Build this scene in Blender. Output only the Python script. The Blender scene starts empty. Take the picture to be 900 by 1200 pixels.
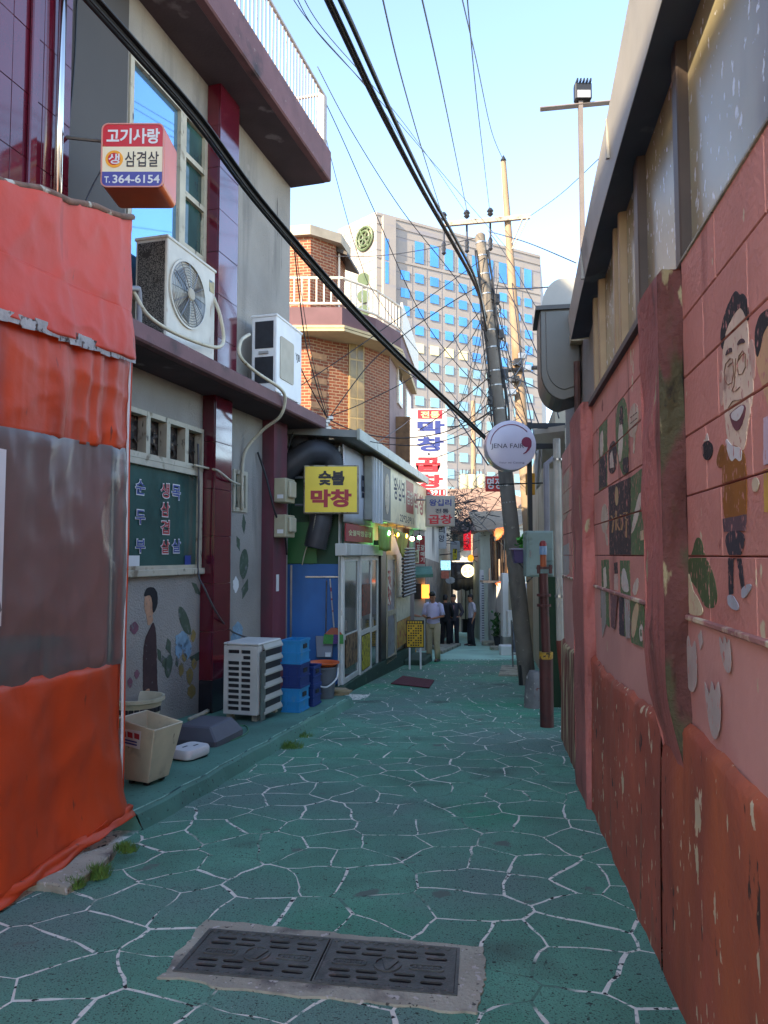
import bpy, bmesh, math, random
from math import sin, cos, pi, radians, atan2, hypot
from mathutils import Vector as V, Matrix, noise as mnoise

random.seed(7)
SC = bpy.context.scene
COL = SC.collection

# ---------------------------------------------------------------- camera
FPX, PITCH, EYE = 850.0, math.atan(50 / 850.0), V((0, 0, 1.6))
cd = bpy.data.cameras.new('camera')
cd.sensor_fit = 'VERTICAL'; cd.sensor_height = 36.0; cd.lens = 36.0 * FPX / 1200.0
cd.clip_start = 0.05; cd.clip_end = 2000
cam = bpy.data.objects.new('camera', cd); COL.objects.link(cam)
cam.location = EYE; cam.rotation_euler = (pi / 2 + PITCH, 0, 0)
SC.camera = cam

# ---------------------------------------------------------------- sky, sun, exposure
SUN_EL, SUN_AZ = radians(29), radians(226)          # azimuth clockwise from +Y: behind and to the left
w = bpy.data.worlds.new('World'); SC.world = w; w.use_nodes = True
nt = w.node_tree; nt.nodes.clear()
sky = nt.nodes.new('ShaderNodeTexSky'); sky.sky_type = 'NISHITA'; sky.sun_disc = False
sky.sun_elevation = SUN_EL; sky.sun_rotation = SUN_AZ
sky.air_density = 1.1; sky.dust_density = 0.3; sky.ozone_density = 3.0; sky.altitude = 0
bg = nt.nodes.new('ShaderNodeBackground'); bg.inputs['Strength'].default_value = 0.12
wo = nt.nodes.new('ShaderNodeOutputWorld')
tn = nt.nodes.new('ShaderNodeMix'); tn.data_type = 'RGBA'; tn.blend_type = 'MULTIPLY'; tn.inputs['Factor'].default_value = 1; tn.inputs['B'].default_value = (1.10, 0.985, 0.93, 1)   # even warm tint multiplied into the whole sky to ease the blue cast
nt.links.new(sky.outputs[0], tn.inputs['A']); nt.links.new(tn.outputs['Result'], bg.inputs['Color']); nt.links.new(bg.outputs[0], wo.inputs['Surface'])
sl = bpy.data.lights.new('sun', 'SUN'); sl.energy = 3.1; sl.angle = radians(0.5); sl.color = (1.0, 0.80, 0.55)
so = bpy.data.objects.new('sun', sl); COL.objects.link(so)
sd = V((sin(SUN_AZ) * cos(SUN_EL), cos(SUN_AZ) * cos(SUN_EL), sin(SUN_EL)))
so.rotation_euler = sd.to_track_quat('Z', 'Y').to_euler(); so.location = (-20, -20, 40)
vs = SC.view_settings
vs.view_transform = 'Standard'; vs.look = 'None'; vs.gamma = 1; vs.use_curve_mapping = False
vs.exposure = 2.48
SC.cycles.use_denoising = True
SC.cycles.max_bounces = 8; SC.cycles.diffuse_bounces = 5; SC.cycles.transparent_max_bounces = 12
SC.cycles.caustics_reflective = False; SC.cycles.caustics_refractive = False

# ---------------------------------------------------------------- pixel -> place helpers (used to read sizes off the photograph)
def ray(x, y):
    a, b = (x - 450) / FPX, -(y - 600) / FPX
    return V((a, cos(PITCH) - b * sin(PITCH), sin(PITCH) + b * cos(PITCH)))
def at(x, y, Y):
    d = ray(x, y); return EYE + d * (Y / d.y)
SLOPE = 0.06
def gz(Y): return -SLOPE * min(max(Y, -3), 45)
def gnd(x, y, off=0.0):
    d = ray(x, y); t = (off - EYE.z) / (d.z + SLOPE * d.y); return EYE + d * t
class Frame:
    """vertical plane: local x runs along it away from the camera, local y to its left, z up"""
    def __init__(s, ox, oy, sl):
        d = V((sl, 1, 0)).normalized(); s.o = V((ox, oy, 0)); s.d = d; s.n = V((-d.y, d.x, 0))
        s.M = Matrix(((d.x, -d.y, 0, ox), (d.y, d.x, 0, oy), (0, 0, 1, 0), (0, 0, 0, 1)))
        s.Mi = s.M.inverted()
    def px(s, x, y, off=0.0):
        r = ray(x, y); t = ((s.o + s.n * off - EYE).dot(s.n)) / r.dot(s.n)
        p = s.Mi @ (EYE + r * t); return p.x, p.z
    def u(s, x, off=0.0): return s.px(x, 650, off)[0]
    def w(s, u, y, z): return s.M @ V((u, y, z))
FL = Frame(-5.06, 0, 0.28)      # facade of the grey building on the left
FR = Frame(0.733, 0, 0.16)      # painted block wall on the right
FS = Frame(-3.29, 0, 0.21)      # white shop front
FT = Frame(-2.756, 0, 0.176)    # tarpaulin tent
IDF = Frame(0, 0, 0)

# ---------------------------------------------------------------- materials
def H(h):
    c = [int(h[i:i + 2], 16) / 255 for i in (0, 2, 4)]
    return tuple(x / 12.92 if x <= 0.04045 else ((x + 0.055) / 1.055) ** 2.4 for x in c)
MATS = {}
def mat(name, col, rough=0.6, var=0.12, scale=2.5, bump=0.0, bscale=60.0, metal=0.0, layers=(), emit=None, spec=None,
        trans=0.0, alpha=1.0, coat=0.0, bdist=0.01, ior=None):
    """layers: (hex, (sx,sy,sz) noise scale, threshold, softness) painted over the base where the noise passes the threshold"""
    if name in MATS: return MATS[name]
    m = bpy.data.materials.new(name); m.use_nodes = True; MATS[name] = m
    t = m.node_tree; N, L = t.nodes, t.links
    b = N['Principled BSDF']; g = N.new('ShaderNodeNewGeometry')
    c = H(col) if isinstance(col, str) else col
    def noise(sc, det=4, src=None):
        n = N.new('ShaderNodeTexNoise'); n.inputs['Detail'].default_value = det
        if isinstance(sc, tuple):
            mp = N.new('ShaderNodeVectorMath'); mp.operation = 'MULTIPLY'; mp.inputs[1].default_value = sc
            L.new(g.outputs['Position'], mp.inputs[0]); L.new(mp.outputs[0], n.inputs['Vector']); n.inputs['Scale'].default_value = 1
        else:
            L.new(g.outputs['Position'], n.inputs['Vector']); n.inputs['Scale'].default_value = sc
        return n.outputs['Fac']
    cur = None
    if var or layers:
        r = N.new('ShaderNodeMapRange'); r.inputs[1].default_value = 0.3; r.inputs[2].default_value = 0.7
        r.inputs[3].default_value = 1 - var; r.inputs[4].default_value = 1 + var
        L.new(noise(scale, 6), r.inputs[0])
        mx = N.new('ShaderNodeVectorMath'); mx.operation = 'SCALE'; mx.inputs[0].default_value = c
        L.new(r.outputs[0], mx.inputs['Scale']); cur = mx.outputs[0]
        for (h, sc, thr, soft) in layers:
            rr = N.new('ShaderNodeMapRange'); rr.inputs[1].default_value = thr; rr.inputs[2].default_value = thr + soft
            L.new(noise(sc, 8), rr.inputs[0])
            mi = N.new('ShaderNodeMix'); mi.data_type = 'RGBA'
            L.new(rr.outputs[0], mi.inputs['Factor']); L.new(cur, mi.inputs['A'])
            mi.inputs['B'].default_value = (*(H(h) if isinstance(h, str) else h), 1); cur = mi.outputs['Result']
        L.new(cur, b.inputs['Base Color'])
    else:
        b.inputs['Base Color'].default_value = (*c, 1)
    b.inputs['Roughness'].default_value = rough; b.inputs['Metallic'].default_value = metal
    if spec is not None: b.inputs['Specular IOR Level'].default_value = spec
    if ior: b.inputs['IOR'].default_value = ior
    if trans: b.inputs['Transmission Weight'].default_value = trans
    if alpha < 1: b.inputs['Alpha'].default_value = alpha
    if coat: b.inputs['Coat Weight'].default_value = coat; b.inputs['Coat Roughness'].default_value = 0.08
    if emit:
        b.inputs['Emission Color'].default_value = (*H(emit[0]), 1); b.inputs['Emission Strength'].default_value = emit[1]
    if bump:
        bp = N.new('ShaderNodeBump'); bp.inputs['Strength'].default_value = bump; bp.inputs['Distance'].default_value = bdist
        L.new(noise(bscale, 5), bp.inputs['Height']); L.new(bp.outputs[0], b.inputs['Normal'])
    return m

# ---------------------------------------------------------------- mesh builder
ROOT = {}
def prop(o, label=None, cat=None, group=None, kind=None):
    if label: o['label'] = label
    if cat: o['category'] = cat
    if group: o['group'] = group
    if kind: o['kind'] = kind
    return o
def thing(name, label, cat, loc, group=None):
    o = bpy.data.objects.new(name, None); COL.objects.link(o); o.empty_display_size = 0.1
    o.location = loc; ROOT[o] = V(loc); return prop(o, label, cat, group)
class MB:
    def __init__(s, F=None, M=None):
        s.vs, s.fs = [], []; s.M = M if M is not None else (F.M if F else None)
    def v(s, p):
        p = V(p); s.vs.append(s.M @ p if s.M is not None else p); return len(s.vs) - 1
    def face(s, pts): s.fs.append([s.v(p) for p in pts]); return s
    def loft(s, rings, cap=True, close=True):
        ids = [[s.v(p) for p in r] for r in rings]; n = len(ids[0])
        for a, b in zip(ids, ids[1:]):
            for i in range(n if close else n - 1):
                j = (i + 1) % n; s.fs.append([a[i], a[j], b[j], b[i]])
        if cap: s.fs.append(ids[0][::-1]); s.fs.append(ids[-1][:])
        return s
    def box(s, x0, x1, y0, y1, z0, z1):
        s.loft([[(x0, y0, z0), (x1, y0, z0), (x1, y1, z0), (x0, y1, z0)], [(x0, y0, z1), (x1, y0, z1), (x1, y1, z1), (x0, y1, z1)]]); return s
    def prism(s, poly, a, b, ax='y'):
        f = (lambda p, t: (p[0], t, p[1])) if ax == 'y' else ((lambda p, t: (t, p[0], p[1])) if ax == 'x' else (lambda p, t: (p[0], p[1], t)))
        return s.loft([[f(p, a) for p in poly], [f(p, b) for p in poly]])
    def tube(s, pts, r, n=8, cap=True):
        pts = [V(p) for p in pts]; k = len(pts); rs = r if isinstance(r, (list, tuple)) else [r] * k
        rings = []; up = None
        for i, p in enumerate(pts):
            t = (pts[min(i + 1, k - 1)] - pts[max(i - 1, 0)])
            if t.length < 1e-9: t = V((0, 0, 1))
            t.normalize()
            if up is None: up = V((0, 0, 1)) if abs(t.z) < 0.9 else V((1, 0, 0))
            a = t.cross(up)
            if a.length < 1e-6: a = t.orthogonal()
            a.normalize(); b = a.cross(t).normalized(); up = b
            rings.append([p + (a * cos(2 * pi * q / n) + b * sin(2 * pi * q / n)) * rs[i] for q in range(n)])
        return s.loft(rings, cap)
    def lathe(s, prof, n=20, c=(0, 0, 0), axis='z', cap=True):
        c = V(c); f = {'z': lambda r, a, h: V((r * cos(a), r * sin(a), h)), 'y': lambda r, a, h: V((r * cos(a), h, r * sin(a))),
             'x': lambda r, a, h: V((h, r * cos(a), r * sin(a)))}[axis]
        return s.loft([[c + f(r, 2 * pi * q / n, h) for q in range(n)] for r, h in prof], cap)
    def grid(s, fn, nu, nv):
        ids = [[s.v(fn(i / nu, j / nv)) for j in range(nv + 1)] for i in range(nu + 1)]
        for i in range(nu):
            for j in range(nv): s.fs.append([ids[i][j], ids[i + 1][j], ids[i + 1][j + 1], ids[i][j + 1]])
        return s
    def plate(s, outer, holes, a, b, ax='y'):
        """flat plate with openings, polygons in the plate's plane, thickness a..b"""
        f = (lambda p, t: (p[0], t, p[1])) if ax == 'y' else ((lambda p, t: (t, p[0], p[1])) if ax == 'x' else (lambda p, t: (p[0], p[1], t)))
        bm = bmesh.new(); es = []
        for lp in [outer] + list(holes):
            vv = [bm.verts.new((p[0], p[1], 0)) for p in lp]
            for i in range(len(vv)): es.append(bm.edges.new((vv[i], vv[(i + 1) % len(vv)])))
        bmesh.ops.triangle_fill(bm, use_beauty=True, use_dissolve=False, edges=es)
        bm.verts.index_update()
        for t in (a, b):
            base = len(s.vs)
            for q in bm.verts: s.v(f(q.co, t))
            for fc in bm.faces: s.fs.append([base + q.index for q in fc.verts])
        bm.free()
        for lp in [outer] + list(holes):
            s.loft([[f(p, a) for p in lp], [f(p, b) for p in lp]], cap=False)
        return s
    def build(s, name, m, parent=None, smooth=False, bevel=0.0, solid=0.0, label=None, cat=None, group=None, kind=None, seg=1):
        me = bpy.data.meshes.new(name)
        if parent is not None: o0 = ROOT[parent]
        else:
            xs = [p.x for p in s.vs]; ys = [p.y for p in s.vs]
            o0 = V(((min(xs) + max(xs)) / 2, (min(ys) + max(ys)) / 2, min(p.z for p in s.vs)))
        me.from_pydata([tuple(p - o0) for p in s.vs], [], s.fs)
        bm = bmesh.new(); bm.from_mesh(me); bmesh.ops.remove_doubles(bm, verts=bm.verts, dist=1e-5)
        bmesh.ops.recalc_face_normals(bm, faces=bm.faces); bm.to_mesh(me); bm.free()
        me.materials.append(m)
        if smooth:
            for p in me.polygons: p.use_smooth = True
            if smooth == 'auto':
                me.set_sharp_from_angle(angle=radians(38))
        o = bpy.data.objects.new(name, me); COL.objects.link(o); ROOT[o] = o0
        if parent is not None: o.parent = parent
        else: o.location = o0
        if solid:
            md = o.modifiers.new('solid', 'SOLIDIFY'); md.thickness = solid; md.offset = 0
        if bevel:
            md = o.modifiers.new('bevel', 'BEVEL'); md.width = bevel; md.segments = seg; md.limit_method = 'ANGLE'; md.angle_limit = radians(40)
        return prop(o, label, cat, group, kind)
def piece(name, me, parent, M):
    """a copy of a shared piece mesh, placed with world matrix M under its thing"""
    o = bpy.data.objects.new(name, me); COL.objects.link(o); o.parent = parent
    M = M.copy(); M.translation = M.translation - ROOT[parent]; o.matrix_local = M; ROOT[o] = ROOT[parent]; return o
def copy_tree(o, parent=None, delta=None):
    c = o.copy(); COL.objects.link(c); c.parent = parent
    ROOT[c] = ROOT[o] + (delta if delta else V((0, 0, 0)))
    if parent is None and delta: c.location = o.location + delta
    for ch in list(o.children): copy_tree(ch, c, delta)
    return c
def rect(x0, x1, z0, z1): return [(x0, z0), (x1, z0), (x1, z1), (x0, z1)]
def rrect(x0, x1, z0, z1, r, n=4):
    o = []
    for cx, cz, a0 in ((x1 - r, z0 + r, -pi / 2), (x1 - r, z1 - r, 0), (x0 + r, z1 - r, pi / 2), (x0 + r, z0 + r, pi)):
        for i in range(n + 1): a = a0 + i * pi / 2 / n; o.append((cx + r * cos(a), cz + r * sin(a)))
    return o
def disc(cx, cz, r, n=24, rz=None): return [(cx + r * cos(2 * pi * i / n), cz + (rz or r) * sin(2 * pi * i / n)) for i in range(n)]

# ---------------------------------------------------------------- lettering (Blender's own built-in font)
_tc = bpy.data.curves.new('t', 'FONT'); _to = bpy.data.objects.new('t', _tc); COL.objects.link(_to)
def textmesh(body, bold=0.0):
    _tc.body = body; _tc.size = 1; _tc.offset = 0; _tc.align_x = 'LEFT'
    for k in range(2):                       # a glyph is only there the second time it is asked for
        _tc.offset = bold + k * 1e-6
        bpy.context.view_layer.update()
        dg = bpy.context.evaluated_depsgraph_get()
        me = bpy.data.meshes.new_from_object(_to.evaluated_get(dg))
        vs_ = [tuple(q.co)[:2] for q in me.vertices]; fs_ = [list(p.vertices) for p in me.polygons]; bpy.data.meshes.remove(me)
    return vs_, fs_
def write(mb, body, x0, x1, z0, z1, y, bold=0.0, fn=None):
    """lettering filling the rectangle x0..x1, z0..z1 at depth y of the builder's frame"""
    if not body: return mb
    vs_, fs_ = textmesh(body, bold)
    if not vs_: return mb
    xs = [p[0] for p in vs_]; zs = [p[1] for p in vs_]; a, b, c, d = min(xs), max(xs), min(zs), max(zs)
    base = len(mb.vs)
    for p in vs_:
        X = x0 + (p[0] - a) / max(b - a, 1e-6) * (x1 - x0); Z = z0 + (p[1] - c) / max(d - c, 1e-6) * (z1 - z0)
        mb.v(fn(X, Z) if fn else (X, y, Z))
    mb.fs += [[base + i for i in f] for f in fs_]; return mb
textmesh('고기 숯불 막창'); textmesh('가나다')
# ================================================================ materials
GREEN = mat('green_paint', '5c937a', 0.85, 0.22, 1.7, 0.9, 120, layers=[('3f9670', 0.5, 0.54, 0.12), ('66877a', 0.65, 0.45, 0.16), ('46594e', (1.6, 1.6, 1.6), .60, .2), ('22302a', (120, 120, 120), 0.56, 0.10), ('28342e', (30, 30, 30), 0.66, 0.05), ('b9c6b8', (150, 150, 150), 0.68, 0.06), ('5f6f64', (4.5, 4.5, 4.5), .66, .06)], bdist=0.008)
GREEN2 = mat('green_paint_walk', '4f7f6e', 0.72, 0.25, 1.6, 0.5, 70, layers=[('3f5652', 0.9, 0.55, 0.15), ('5c8f82', (3, 14, 14), 0.66, 0.08), ('20302f', (30, 30, 30), 0.64, 0.05)], bdist=0.006)
GREEN3 = mat('pale_green_paint', '9cc4b0', 0.8, 0.15, 1.1, 0.2, 70, layers=[('6a9484', 0.7, 0.55, 0.2)])
JOINT = mat('joint_paint', 'e2e0d0', 0.9, 0.08, 6, 0.8, 50, layers=[('57806c', 1.7, 0.555, 0.06), ('6c8a7c', (30, 30, 30), 0.575, 0.06), ('262826', (22, 22, 22), 0.60, 0.03)])
CONC = mat('concrete', 'a3a08c', 0.9, 0.2, 3, 0.8, 60, layers=[('66625b', 4, 0.52, 0.14), ('bfb9ad', 26, 0.62, 0.05), ('4a4742', 40, .64, .05)])
ASPH = mat('asphalt', '55565a', 0.95, 0.2, 2, 0.4, 80)
IRON = mat('cast_iron', '5c5e58', 0.55, 0.3, 9, 0.4, 90, 0.4, layers=[('6e6a64', 14, 0.6, 0.08)])
DARK = mat('dark', '0a0a0c', 0.9, 0)
STUC = mat('grey_stucco', '959088', 0.95, 0.14, 1.2, 1.0, 45, layers=[('6e6c68', (2.5, 2.5, 0.35), 0.58, 0.18), ('96918a', 5, 0.62, 0.1), ('55514c', (9, 9, .9), .66, .06)], bdist=0.012)
PANEL = mat('dark_wall_panel', '443f3b', 0.7, 0.1, 0.8, 0.1, 20, layers=[('504a45', (0.8, 0.8, 0.2), 0.5, 0.3)])
MAROON = mat('maroon_paint', '6b484a', 0.75, 0.2, 2.2, 0.3, 50, layers=[('3a2c2e', (2, 2, 2), 0.58, 0.14), ('8a7672', 12, 0.68, 0.05)])
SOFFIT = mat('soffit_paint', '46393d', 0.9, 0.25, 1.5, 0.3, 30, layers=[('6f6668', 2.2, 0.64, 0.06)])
TILE = mat('maroon_tile', '5b1626', 0.10, 0.18, 3, 0.04, 2.2, layers=[('3d1420', 1.5, 0.56, 0.2)], coat=0.7)
TILEB = mat('charcoal_tile', '26262c', 0.2, 0.2, 4)
GROUT = mat('grout', '8b6f6c', 0.9, 0.1)
CREAM = mat('cream_frame', 'b5ad97', 0.6, 0.12, 5, 0.2, 30, layers=[('4a4238', (14, 14, 4), 0.63, 0.06), ('80725c', 6, 0.6, 0.1)])
GLASS_B = mat('window_glass', '0b1216', 0.03, 0, spec=1.0, ior=1.6)
GLASS_SKY = mat('sky_glass', '86b4d6', 0.04, 0.06, 0.6, metal=.75)
GLASS_G = mat('green_glass', '35544f', 0.06, 0.35, 1.3, spec=0.7, layers=[('1d3130', (1.5, 1.5, 0.9), 0.5, 0.2)], ior=1.5)
SOOT = mat('sooty_fan', '3b2f26', 0.7, 0.5, 14, 1.0, 30, layers=[('8a7558', 16, 0.6, 0.08), ('120f0d', 9, 0.54, 0.08)])
STEEL = mat('steel', '9a9a98', 0.35, 0.15, 8, 0.1, 40, 0.9)
CHROME = mat('chrome', 'd8d4cc', 0.12, 0, metal=1.0)
WHITE = mat('white_metal', 'c9c7bf', 0.5, 0.1, 4, 0.05, 30, layers=[('8c6a4e', (9, 9, 2.5), 0.68, 0.05)])
WHITE2 = mat('clean_white', 'dcdcda', 0.45, 0.05, 4)
RAILW = mat('rail_paint', 'a39a92', 0.6, 0.15, 8, layers=[('6b4a38', 20, 0.64, 0.06)])
BLACK = mat('black_cable', '15171b', 0.5, 0.2, 5)
BLACKP = mat('black_metal', '191a1d', 0.45, 0.1, 5)

# ================================================================ ground
g = MB(); ys = [-400, -3, 0, 5, 10, 15, 20, 25, 30, 35, 40, 45, 500]; xs = [-500, -60, -20, 0, 20, 60, 500]
ids = [[g.v((x, y, gz(y) - 0.012)) for x in xs] for y in ys]
for i in range(len(ys) - 1):
    for j in range(len(xs) - 1): g.fs.append([ids[i][j], ids[i][j + 1], ids[i + 1][j + 1], ids[i + 1][j]])
g.build('ground', mat('town_ground', '8c8781', 0.9, 0.15, 0.4, 0.2, 8), kind='structure')

def kerbX(Y): return -1.82 + 0.203 * (Y - 4.55)
def wallX(Y): return 0.733 + 0.16 * Y
def shopX(Y): return -3.29 + 0.21 * Y
def leftX(Y): return kerbX(Y) if Y < 12.3 else shopX(Y)
# painted bed under the paving (its joints)
g = MB()
rows = [-2.5 + 0.5 * i for i in range(44)]
for a, b in zip(rows, rows[1:]):
    g.face([(leftX(a) - 0.3, a, gz(a)), (wallX(a) + 0.5, a, gz(a)), (wallX(b) + 0.5, b, gz(b)), (leftX(b) - 0.3, b, gz(b))])
alley = g.build('alley_pavement', JOINT, kind='structure')
# far, plain painted part of the alley
g = MB()
for a, b in zip([18.95 + i for i in range(28)], [19.95 + i for i in range(28)]):
    xa0, xa1 = leftX(a) - (0.2 if a < 20 else 1.2), 3.6 + (a - 14) * 0.1; xb0, xb1 = leftX(b) - (0.2 if b < 20 else 1.2), 3.6 + (b - 14) * 0.1
    g.face([(xa0, a, gz(a) + 0.008), (xa1, a, gz(a) + 0.008), (xb1, b, gz(b) + 0.008), (xb0, b, gz(b) + 0.008)])
g.build('far_alley_road', GREEN3, kind='structure')

# crazy paving: Voronoi stones, each an object
def clip(poly, nx, ny, c):
    out = []
    for i in range(len(poly)):
        p, q = poly[i], poly[(i + 1) % len(poly)]
        dp, dq = nx * p[0] + ny * p[1] - c, nx * q[0] + ny * q[1] - c
        if dp <= 0: out.append(p)
        if (dp < 0 < dq) or (dq < 0 < dp):
            t = dp / (dp - dq); out.append((p[0] + t * (q[0] - p[0]), p[1] + t * (q[1] - p[1])))
    return out
seeds = []
Y = 1.1; k = 0
while Y < 19.0:
    x = leftX(Y) - 0.25 + (k % 2) * 0.195
    while x < wallX(Y) + 0.35:
        seeds.append((x + random.uniform(-.16, .16), Y + random.uniform(-.14, .14))); x += 0.39
    Y += 0.345; k += 1
MANH = [gnd(242, 1080), gnd(570, 1113), gnd(558, 1192), gnd(184, 1149)]     # concrete surround of the drain covers
def in_poly(p, poly):
    s = [((poly[(i + 1) % 4].x - poly[i].x) * (p[1] - poly[i].y) - (poly[(i + 1) % 4].y - poly[i].y) * (p[0] - poly[i].x)) for i in range(4)]
    return all(q < 0 for q in s) or all(q > 0 for q in s)
ns = 0; rest = MB()
cells = []
for i, (sx, sy) in enumerate(seeds):
    poly = [(sx - 1, sy - 1), (sx + 1, sy - 1), (sx + 1, sy + 1), (sx - 1, sy + 1)]
    for j, (tx, ty) in enumerate(seeds):
        if i != j and abs(tx - sx) < 1.6 and abs(ty - sy) < 1.6:
            nx, ny = tx - sx, ty - sy; poly = clip(poly, nx, ny, (tx * tx + ty * ty - sx * sx - sy * sy) / 2)
    # against wall and kerb
    if sy < 12.3: poly = clip(poly, -1, 0.203, 1.82 + 0.203 * 4.55)
    else: poly = clip(poly, -1, 0.21, 3.29)
    poly = clip(poly, 1, -0.16, 0.733 - 0.01 + (0.35 if sy > 9 else 0)); poly = clip(poly, 0, 1, 18.95)
    if len(poly) < 3: continue
    # inset
    cx = sum(p[0] for p in poly) / len(poly); cy = sum(p[1] for p in poly) / len(poly)
    A = abs(sum(poly[q][0] * poly[(q + 1) % len(poly)][1] - poly[(q + 1) % len(poly)][0] * poly[q][1] for q in range(len(poly)))) / 2
    if A < 0.012: continue
    ip = list(poly)
    for q in range(len(poly)):
        p, r = poly[q], poly[(q + 1) % len(poly)]
        ex, ey = r[0] - p[0], r[1] - p[1]; L_ = hypot(ex, ey)
        if L_ < 1e-4: continue
        nx, ny = ey / L_, -ex / L_
        if nx * (cx - p[0]) + ny * (cy - p[1]) > 0: nx, ny = -nx, -ny
        ip = clip(ip, nx, ny, nx * p[0] + ny * p[1] - random.choice([.004, .006, .008, .010]))
        if len(ip) < 3: break
    if len(ip) < 3: continue
    fine = []
    for q in range(len(ip)):
        p, r = ip[q], ip[(q + 1) % len(ip)]; L_ = hypot(r[0] - p[0], r[1] - p[1]); m = max(1, int(L_ / 0.07))
        for t in range(m):
            f = t / m; jx = random.uniform(-.008, .008) if 0 < t else random.uniform(-.004, .004); jy = random.uniform(-.008, .008) if 0 < t else 0
            bx_, by_ = p[0] + f * (r[0] - p[0]), p[1] + f * (r[1] - p[1]); nv = mnoise.noise_vector(V((bx_ * 3.2, by_ * 3.2, 0))) * .05 + mnoise.noise_vector(V((bx_ * 11, by_ * 11, 3))) * .016
            fine.append((min(bx_ + nv.x + jx * .45, wallX(by_) - .005 + (.35 if by_ > 9 else 0)), by_ + nv.y + jy * .45))
    cells.append((sy, cx, cy, fine))
cells.sort()
for sy, cx, cy, fine in cells:
    dz = random.uniform(0, .0008); tx_, ty_ = random.uniform(-.001, .001), random.uniform(-.001, .001)
    def zt(p, o): return gz(p[1]) + o + dz + tx_ * (p[0] - cx) + ty_ * (p[1] - cy)
    m = MB() if ns < 300 else rest
    inner = [(p[0] + (cx - p[0]) * .03, p[1] + (cy - p[1]) * .03) for p in fine]
    m.loft([[(p[0], p[1], gz(p[1]) - 0.004) for p in fine], [(p[0], p[1], zt(p, .0008)) for p in fine], [(p[0], p[1], zt(p, .0018)) for p in inner]], cap=False)
    m.face([(p[0], p[1], zt(p, .0018)) for p in inner])
    if ns < 300: m.build('paving_stone', GREEN, alley)
    ns += 1
if rest.vs: rest.build('paving_stone_rest', GREEN, alley, kind='stuff')

# pavement (raised) on the left, its kerb face and the broken concrete apron
g = MB()
KH = 0.13
Ys = [5.15 + 0.35 * i for i in range(21)]; Ys = [y for y in Ys if y < 11.7] + [11.75]
top = []
for y in Ys:
    e = random.uniform(-.015, .015); x1 = kerbX(y) + e - (0.0 if y < 11.4 else 0.5)
    x0 = -5.2 + 0.28 * y
    top.append((x0, x1, y))
for (a0, a1, ya), (b0, b1, yb) in zip(top, top[1:]):
    g.face([(a0, ya, gz(ya) + KH), (a1 - .03, ya, gz(ya) + KH), (b1 - .03, yb, gz(yb) + KH), (b0, yb, gz(yb) + KH)])
    g.face([(a1 - .03, ya, gz(ya) + KH), (a1, ya, gz(ya) + KH - .025), (b1, yb, gz(yb) + KH - .025), (b1 - .03, yb, gz(yb) + KH)])
    g.face([(a1, ya, gz(ya) + KH - .025), (a1 + .05, ya, gz(ya) - .01), (b1 + .05, yb, gz(yb) - .01), (b1, yb, gz(yb) + KH - .025)])
ya = Ys[-1]; g.face([(top[-1][0], ya, gz(ya) + KH), (top[-1][1] - .03, ya, gz(ya) + KH), (top[-1][1] + .1, ya + .12, gz(ya) - .02), (top[-1][0], ya + .12, gz(ya) - .02)])
ya = Ys[0]; g.face([(top[0][0], ya, gz(ya) + KH), (top[0][1] - .03, ya, gz(ya) + KH), (top[0][1] + .05, ya, gz(ya) - .02), (top[0][0], ya, gz(ya) - .02)])
walk = g.build('pavement', GREEN2, kind='structure')
# pale worn paint line along the kerb edge
m = MB()
pts = [(t[1] - .028 + random.uniform(-.006, .006), t[2], gz(t[2]) + KH + .001) for t in top[:-1]]
m.tube(pts, 0.006, 5); m.build('worn_kerb_edge', mat('worn_edge', '8fb9a8', 0.8, 0.3, 20, layers=[('2f5b5a', 6, 0.5, 0.1)]), walk)
# apron under the tent
ap = [gnd(25, 1043), gnd(90, 1012), gnd(140, 994), gnd(133, 1007), gnd(118, 1023), gnd(78, 1050), gnd(60, 1046)]
m = MB(); m.loft([[(p.x, p.y, gz(p.y) - .01) for p in ap], [(p.x, p.y, gz(p.y) + .045 + random.uniform(0, .01)) for p in ap]]); m.build('concrete_apron', CONC, bevel=.008, kind='structure')

# ================================================================ drain covers
def lerp2(a, b, t): return a + (b - a) * t
sur = []
for a, b in zip(MANH, MANH[1:] + MANH[:1]):
    for k in range(30):
        p = lerp2(a, b, k / 30); nv = mnoise.noise_vector(V((p.x * 6, p.y * 6, 2))) * .035; sur.append((p.x + nv.x + random.uniform(-.006, .006), p.y + nv.y + random.uniform(-.006, .006)))
C0, C1, C2, C3 = gnd(245, 1092), gnd(539, 1115), gnd(536, 1171), gnd(202, 1142)
hole = [(c.x, c.y) for c in (C0, C1, C2, C3)]
du = (V((C1.x, C1.y, 0)) - V((C0.x, C0.y, 0))).normalized()
m = MB()
m.plate(sur, [hole], 0, 1, ax='z')
m.vs = [V((p.x, p.y, gz(p.y) + (0.012 if p.z > .5 else -.02))) for p in m.vs]
mh = thing('drain_surround', 'rough concrete patch framing two slotted iron drain covers in the green paving', 'drain', (0.0, 3.2, gz(3.2)))
m.build('concrete_collar', CONC, mh)
MMf = lambda: MB()
fr = MB()
ctr = (hole[0][0] + hole[2][0]) / 2, (hole[0][1] + hole[2][1]) / 2
inn = [(p[0] + (ctr[0] - p[0]) * .022, p[1] + (ctr[1] - p[1]) * .045) for p in hole]
fr.plate(hole, [inn], 0, 1, ax='z'); fr.vs = [V((p.x, p.y, gz(p.y) + (0.017 if p.z > .5 else -.02))) for p in fr.vs]
fr.build('iron_frame', IRON, mh)
m = MB(); m.face([(p[0], p[1], gz(p[1]) + .0045) for p in inn]); m.build('pit_dark_sheet', DARK, mh)  # black sheet close under the slots, painting in the darkness of the pit
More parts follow.
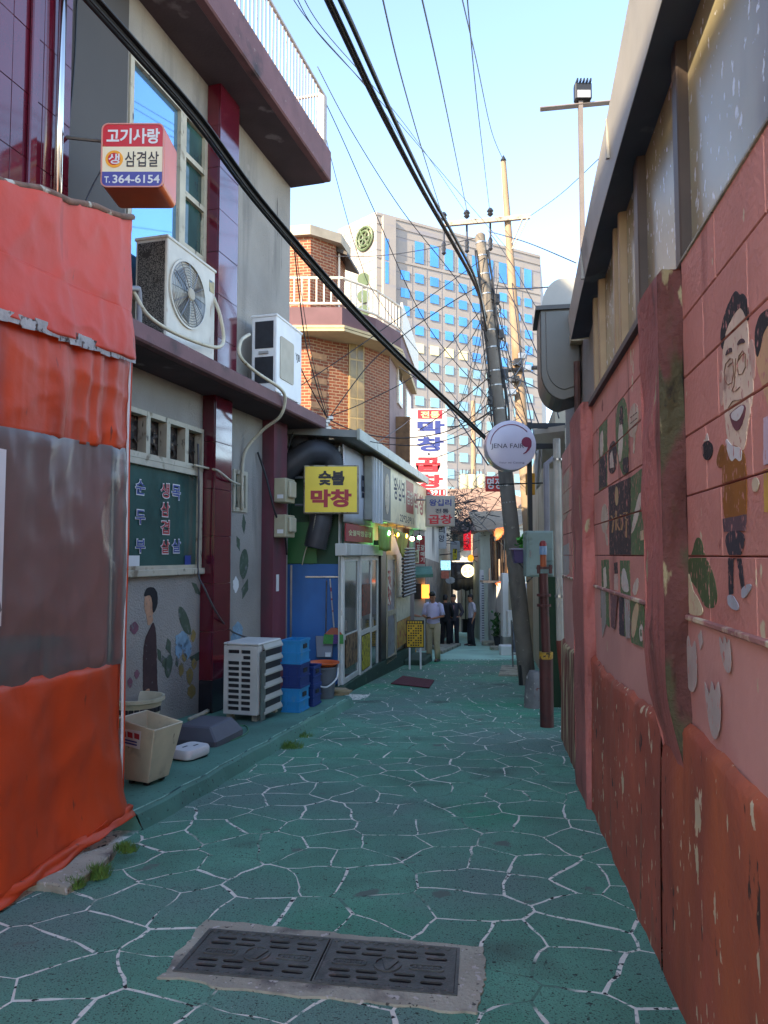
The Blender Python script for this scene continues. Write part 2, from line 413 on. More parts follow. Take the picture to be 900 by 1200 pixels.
def cover(t0, t1, label):
    a, b, c, d = [V((p[0], p[1], 0)) for p in inn]
    A, B = lerp2(a, b, t0), lerp2(a, b, t1); D, C = lerp2(d, c, t0), lerp2(d, c, t1)
    def Q(u, v): p = lerp2(lerp2(A, B, u), lerp2(D, C, u), v); return (p.x, p.y)
    def RR(u0, u1, v0, v1):
        return [Q(*p) for p in rrect(u0, u1, v0, v1, min((v1 - v0) * .45, .03), 3)]
    holes = []
    for v0 in (.13, .26, .66, .79):
        for u0 in ((.10, .30, .54, .76) if v0 in (.13, .79) else (.08, .28, .56, .78)):
            holes.append(RR(u0, u0 + .16, v0, v0 + .075))
    p0 = Q(.5, .5); r = thing('drain_cover', label, 'drain cover', (p0[0], p0[1], gz(p0[1])), 'iron drain covers')
    pl = MB(); pl.plate([Q(0.004, 0.01), Q(.996, .01), Q(.996, .99), Q(.004, .99)], holes, 0, 1, ax='z')
    pl.vs = [V((p.x, p.y, gz(p.y) + (0.014 if p.z > .5 else .006))) for p in pl.vs]; pl.build('slotted_plate', IRON, r)
    def raised(poly, holes2, nm, h=.020):
        q = MB(); q.plate(poly, holes2, 0, 1, ax='z'); q.vs = [V((p.x, p.y, gz(p.y) + (h if p.z > .5 else .0135))) for p in q.vs]; q.build(nm, IRON, r)
    raised([Q(*p) for p in disc(.5, .5, .105, 24, .175)], [[Q(*p) for p in disc(.5, .5, .09, 24, .15)]], 'emblem_ring')
    raised([Q(.45, .40), Q(.475, .37), Q(.505, .50), Q(.55, .38), Q(.58, .40), Q(.52, .62), Q(.49, .62)], [], 'emblem_mark')
    for u0 in (.08, .66):
        raised(RR(u0, u0 + .26, .44, .58), [RR(u0 + .012, u0 + .248, .465, .555)], 'name_bar', .019)
        for k in range(5): raised(RR(u0 + .03 + k * .042, u0 + .06 + k * .042, .48, .54), [], 'raised_letter', .018)
    for k in range(12):
        for v0 in (.02, .92):
            raised(RR(.03 + k * .08, .07 + k * .08, v0, v0 + .045), [], 'grip_stud', .018)
    raised([Q(.0, .0), Q(1, 0), Q(1, 1), Q(0, 1)], [[Q(.012, .022), Q(.988, .022), Q(.988, .978), Q(.012, .978)]], 'rim', .019)
cover(0.002, 0.497, 'slotted iron drain cover lying nearer the tent in the concrete patch')
cover(0.503, 0.998, 'slotted iron drain cover lying nearer the red wall in the concrete patch')

# ================================================================ left building (grey stucco, maroon tiles)
UC = FL.u(337)                                   # its far corner
cor = FL.w(UC, 0, 0)
ZS, ZT, ZB, ZBT = 3.71, 3.90, 7.98, 8.52         # canopy soffit/top, terrace slab soffit/top
lb = thing('stucco_building', 'grey stucco building with maroon tiled pillars, canopy slab and roof terrace', 'building', FL.w(UC - 4, 0, gz(10)))
U0 = -6.7  # hidden near end; length shaped to shade the right wall and admit sun bounce
gw = (FL.u(112), FL.px(235, 600)[0], FL.px(235, 668)[1], FL.px(235, 503)[1])     # ground floor window u0,u1,z0,z1
sw = (FL.u(271.5), FL.u(288), FL.px(280, 600)[1], FL.px(280, 551)[1])
uw = (FL.px(152, 60)[0], FL.px(243, 150)[0], 4.45, FL.px(152, 58)[1])
m = MB(FL); m.plate(rect(U0, UC, -1.6, ZBT - .05), [rect(*gw), rect(*sw), rect(*uw)], 0, .22); m.build('wall', STUC, lb)
m = MB(FL); m.box(U0, UC, .23, .25, -1.6, ZBT - .06); m.box(UC - .2, UC - .002, .25, 7, -1.6, ZBT - .06); m.box(U0, U0 + .2, .25, 7, -1.6, ZBT - .06); m.build('inner_wall', mat('inner', '3a3836', .9, .2, 2), lb)
m = MB(FL); m.box(U0, UC - .25, .4, 7, ZBT - .25, ZBT - .05); m.build('roof_slab', CONC, lb)
m = MB(FL); m.box(U0, UC + .03, -.67, -.001, ZS, ZT); m.build('canopy_slab', MAROON, lb, bevel=.02)
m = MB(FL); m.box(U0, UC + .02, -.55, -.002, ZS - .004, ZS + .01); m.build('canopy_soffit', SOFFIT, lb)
m = MB(FL); m.box(U0, UC + .04, -.74, 7, ZB, ZBT); m.build('terrace_slab', MAROON, lb, bevel=.02)
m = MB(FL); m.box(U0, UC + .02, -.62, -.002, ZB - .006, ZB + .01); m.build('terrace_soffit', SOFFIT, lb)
m = MB(FL); m.box(FL.px(68, 100, -.02)[0], FL.px(149, 100, -.02)[0], -.025, -.001, ZT, ZB - .01); m.build('dark_wall_panel', PANEL, lb)
# terrace railing
rl = MB(FL); ue = UC - .12
rl.tube([(U0, -.64, ZBT + .95), (ue, -.64, ZBT + .95)], .028, 8); rl.tube([(U0, -.64, ZBT + .12), (ue, -.64, ZBT + .12)], .016, 6); rl.tube([(ue, -.64, ZBT + .95), (ue, 3, ZBT + .95)], .028, 8)
rl.box(ue - .09, ue + .03, -.70, -.58, ZBT, ZBT + .9)
rail = rl.build('terrace_railing', RAILW, lb)
bm_ = MB(FL); bm_.tube([(0, 0, 0), (0, 0, .82)], .013, 6); bme = bm_.build('x', RAILW); bar_me = bme.data; bpy.data.objects.remove(bme)
# shared bar mesh is centred on its base
u = ue - .2
while u > 3.2:
    piece('baluster', bar_me, rail, Matrix.Translation(FL.w(u, -.64, ZBT + .12))); u -= .125
# pillars with tiles
TS = {}
def tiles(parent, F, u0, u1, yf, out, z0, z1, du, dz, m, side=False, gap=.006, th=.02, name='tile'):
    nu = max(1, round((u1 - u0) / du)); nz = max(1, round((z1 - z0) / dz)); a, b = (u1 - u0) / nu, (z1 - z0) / nz
    key = (round(a, 4), round(b, 4), m.name, th)
    if key not in TS:
        q = MB(); q.loft([rr for rr in [[(gap / 2, 0, gap / 2), (a - gap / 2, 0, gap / 2), (a - gap / 2, 0, b - gap / 2), (gap / 2, 0, b - gap / 2)],
            [(gap / 2, -th + .002, gap / 2), (a - gap / 2, -th + .002, gap / 2), (a - gap / 2, -th + .002, b - gap / 2), (gap / 2, -th + .002, b - gap / 2)],
            [(gap / 2 + .002, -th, gap / 2 + .002), (a - gap / 2 - .002, -th, gap / 2 + .002), (a - gap / 2 - .002, -th, b - gap / 2 - .002), (gap / 2 + .002, -th, b - gap / 2 - .002)]]])
        me = bpy.data.meshes.new(name); me.from_pydata([tuple(p) for p in q.vs], [], q.fs); me.materials.append(m)
        bm = bmesh.new(); bm.from_mesh(me); bmesh.ops.recalc_face_normals(bm, faces=bm.faces); bm.to_mesh(me); bm.free(); TS[key] = me
    for i in range(nu):
        for j in range(nz):
            if side:   # faces back along the frame (towards -x): local x of tile = frame -y .. rotate
                M = F.M @ Matrix.Translation((out, yf - (u0 + i * a), z0 + j * b)) @ Matrix.Rotation(-pi / 2, 4, 'Z')
            else: M = F.M @ Matrix.Translation((u0 + i * a, yf, z0 + j * b))
            M = M @ Matrix.Rotation(random.uniform(-.004, .004), 4, 'X') @ Matrix.Rotation(random.uniform(-.004, .004), 4, 'Z')
            piece(name, TS[key], parent, M)
def pillar(u0, u1, dep, z0, z1, du, dz, base=0.0):
    c = MB(FL); c.box(u0 + .02, u1 - .02, -dep + .02, -.001, z0, z1); p = c.build('tiled_pillar', GROUT, lb)
    zb = z0 + base
    if base: tiles(p, FL, u0, u1, -dep + .02, 0, z0, zb, du, dz, TILEB); tiles(p, FL, 0.02, dep, 0.02, u0 + .02, z0, zb, du, dz, TILEB, True)
    tiles(p, FL, u0, u1, -dep + .02, 0, zb, z1, du, dz, TILE); tiles(p, FL, 0.02, dep, 0.02, u0 + .02, zb, z1, du, dz, TILE, True)
    return p
PD = .2
zb = gz(9.5) + .13
pillar(FL.u(251, -PD), FL.u(270.5, -PD), PD, zb, ZS - .005, .45, .62, .42)
pillar(FL.u(247, -PD) + .1, FL.u(274.5, -PD), PD, ZT + .002, ZB - .008, .45, .62)
pillar(FL.u(0, -PD) - 2.2, FL.u(69, -PD), PD, ZT + .002, ZB - .008, .37, .62)
# corner pillar, plain maroon
m = MB(FL); m.box(FL.u(320, -PD), FL.u(335.5, -PD), -PD, -.001, gz(12) - .2, ZS - .005); m.build('corner_pillar', mat('maroon_render', '6b3440', 0.7, 0.15, 2, 0.2, 30, layers=[('4d3a3e', (2, 2, .5), .52, .2)]), lb)
# ground-floor window
def window(F, parent, u0, u1, z0, z1, fw, mf, mg, yo=.0, dep=.09, muls=(), rows_=(), gl=.05, name='window', glname='pane'):
    """frame proud of the wall by -yo, with mullions (fractions of u) and transoms (fractions of z); each light gets its own pane"""
    us = [0] + list(muls) + [1]; zs = [0] + list(rows_) + [1]
    holes = []
    for a, b in zip(us, us[1:]):
        for c, d in zip(zs, zs[1:]):
            holes.append((u0 + (u1 - u0) * a + fw * (1 if a == 0 else .5), u0 + (u1 - u0) * b - fw * (1 if b == 1 else .5), z0 + (z1 - z0) * c + fw * (1 if c == 0 else .5), z0 + (z1 - z0) * d - fw * (1 if d == 1 else .5)))
    f = MB(F); f.plate(rect(u0, u1, z0, z1), [rect(*h) for h in holes], yo, yo + dep); fo = f.build(name, mf, parent)
    for h in holes:
        q = MB(F); q.box(h[0] - .01, h[1] + .01, yo + gl, yo + gl + .012, h[2] - .01, h[3] + .01); q.build(glname, mg, fo)
    return fo
u0, u1, z0, z1 = gw; zm = FL.px(232, 552)[1]
fo = window(FL, lb, u0 + .003, u1 - .003, z0 + .003, zm, .07, CREAM, GLASS_G, -.03, .12)
# vent row with sooty fans behind
hol = []; nv_ = 5; uu = u0
ws = (u1 - u0) / nv_
holes = [(u0 + k * ws + .04, u0 + (k + 1) * ws - .04, zm + .07, z1 - .06) for k in range(nv_)]
m = MB(FL); m.plate(rect(u0 + .003, u1 - .003, zm + .002, z1 - .003), [rect(*h) for h in holes], -.035, .08); vo = m.build('vent_frame', CREAM, lb)
for k, h in enumerate(holes):
    q = MB(FL); q.box(h[0] - .02, h[1] + .02, .09, .1, h[2] - .02, h[3] + .02); q.build('vent_backing', SOOT, vo)
    q = MB(FL); cx, cz = (h[0] + h[1]) / 2, (h[2] + h[3]) / 2 - .03; q.lathe([(.035, .045), (.05, .05), (.05, .085)], 12, (cx, 0, cz), 'y')
    for b in range(5):
        a = b * 2 * pi / 5 + k; q.face([(cx + .04 * cos(a), .06, cz + .04 * sin(a)), (cx + .15 * cos(a - .3), .055, cz + .15 * sin(a - .3)), (cx + .15 * cos(a + .35), .08, cz + .15 * sin(a + .35))])
    q.build('vent_fan', SOOT, vo, solid=.004)
m = MB(FL); m.box(u0 - .05, u1 + .04, -.07, -.036, z0 - .05, z0 + .03); m.build('window_sill', CREAM, lb, bevel=.008)
# lettering on the glass
REDT = mat('red_vinyl', 'a8232b', .5, .08); BLUET = mat('blue_vinyl', '2b3f86', .5, .08); WHT = mat('white_vinyl', 'd9d9d6', .5, .05)
def col_text(chars, pxx, ys_, m, hpx=15, wpx=12):
    a, b = MB(FL), MB(FL)
    for ch, yy in zip(chars, ys_):
        ua, za = FL.px(pxx - wpx / 2, yy + hpx / 2, .0); ub, zb_ = FL.px(pxx + wpx / 2, yy - hpx / 2, .0)
        a, b = MB(FL), MB(FL); write(a, ch, ua - .012, ub + .012, za - .012, zb_ + .012, .006, .035); write(b, ch, ua, ub, za, zb_, .003, .012)
        a.build('letter_outline', WHT, fo); b.build('letter', m, fo)
col_text('순두부', 165, (571, 606, 640), BLUET, 15, 11)
col_text('생삼겹살', 194, (575, 597, 618, 641), REDT, 15, 10)
col_text('목', 207, (577,), BLUET, 15, 10); col_text('살', 207, (640,), BLUET, 15, 10)
for (a, b, c, d, mm, nm) in ((146, 164, 665, 651, WHT, 'sticker'), (217, 224, 664, 651, BLUET, 'sticker')):
    ua, za = FL.px(a, c); ub, zb_ = FL.px(b, d); q = MB(FL); q.box(ua, ub, .004, .008, za, zb_); q.build(nm, mm, fo)
# small window
window(FL, lb, sw[0] + .002, sw[1] - .002, sw[2] + .002, sw[3] - .002, .06, CREAM, GLASS_G, -.02, .12, muls=(.5,))
# upper window: large pane and narrow stacked vents
ud = FL.px(214, 150)[0]
window(FL, lb, uw[0] + .003, ud, uw[2], uw[3] - .003, .07, CREAM, GLASS_SKY, -.02, .12)
window(FL, lb, ud + .003, uw[1] - .003, uw[2], uw[3] - .003, .07, CREAM, GLASS_G, -.015, .12, rows_=(.38, .62, .8))
# chrome pipe and dark stripe on the pillar
m = MB(FL); ucp = FL.u(56, -.26); m.tube([(ucp, -.26, ZT), (ucp, -.26, ZB - .01)], .036, 12); m.build('chrome_pipe', CHROME, lb, smooth=True)
m = MB(FL); ucs = FL.u(24, -.23); m.box(ucs - .045, ucs + .045, -.245, -.205, ZT, ZB - .01); m.build('tile_trim', TILE, lb, bevel=.01)
m = MB(FL); m.box(UC - .55, UC - .1, -.012, -.001, -.55, -.45); 
# painted wall figures under the window
def handmade(pts, smooth=True):
    """soften a painted outline the way a brush does"""
    pts = list(pts)
    if len(pts) > 4 and smooth:
        for _ in range(2):
            o = []
            for i in range(len(pts)):
                a, b = pts[i], pts[(i + 1) % len(pts)]; o += [(a[0] * .75 + b[0] * .25, a[1] * .75 + b[1] * .25), (a[0] * .25 + b[0] * .75, a[1] * .25 + b[1] * .75)]
            pts = o
    o = []
    for i in range(len(pts)):
        a, b = pts[i], pts[(i + 1) % len(pts)]; n = max(1, int(hypot(b[0] - a[0], b[1] - a[1]) / 2.5))
        for k in range(n):
            x, y = a[0] + (b[0] - a[0]) * k / n, a[1] + (b[1] - a[1]) * k / n; nv = mnoise.noise_vector(V((x * .5, y * .5, 1))) * .5; o.append((x + nv.x, y + nv.y))
    return o
def flat(F, parent, pts, m, yo, name='wall_painting', th=.0015):
    p = [F.px(x, y, 0) for x, y in handmade(pts)]; q = MB(F); q.plate(p, [], yo, yo - th if F is FL else yo + th); return q.build(name, m, parent)
PSK = mat('mural_skin', 'b58a6c', .9, .2, 12, layers=[('6d6d6c', 20, .62, .08)]); PSU = mat('mural_suit', '3f2b2b', .9, .2, 8, layers=[('6d6d6c', 18, .66, .06)])
PHA = mat('mural_hair', '1d1c1e', .9, .2, 9); PLE = mat('mural_leaf', '465444', .9, .2, 7, layers=[('6d6d6c', 14, .58, .1)])
PFL = mat('mural_blue', '7e9cb0', .9, .2, 8, layers=[('6d6d6c', 16, .6, .08)]); PYE = mat('mural_ochre', '8d7a45', .9, .2, 8, layers=[('6d6d6c', 16, .55, .1)]); PPI = mat('mural_pink', '7a4f5c', .9, .2, 8, layers=[('6d6d6c', 16, .55, .1)])
flat(FL, lb, [(169, 697), (178, 689), (184, 695), (183, 712), (178, 720), (180, 728), (173, 735), (172, 722), (169, 716)], PSK, -.001)
flat(FL, lb, [(168, 700), (170, 690), (177, 687), (184, 692), (185, 706), (181, 718), (178, 718), (178, 700), (174, 697)], PHA, -.003)
flat(FL, lb, [(175, 736), (180, 727), (183, 742), (184, 800), (186, 828), (168, 830), (167, 790), (168, 752)], PSU, -.003)
flat(FL, lb, [(170, 808), (175, 806), (176, 818), (172, 822), (169, 816)], PSK, -.005)
for c in ([(224, 682), (230, 684), (236, 698), (229, 695)], [(208, 710), (215, 712), (222, 728), (225, 745), (216, 742), (210, 728)], [(196, 748), (200, 752), (200, 768), (194, 760)], [(184, 760), (188, 763), (190, 778), (185, 772)], [(192, 775), (200, 764), (203, 778), (197, 797), (193, 790)], [(206, 770), (209, 774), (208, 782), (205, 779)], [(190, 768), (195, 772), (195, 785), (190, 780)], [(222, 770), (236, 762), (237, 770), (226, 778)]):
    flat(FL, lb, c, PLE, -.002)
def blob(cx, cy, rx, ry, n=12): return [(cx + rx * cos(2 * pi * i / n) * (1 + .2 * sin(3 * i)), cy + ry * sin(2 * pi * i / n) * (1 + .2 * cos(2 * i))) for i in range(n)]
for (cx, cy, rx, ry, mm) in ((213, 750, 8, 10, PFL), (219, 760, 5, 12, PFL), (209, 762, 4, 9, PFL), (212, 785, 3, 8, PYE), (222, 792, 4, 10, PYE), (227, 778, 3, 6, PYE), (224, 810, 5, 8, PYE), (216, 770, 3, 5, PYE), (226, 745, 3, 7, PYE), (157, 736, 5, 7, PPI), (152, 800, 3, 6, PPI), (160, 790, 3, 5, PPI)):
    flat(FL, lb, blob(cx, cy, rx, ry), mm, -.0035)
for c in ([(281, 650), (288, 640), (292, 660), (286, 682), (280, 672)], [(283, 690), (290, 678), (291, 690), (284, 702)], [(277, 628), (281, 632), (281, 646), (277, 640)], [(285, 602), (288, 612), (286, 626), (283, 616)]): flat(FL, lb, c, PLE, -.002)
for (cx, cy, rx, ry, mm) in ((276, 685, 3.4, 9, WHT), (278, 740, 6, 11, PFL), (273, 750, 3, 8, PFL)): flat(FL, lb, blob(cx, cy, rx, ry), mm, -.003)
# ================================================================ orange tarpaulin tent in front of the building
TARP = mat('orange_tarp', 'd4462a', 0.6, 0.1, 1.4, 0.35, 5, layers=[('c4503e', (1.5, 1.5, .5), .60, .2), ('b03622', (5, 5, .5), .60, .12), ('8a4a3a', (18, 18, 4), .70, .04)], bdist=.03)
TARP2 = mat('orange_tarp_low', 'cf4a1c', 0.55, 0.12, 1.6, 0.4, 5, layers=[('7a3a2a', (16, 16, 3), .68, .05), ('a83a1c', (2.5, 2.5, .8), .55, .2), ('b5583c', (6, 6, .5), .66, .12)], bdist=.02)
HEM = mat('torn_webbing', 'b9b4ac', 0.9, .25, 12, .6, 50, layers=[('4a3a30', 18, .56, .08), ('b04030', 9, .66, .05)])
PLAST = bpy.data.materials.new('clear_plastic'); PLAST.use_nodes = True
_t = PLAST.node_tree; _b = _t.nodes['Principled BSDF']; _b.inputs['Base Color'].default_value = (.17, .16, .15, 1); _b.inputs['Roughness'].default_value = .3; _b.inputs['Alpha'].default_value = .74
fa, fb = FT.px(0, 650)[0] - 3.2, FT.px(143, 650)[0]           # along the tent face
uf0 = FT.px(0, 650)[0]
def tz(y0, y1):   # height at the far end and at the frame edge -> linear function of u
    za, zb_ = FT.px(0, y0)[1], FT.px(149, y1)[1]
    return lambda u: za + (zb_ - za) * (max(u, uf0 - .6) - uf0) / (fb - uf0)
zTop, zFold, zTorn, zPl, zLow, zBase = tz(205, 254), tz(302, 372), tz(374, 424), tz(504, 530), tz(800, 770), tz(1046, 944)
tent = thing('tarpaulin_tent', 'orange tarpaulin tent with clear plastic window band in front of the stucco building', 'tent', FT.w(fb - .8, .6, gz(4.8)))
def wob(u, z, a): return a * (sin(u * 7.3 + 1.1 * sin(z * 1.7)) * .6 + sin(u * 17 + z * 2.1) * .3 + sin(u * 3.1 - z * 3.3) * .5)
def sheet(zl, zu, off, amp, nu=150, nv=34, edge=0.0):
    m = MB(FT)
    def fn(a, b):
        u = fa + (fb - fa) * a; z = zl(u) + (zu(u) - zl(u)) * b
        rd = sum((1 - abs(mnoise.noise(V((u * f_ + .6 * z, z * f_ * .7 - .8 * u, f_ + 3))))) ** 5 * a_ for f_, a_ in ((1.7, .022), (4.1, .012), (9, .004)))
        return (u, off(u, b) + wob(u, z, amp) * (1 if 0 < b < 1 else .8) - rd * (1 if 0 < b < 1 else .3), z + edge * (b == 0) * sin(u * 23) * .5)
    m.grid(fn, nu, nv); return m
sheet(zFold, zTop, lambda u, b: -.02, .012).build('upper_tarp', TARP, tent, smooth=True, solid=.004)
sheet(zTorn, lambda u: zFold(u) + .03, lambda u, b: -.055 + .03 * b - .008 * sin(b * pi), .014, edge=.012).build('valance', TARP, tent, smooth=True, solid=.004)
m = MB(FT)
for k in range(40):
    u = fa + (fb - fa) * k / 40; u2 = u + (fb - fa) / 40
    a_, b_ = random.uniform(.025, .055), random.uniform(0, .02)
    m.face([(u, -.072, zTorn(u) - .015 - b_), (u2, -.072, zTorn(u2) - .015 - random.uniform(0, .02)), (u2, -.075, zTorn(u2) + a_), (u, -.075, zTorn(u) + a_)])
m.build('torn_hem', HEM, tent, solid=.004)
m = MB(FT); m.tube([(fa + (fb - fa) * k / 30, -.02 + .008 * sin(k), zTop(fa + (fb - fa) * k / 30) + .012 * sin(k * 1.7)) for k in range(31)], .022, 6); m.build('top_hem', mat('hem_rope', '7a5a48', .9, .3, 14, .6, 40, layers=[('c0b8a4', (9, 9, 9), .6, .05)]), tent, smooth=True)
sheet(zPl, lambda u: zTorn(u) + .05, lambda u, b: -.01 + .045 * mnoise.noise(V((u * 8, 0, 5))) + .015 * mnoise.noise(V((u * 23, b, 2))), .010, nu=160).build('middle_tarp', TARP2, tent, smooth=True, solid=.004)
sheet(lambda u: zLow(u) - .03, lambda u: zPl(u) + .02, lambda u, b: -.02 + .014 * mnoise.noise(V((u * 5, b * 1.5, 4))) + .006 * mnoise.noise(V((u * 14, b * 2, 9))), .008, nu=140, nv=30).build('plastic_window', PLAST, tent, smooth=True)
sheet(zBase, zLow, lambda u, b: -.015 - .07 * (1 - b) ** 6, .02, nv=22).build('lower_tarp', TARP2, tent, smooth=True, solid=.004)
m = MB(FT)
def fn(a, b):
    u = fa + (fb - fa + .02) * a; z = zBase(u) + .09 * (1 - abs(b - .5) * 2) * .3 + .012 * sin(u * 19)
    return (u, -.08 - .05 * b + .05 * mnoise.noise(V((u * 4, b * 2, 8))), zBase(u) + .05 - .06 * b + .02 * mnoise.noise(V((u * 6, b * 3, 1))))
m.grid(fn, 70, 5); m.build('ground_skirt', TARP2, tent, smooth=True, solid=.004)
for (x_, r_, mm, nm) in ((fb + .012, .011, WHT, 'edge_piping'), (fb + .03, .012, TARP2, 'edge_cord')):
    q = MB(FT); q.tube([(x_ + .006 * sin(k), -.02, zBase(fb) + (zTop(fb) - .9 - zBase(fb)) * k / 14) for k in range(15)], r_, 6); q.build(nm, mm, tent, smooth=True)
# far end wall, roof and back of the tent
m = MB(FT)
m.grid(lambda a, b: (fb + wob(a * 3, b * 3, .015), .0 + 1.0 * a, zBase(fb) + (zTop(fb) + .25 * a - zBase(fb)) * b), 10, 12); m.build('end_wall', TARP2, tent, smooth=True, solid=.004)
m = MB(FT); m.grid(lambda a, b: (fa + (fb - fa) * a, 1.0 * b, zTop(fa + (fb - fa) * a) + .25 * b - .06 * sin(pi * b)), 20, 6); m.build('roof_tarp', TARP, tent, smooth=True, solid=.004)
m = MB(FT); m.grid(lambda a, b: (fa + (fb - fa) * a, 1.0, zBase(fb) + (zTop(fb) + .2 - zBase(fb)) * b), 4, 4); m.build('back_wall', mat('tent_inner', '3f3b3a', .9, .2), tent, solid=.004)
for uu in (fb - .03, uf0 - .5, fa + .1):
    q = MB(FT); q.tube([(uu, .06, gz(4)), (uu, .06, zTop(uu) - .02)], .02, 8); q.build('pole', STEEL, tent)
# bench seen dimly through the plastic, notice taped on it
bn = thing('plastic_bench', 'pale teal plastic bench standing dimly behind the clear tent window', 'bench', FT.w(fb - .6, .5, gz(4.6)))
m = MB(FT); m.box(uf0 - .2, fb - .15, .35, .75, zLow(fb) + .10, zLow(fb) + .17); m.build('seat', mat('teal_plastic', '6fa09a', .4, .1), bn, bevel=.01)
for a in (uf0 - .1, fb - .25):
    for b in (.38, .70): q = MB(FT); q.box(a, a + .05, b, b + .04, gz(4.6), zLow(fb) + .10); q.build('leg', STEEL, bn)
m = MB(FT); ua, za = FT.px(-30, 738, -.04); ub, zb_ = FT.px(7, 527, -.04); m.box(ua, ub, -.043, -.040, za, zb_); m.build('taped_notice', WHITE2, label='blank white sheet taped to the plastic window of the orange tent', cat='notice')

# weeds along the kerb and wall foot
WEED = mat('weed', '5f8032', .7, .35, 30)
def weed(name, label, c, r, h, n, group='weeds growing from the kerb joints'):
    m = MB()
    for k in range(n * 3):
        a = random.uniform(0, 2 * pi); d = r * 1.25 * random.random() ** .7; b = V((c.x + d * cos(a), c.y + d * sin(a) * .8, c.z - .005))
        hh = h * random.uniform(.4, 1); ln = V((random.uniform(-.8, .8), random.uniform(-.8, .8), 1)) * hh; w_ = random.uniform(.0015, .0035); s = V((cos(a + 1.3), sin(a + 1.3), 0)) * w_
        m.face([b - s, b + s, b + ln * .6 + s * .9, b + ln, b + ln * .6 - s * .9])
    m.build(name, WEED, label=label, cat='weed', group=group)
weed('weed', 'bushy weed tuft on the corner of the kerb by the concrete apron', gnd(147, 996, .05), .06, .06, 90)
weed('weed', 'low weed clump in the gutter at the edge of the concrete apron', gnd(115, 1026, .02), .06, .08, 110)
weed('weed', 'small weed sprig beside the broken concrete slab', gnd(88, 1038, .02), .05, .06, 70)
weed('weed', 'long strip of weeds in the gutter below the pavement kerb', gnd(338, 876, 0), .14, .08, 150)
weed('weed', 'weeds hugging the kerb foot ahead of the condenser', gnd(352, 863, 0), .13, .06, 120)
weed('weed', 'tiny green weed at the foot of the red wall', gnd(768, 1080, 0), .04, .06, 50)

# ================================================================ projecting box sign
BO = mat('orange_plastic', 'd0602a', .35, .1, 3); SR = mat('sign_red', 'c4232b', .35, .05); SC_ = mat('sign_cream', 'e9dcb8', .4, .05); SB = mat('sign_blue', '4a4a93', .35, .05); SY = mat('sign_yellow', 'f0a21a', .4, .05); SDK = mat('sign_dark', '3b3331', .5, .05)
YS = 6.55
pA, pB = at(118, 220, YS), at(193, 145, YS)
x0, x1, z0, z1 = pA.x, pB.x, pA.z, pB.z; dp = .42
sg = thing('box_sign', 'red, cream and blue box sign reading 고기사랑 on an iron bracket', 'sign', ((x0 + x1) / 2, YS + .2, z0))
m = MB(); m.prism(rrect(x0, x1, z0, z1, .06, 5), YS, YS + dp); m.build('housing', BO, sg, bevel=.02, seg=2)
m = MB(); m.plate(rrect(x0, x1, z0, z1, .06, 5), [rrect(x0 + .012, x1 - .012, z0 + .012, z1 - .012, .05, 5)], YS - .012, YS + .001); m.build('face_rim', mat('rim_pink', 'd08a7a', .4, .05), sg)
H_ = z1 - z0; za, zb_ = z0 + H_ * .245, z0 + H_ * .635
m = MB(); m.plate(rrect(x0 + .012, x1 - .012, zb_, z1 - .012, .05, 5)[8:] + [(x0 + .012, zb_), (x1 - .012, zb_)] + rrect(x0 + .012, x1 - .012, zb_, z1 - .012, .05, 5)[5:8], [], YS - .006, YS + .001); m.build('face_panel', SR, sg)
m = MB(); m.box(x0 + .012, x1 - .012, YS - .006, YS + .001, za, zb_); m.build('face_panel', SC_, sg)
m = MB(); m.box(x0 + .012, x1 - .012, YS - .006, YS + .001, z0 + .014, za); m.build('face_panel', SB, sg)
W_ = x1 - x0
def sx(f): return x0 + W_ * f
def sz(f): return z0 + H_ * f
def ltr(txt, a, b, c, d, m_, bold=.02, y=YS - .009): q = MB(); write(q, txt, sx(a), sx(b), sz(c), sz(d), y, bold); q.build('lettering', m_, sg)
ltr('고기사랑', .08, .93, .68, .92, WHT, .03)
ltr('삼겹살', .38, .92, .32, .56, SDK, .012)
m = MB(); m.prism(disc(sx(.21), sz(.44), .082, 28), YS - .010, YS - .004); m.build('sun_disc', SY, sg)
m = MB(); m.prism(disc(sx(.21), sz(.44), .058, 28), YS - .012, YS - .004); m.build('sun_centre', SR, sg)
q = MB(); write(q, '생', sx(.12), sx(.30), sz(.36), sz(.52), YS - .0135, .02); q.build('lettering', WHT, sg)
ltr('T.', .06, .15, .07, .17, WHT, .02); ltr('364-6154', .19, .94, .065, .195, WHT, .02)
br = at(16, 140, YS)
m = MB(); zz = at(110, 152, YS).z; wl = FL.w(FL.u(18, -.22), -.22, 0)
m.tube([(wl.x, YS + .05, zz - .03), (x0 + .02, YS + .2, zz)], .018, 6); m.box(wl.x - .012, wl.x + .012, YS - .02, YS + .06, zz - .12, zz + .30)
m.tube([(wl.x - .1, YS + .03, zz + .22), (wl.x + .03, YS + .03, zz + .22)], .012, 6); m.build('bracket', mat('grey_iron', '6a6863', .6, .2, 10, metal=.4), sg)

# ================================================================ air-conditioner condensers
GRL = mat('dark_grille', '23252a', .6, .3, 12); TAN = mat('aged_tan', 'a79f8d', .6, .1, 5)
def fan_unit(name, label, F, u0, u1, yf, dep, z0, z1, m_case, group, rust=False, round_=True):
    r = thing(name, label, 'air conditioner', F.w((u0 + u1) / 2, yf + dep / 2, z0), group)
    c = MB(F); c.box(u0, u1, yf, yf + dep, z0 + .05, z1); c.build('casing', m_case, r, bevel=.018, seg=2)
    t = MB(F); t.box(u0 - .012, u1 + .012, yf - .012, yf + dep + .012, z1 - .03, z1 + .008); t.build('top_cover', m_case, r, bevel=.008)
    for uu in (u0 + .12, u1 - .2):
        f = MB(F); f.box(uu, uu + .08, yf - .02, yf + dep + .02, z0, z0 + .05); f.build('foot', STEEL, r)
    return r
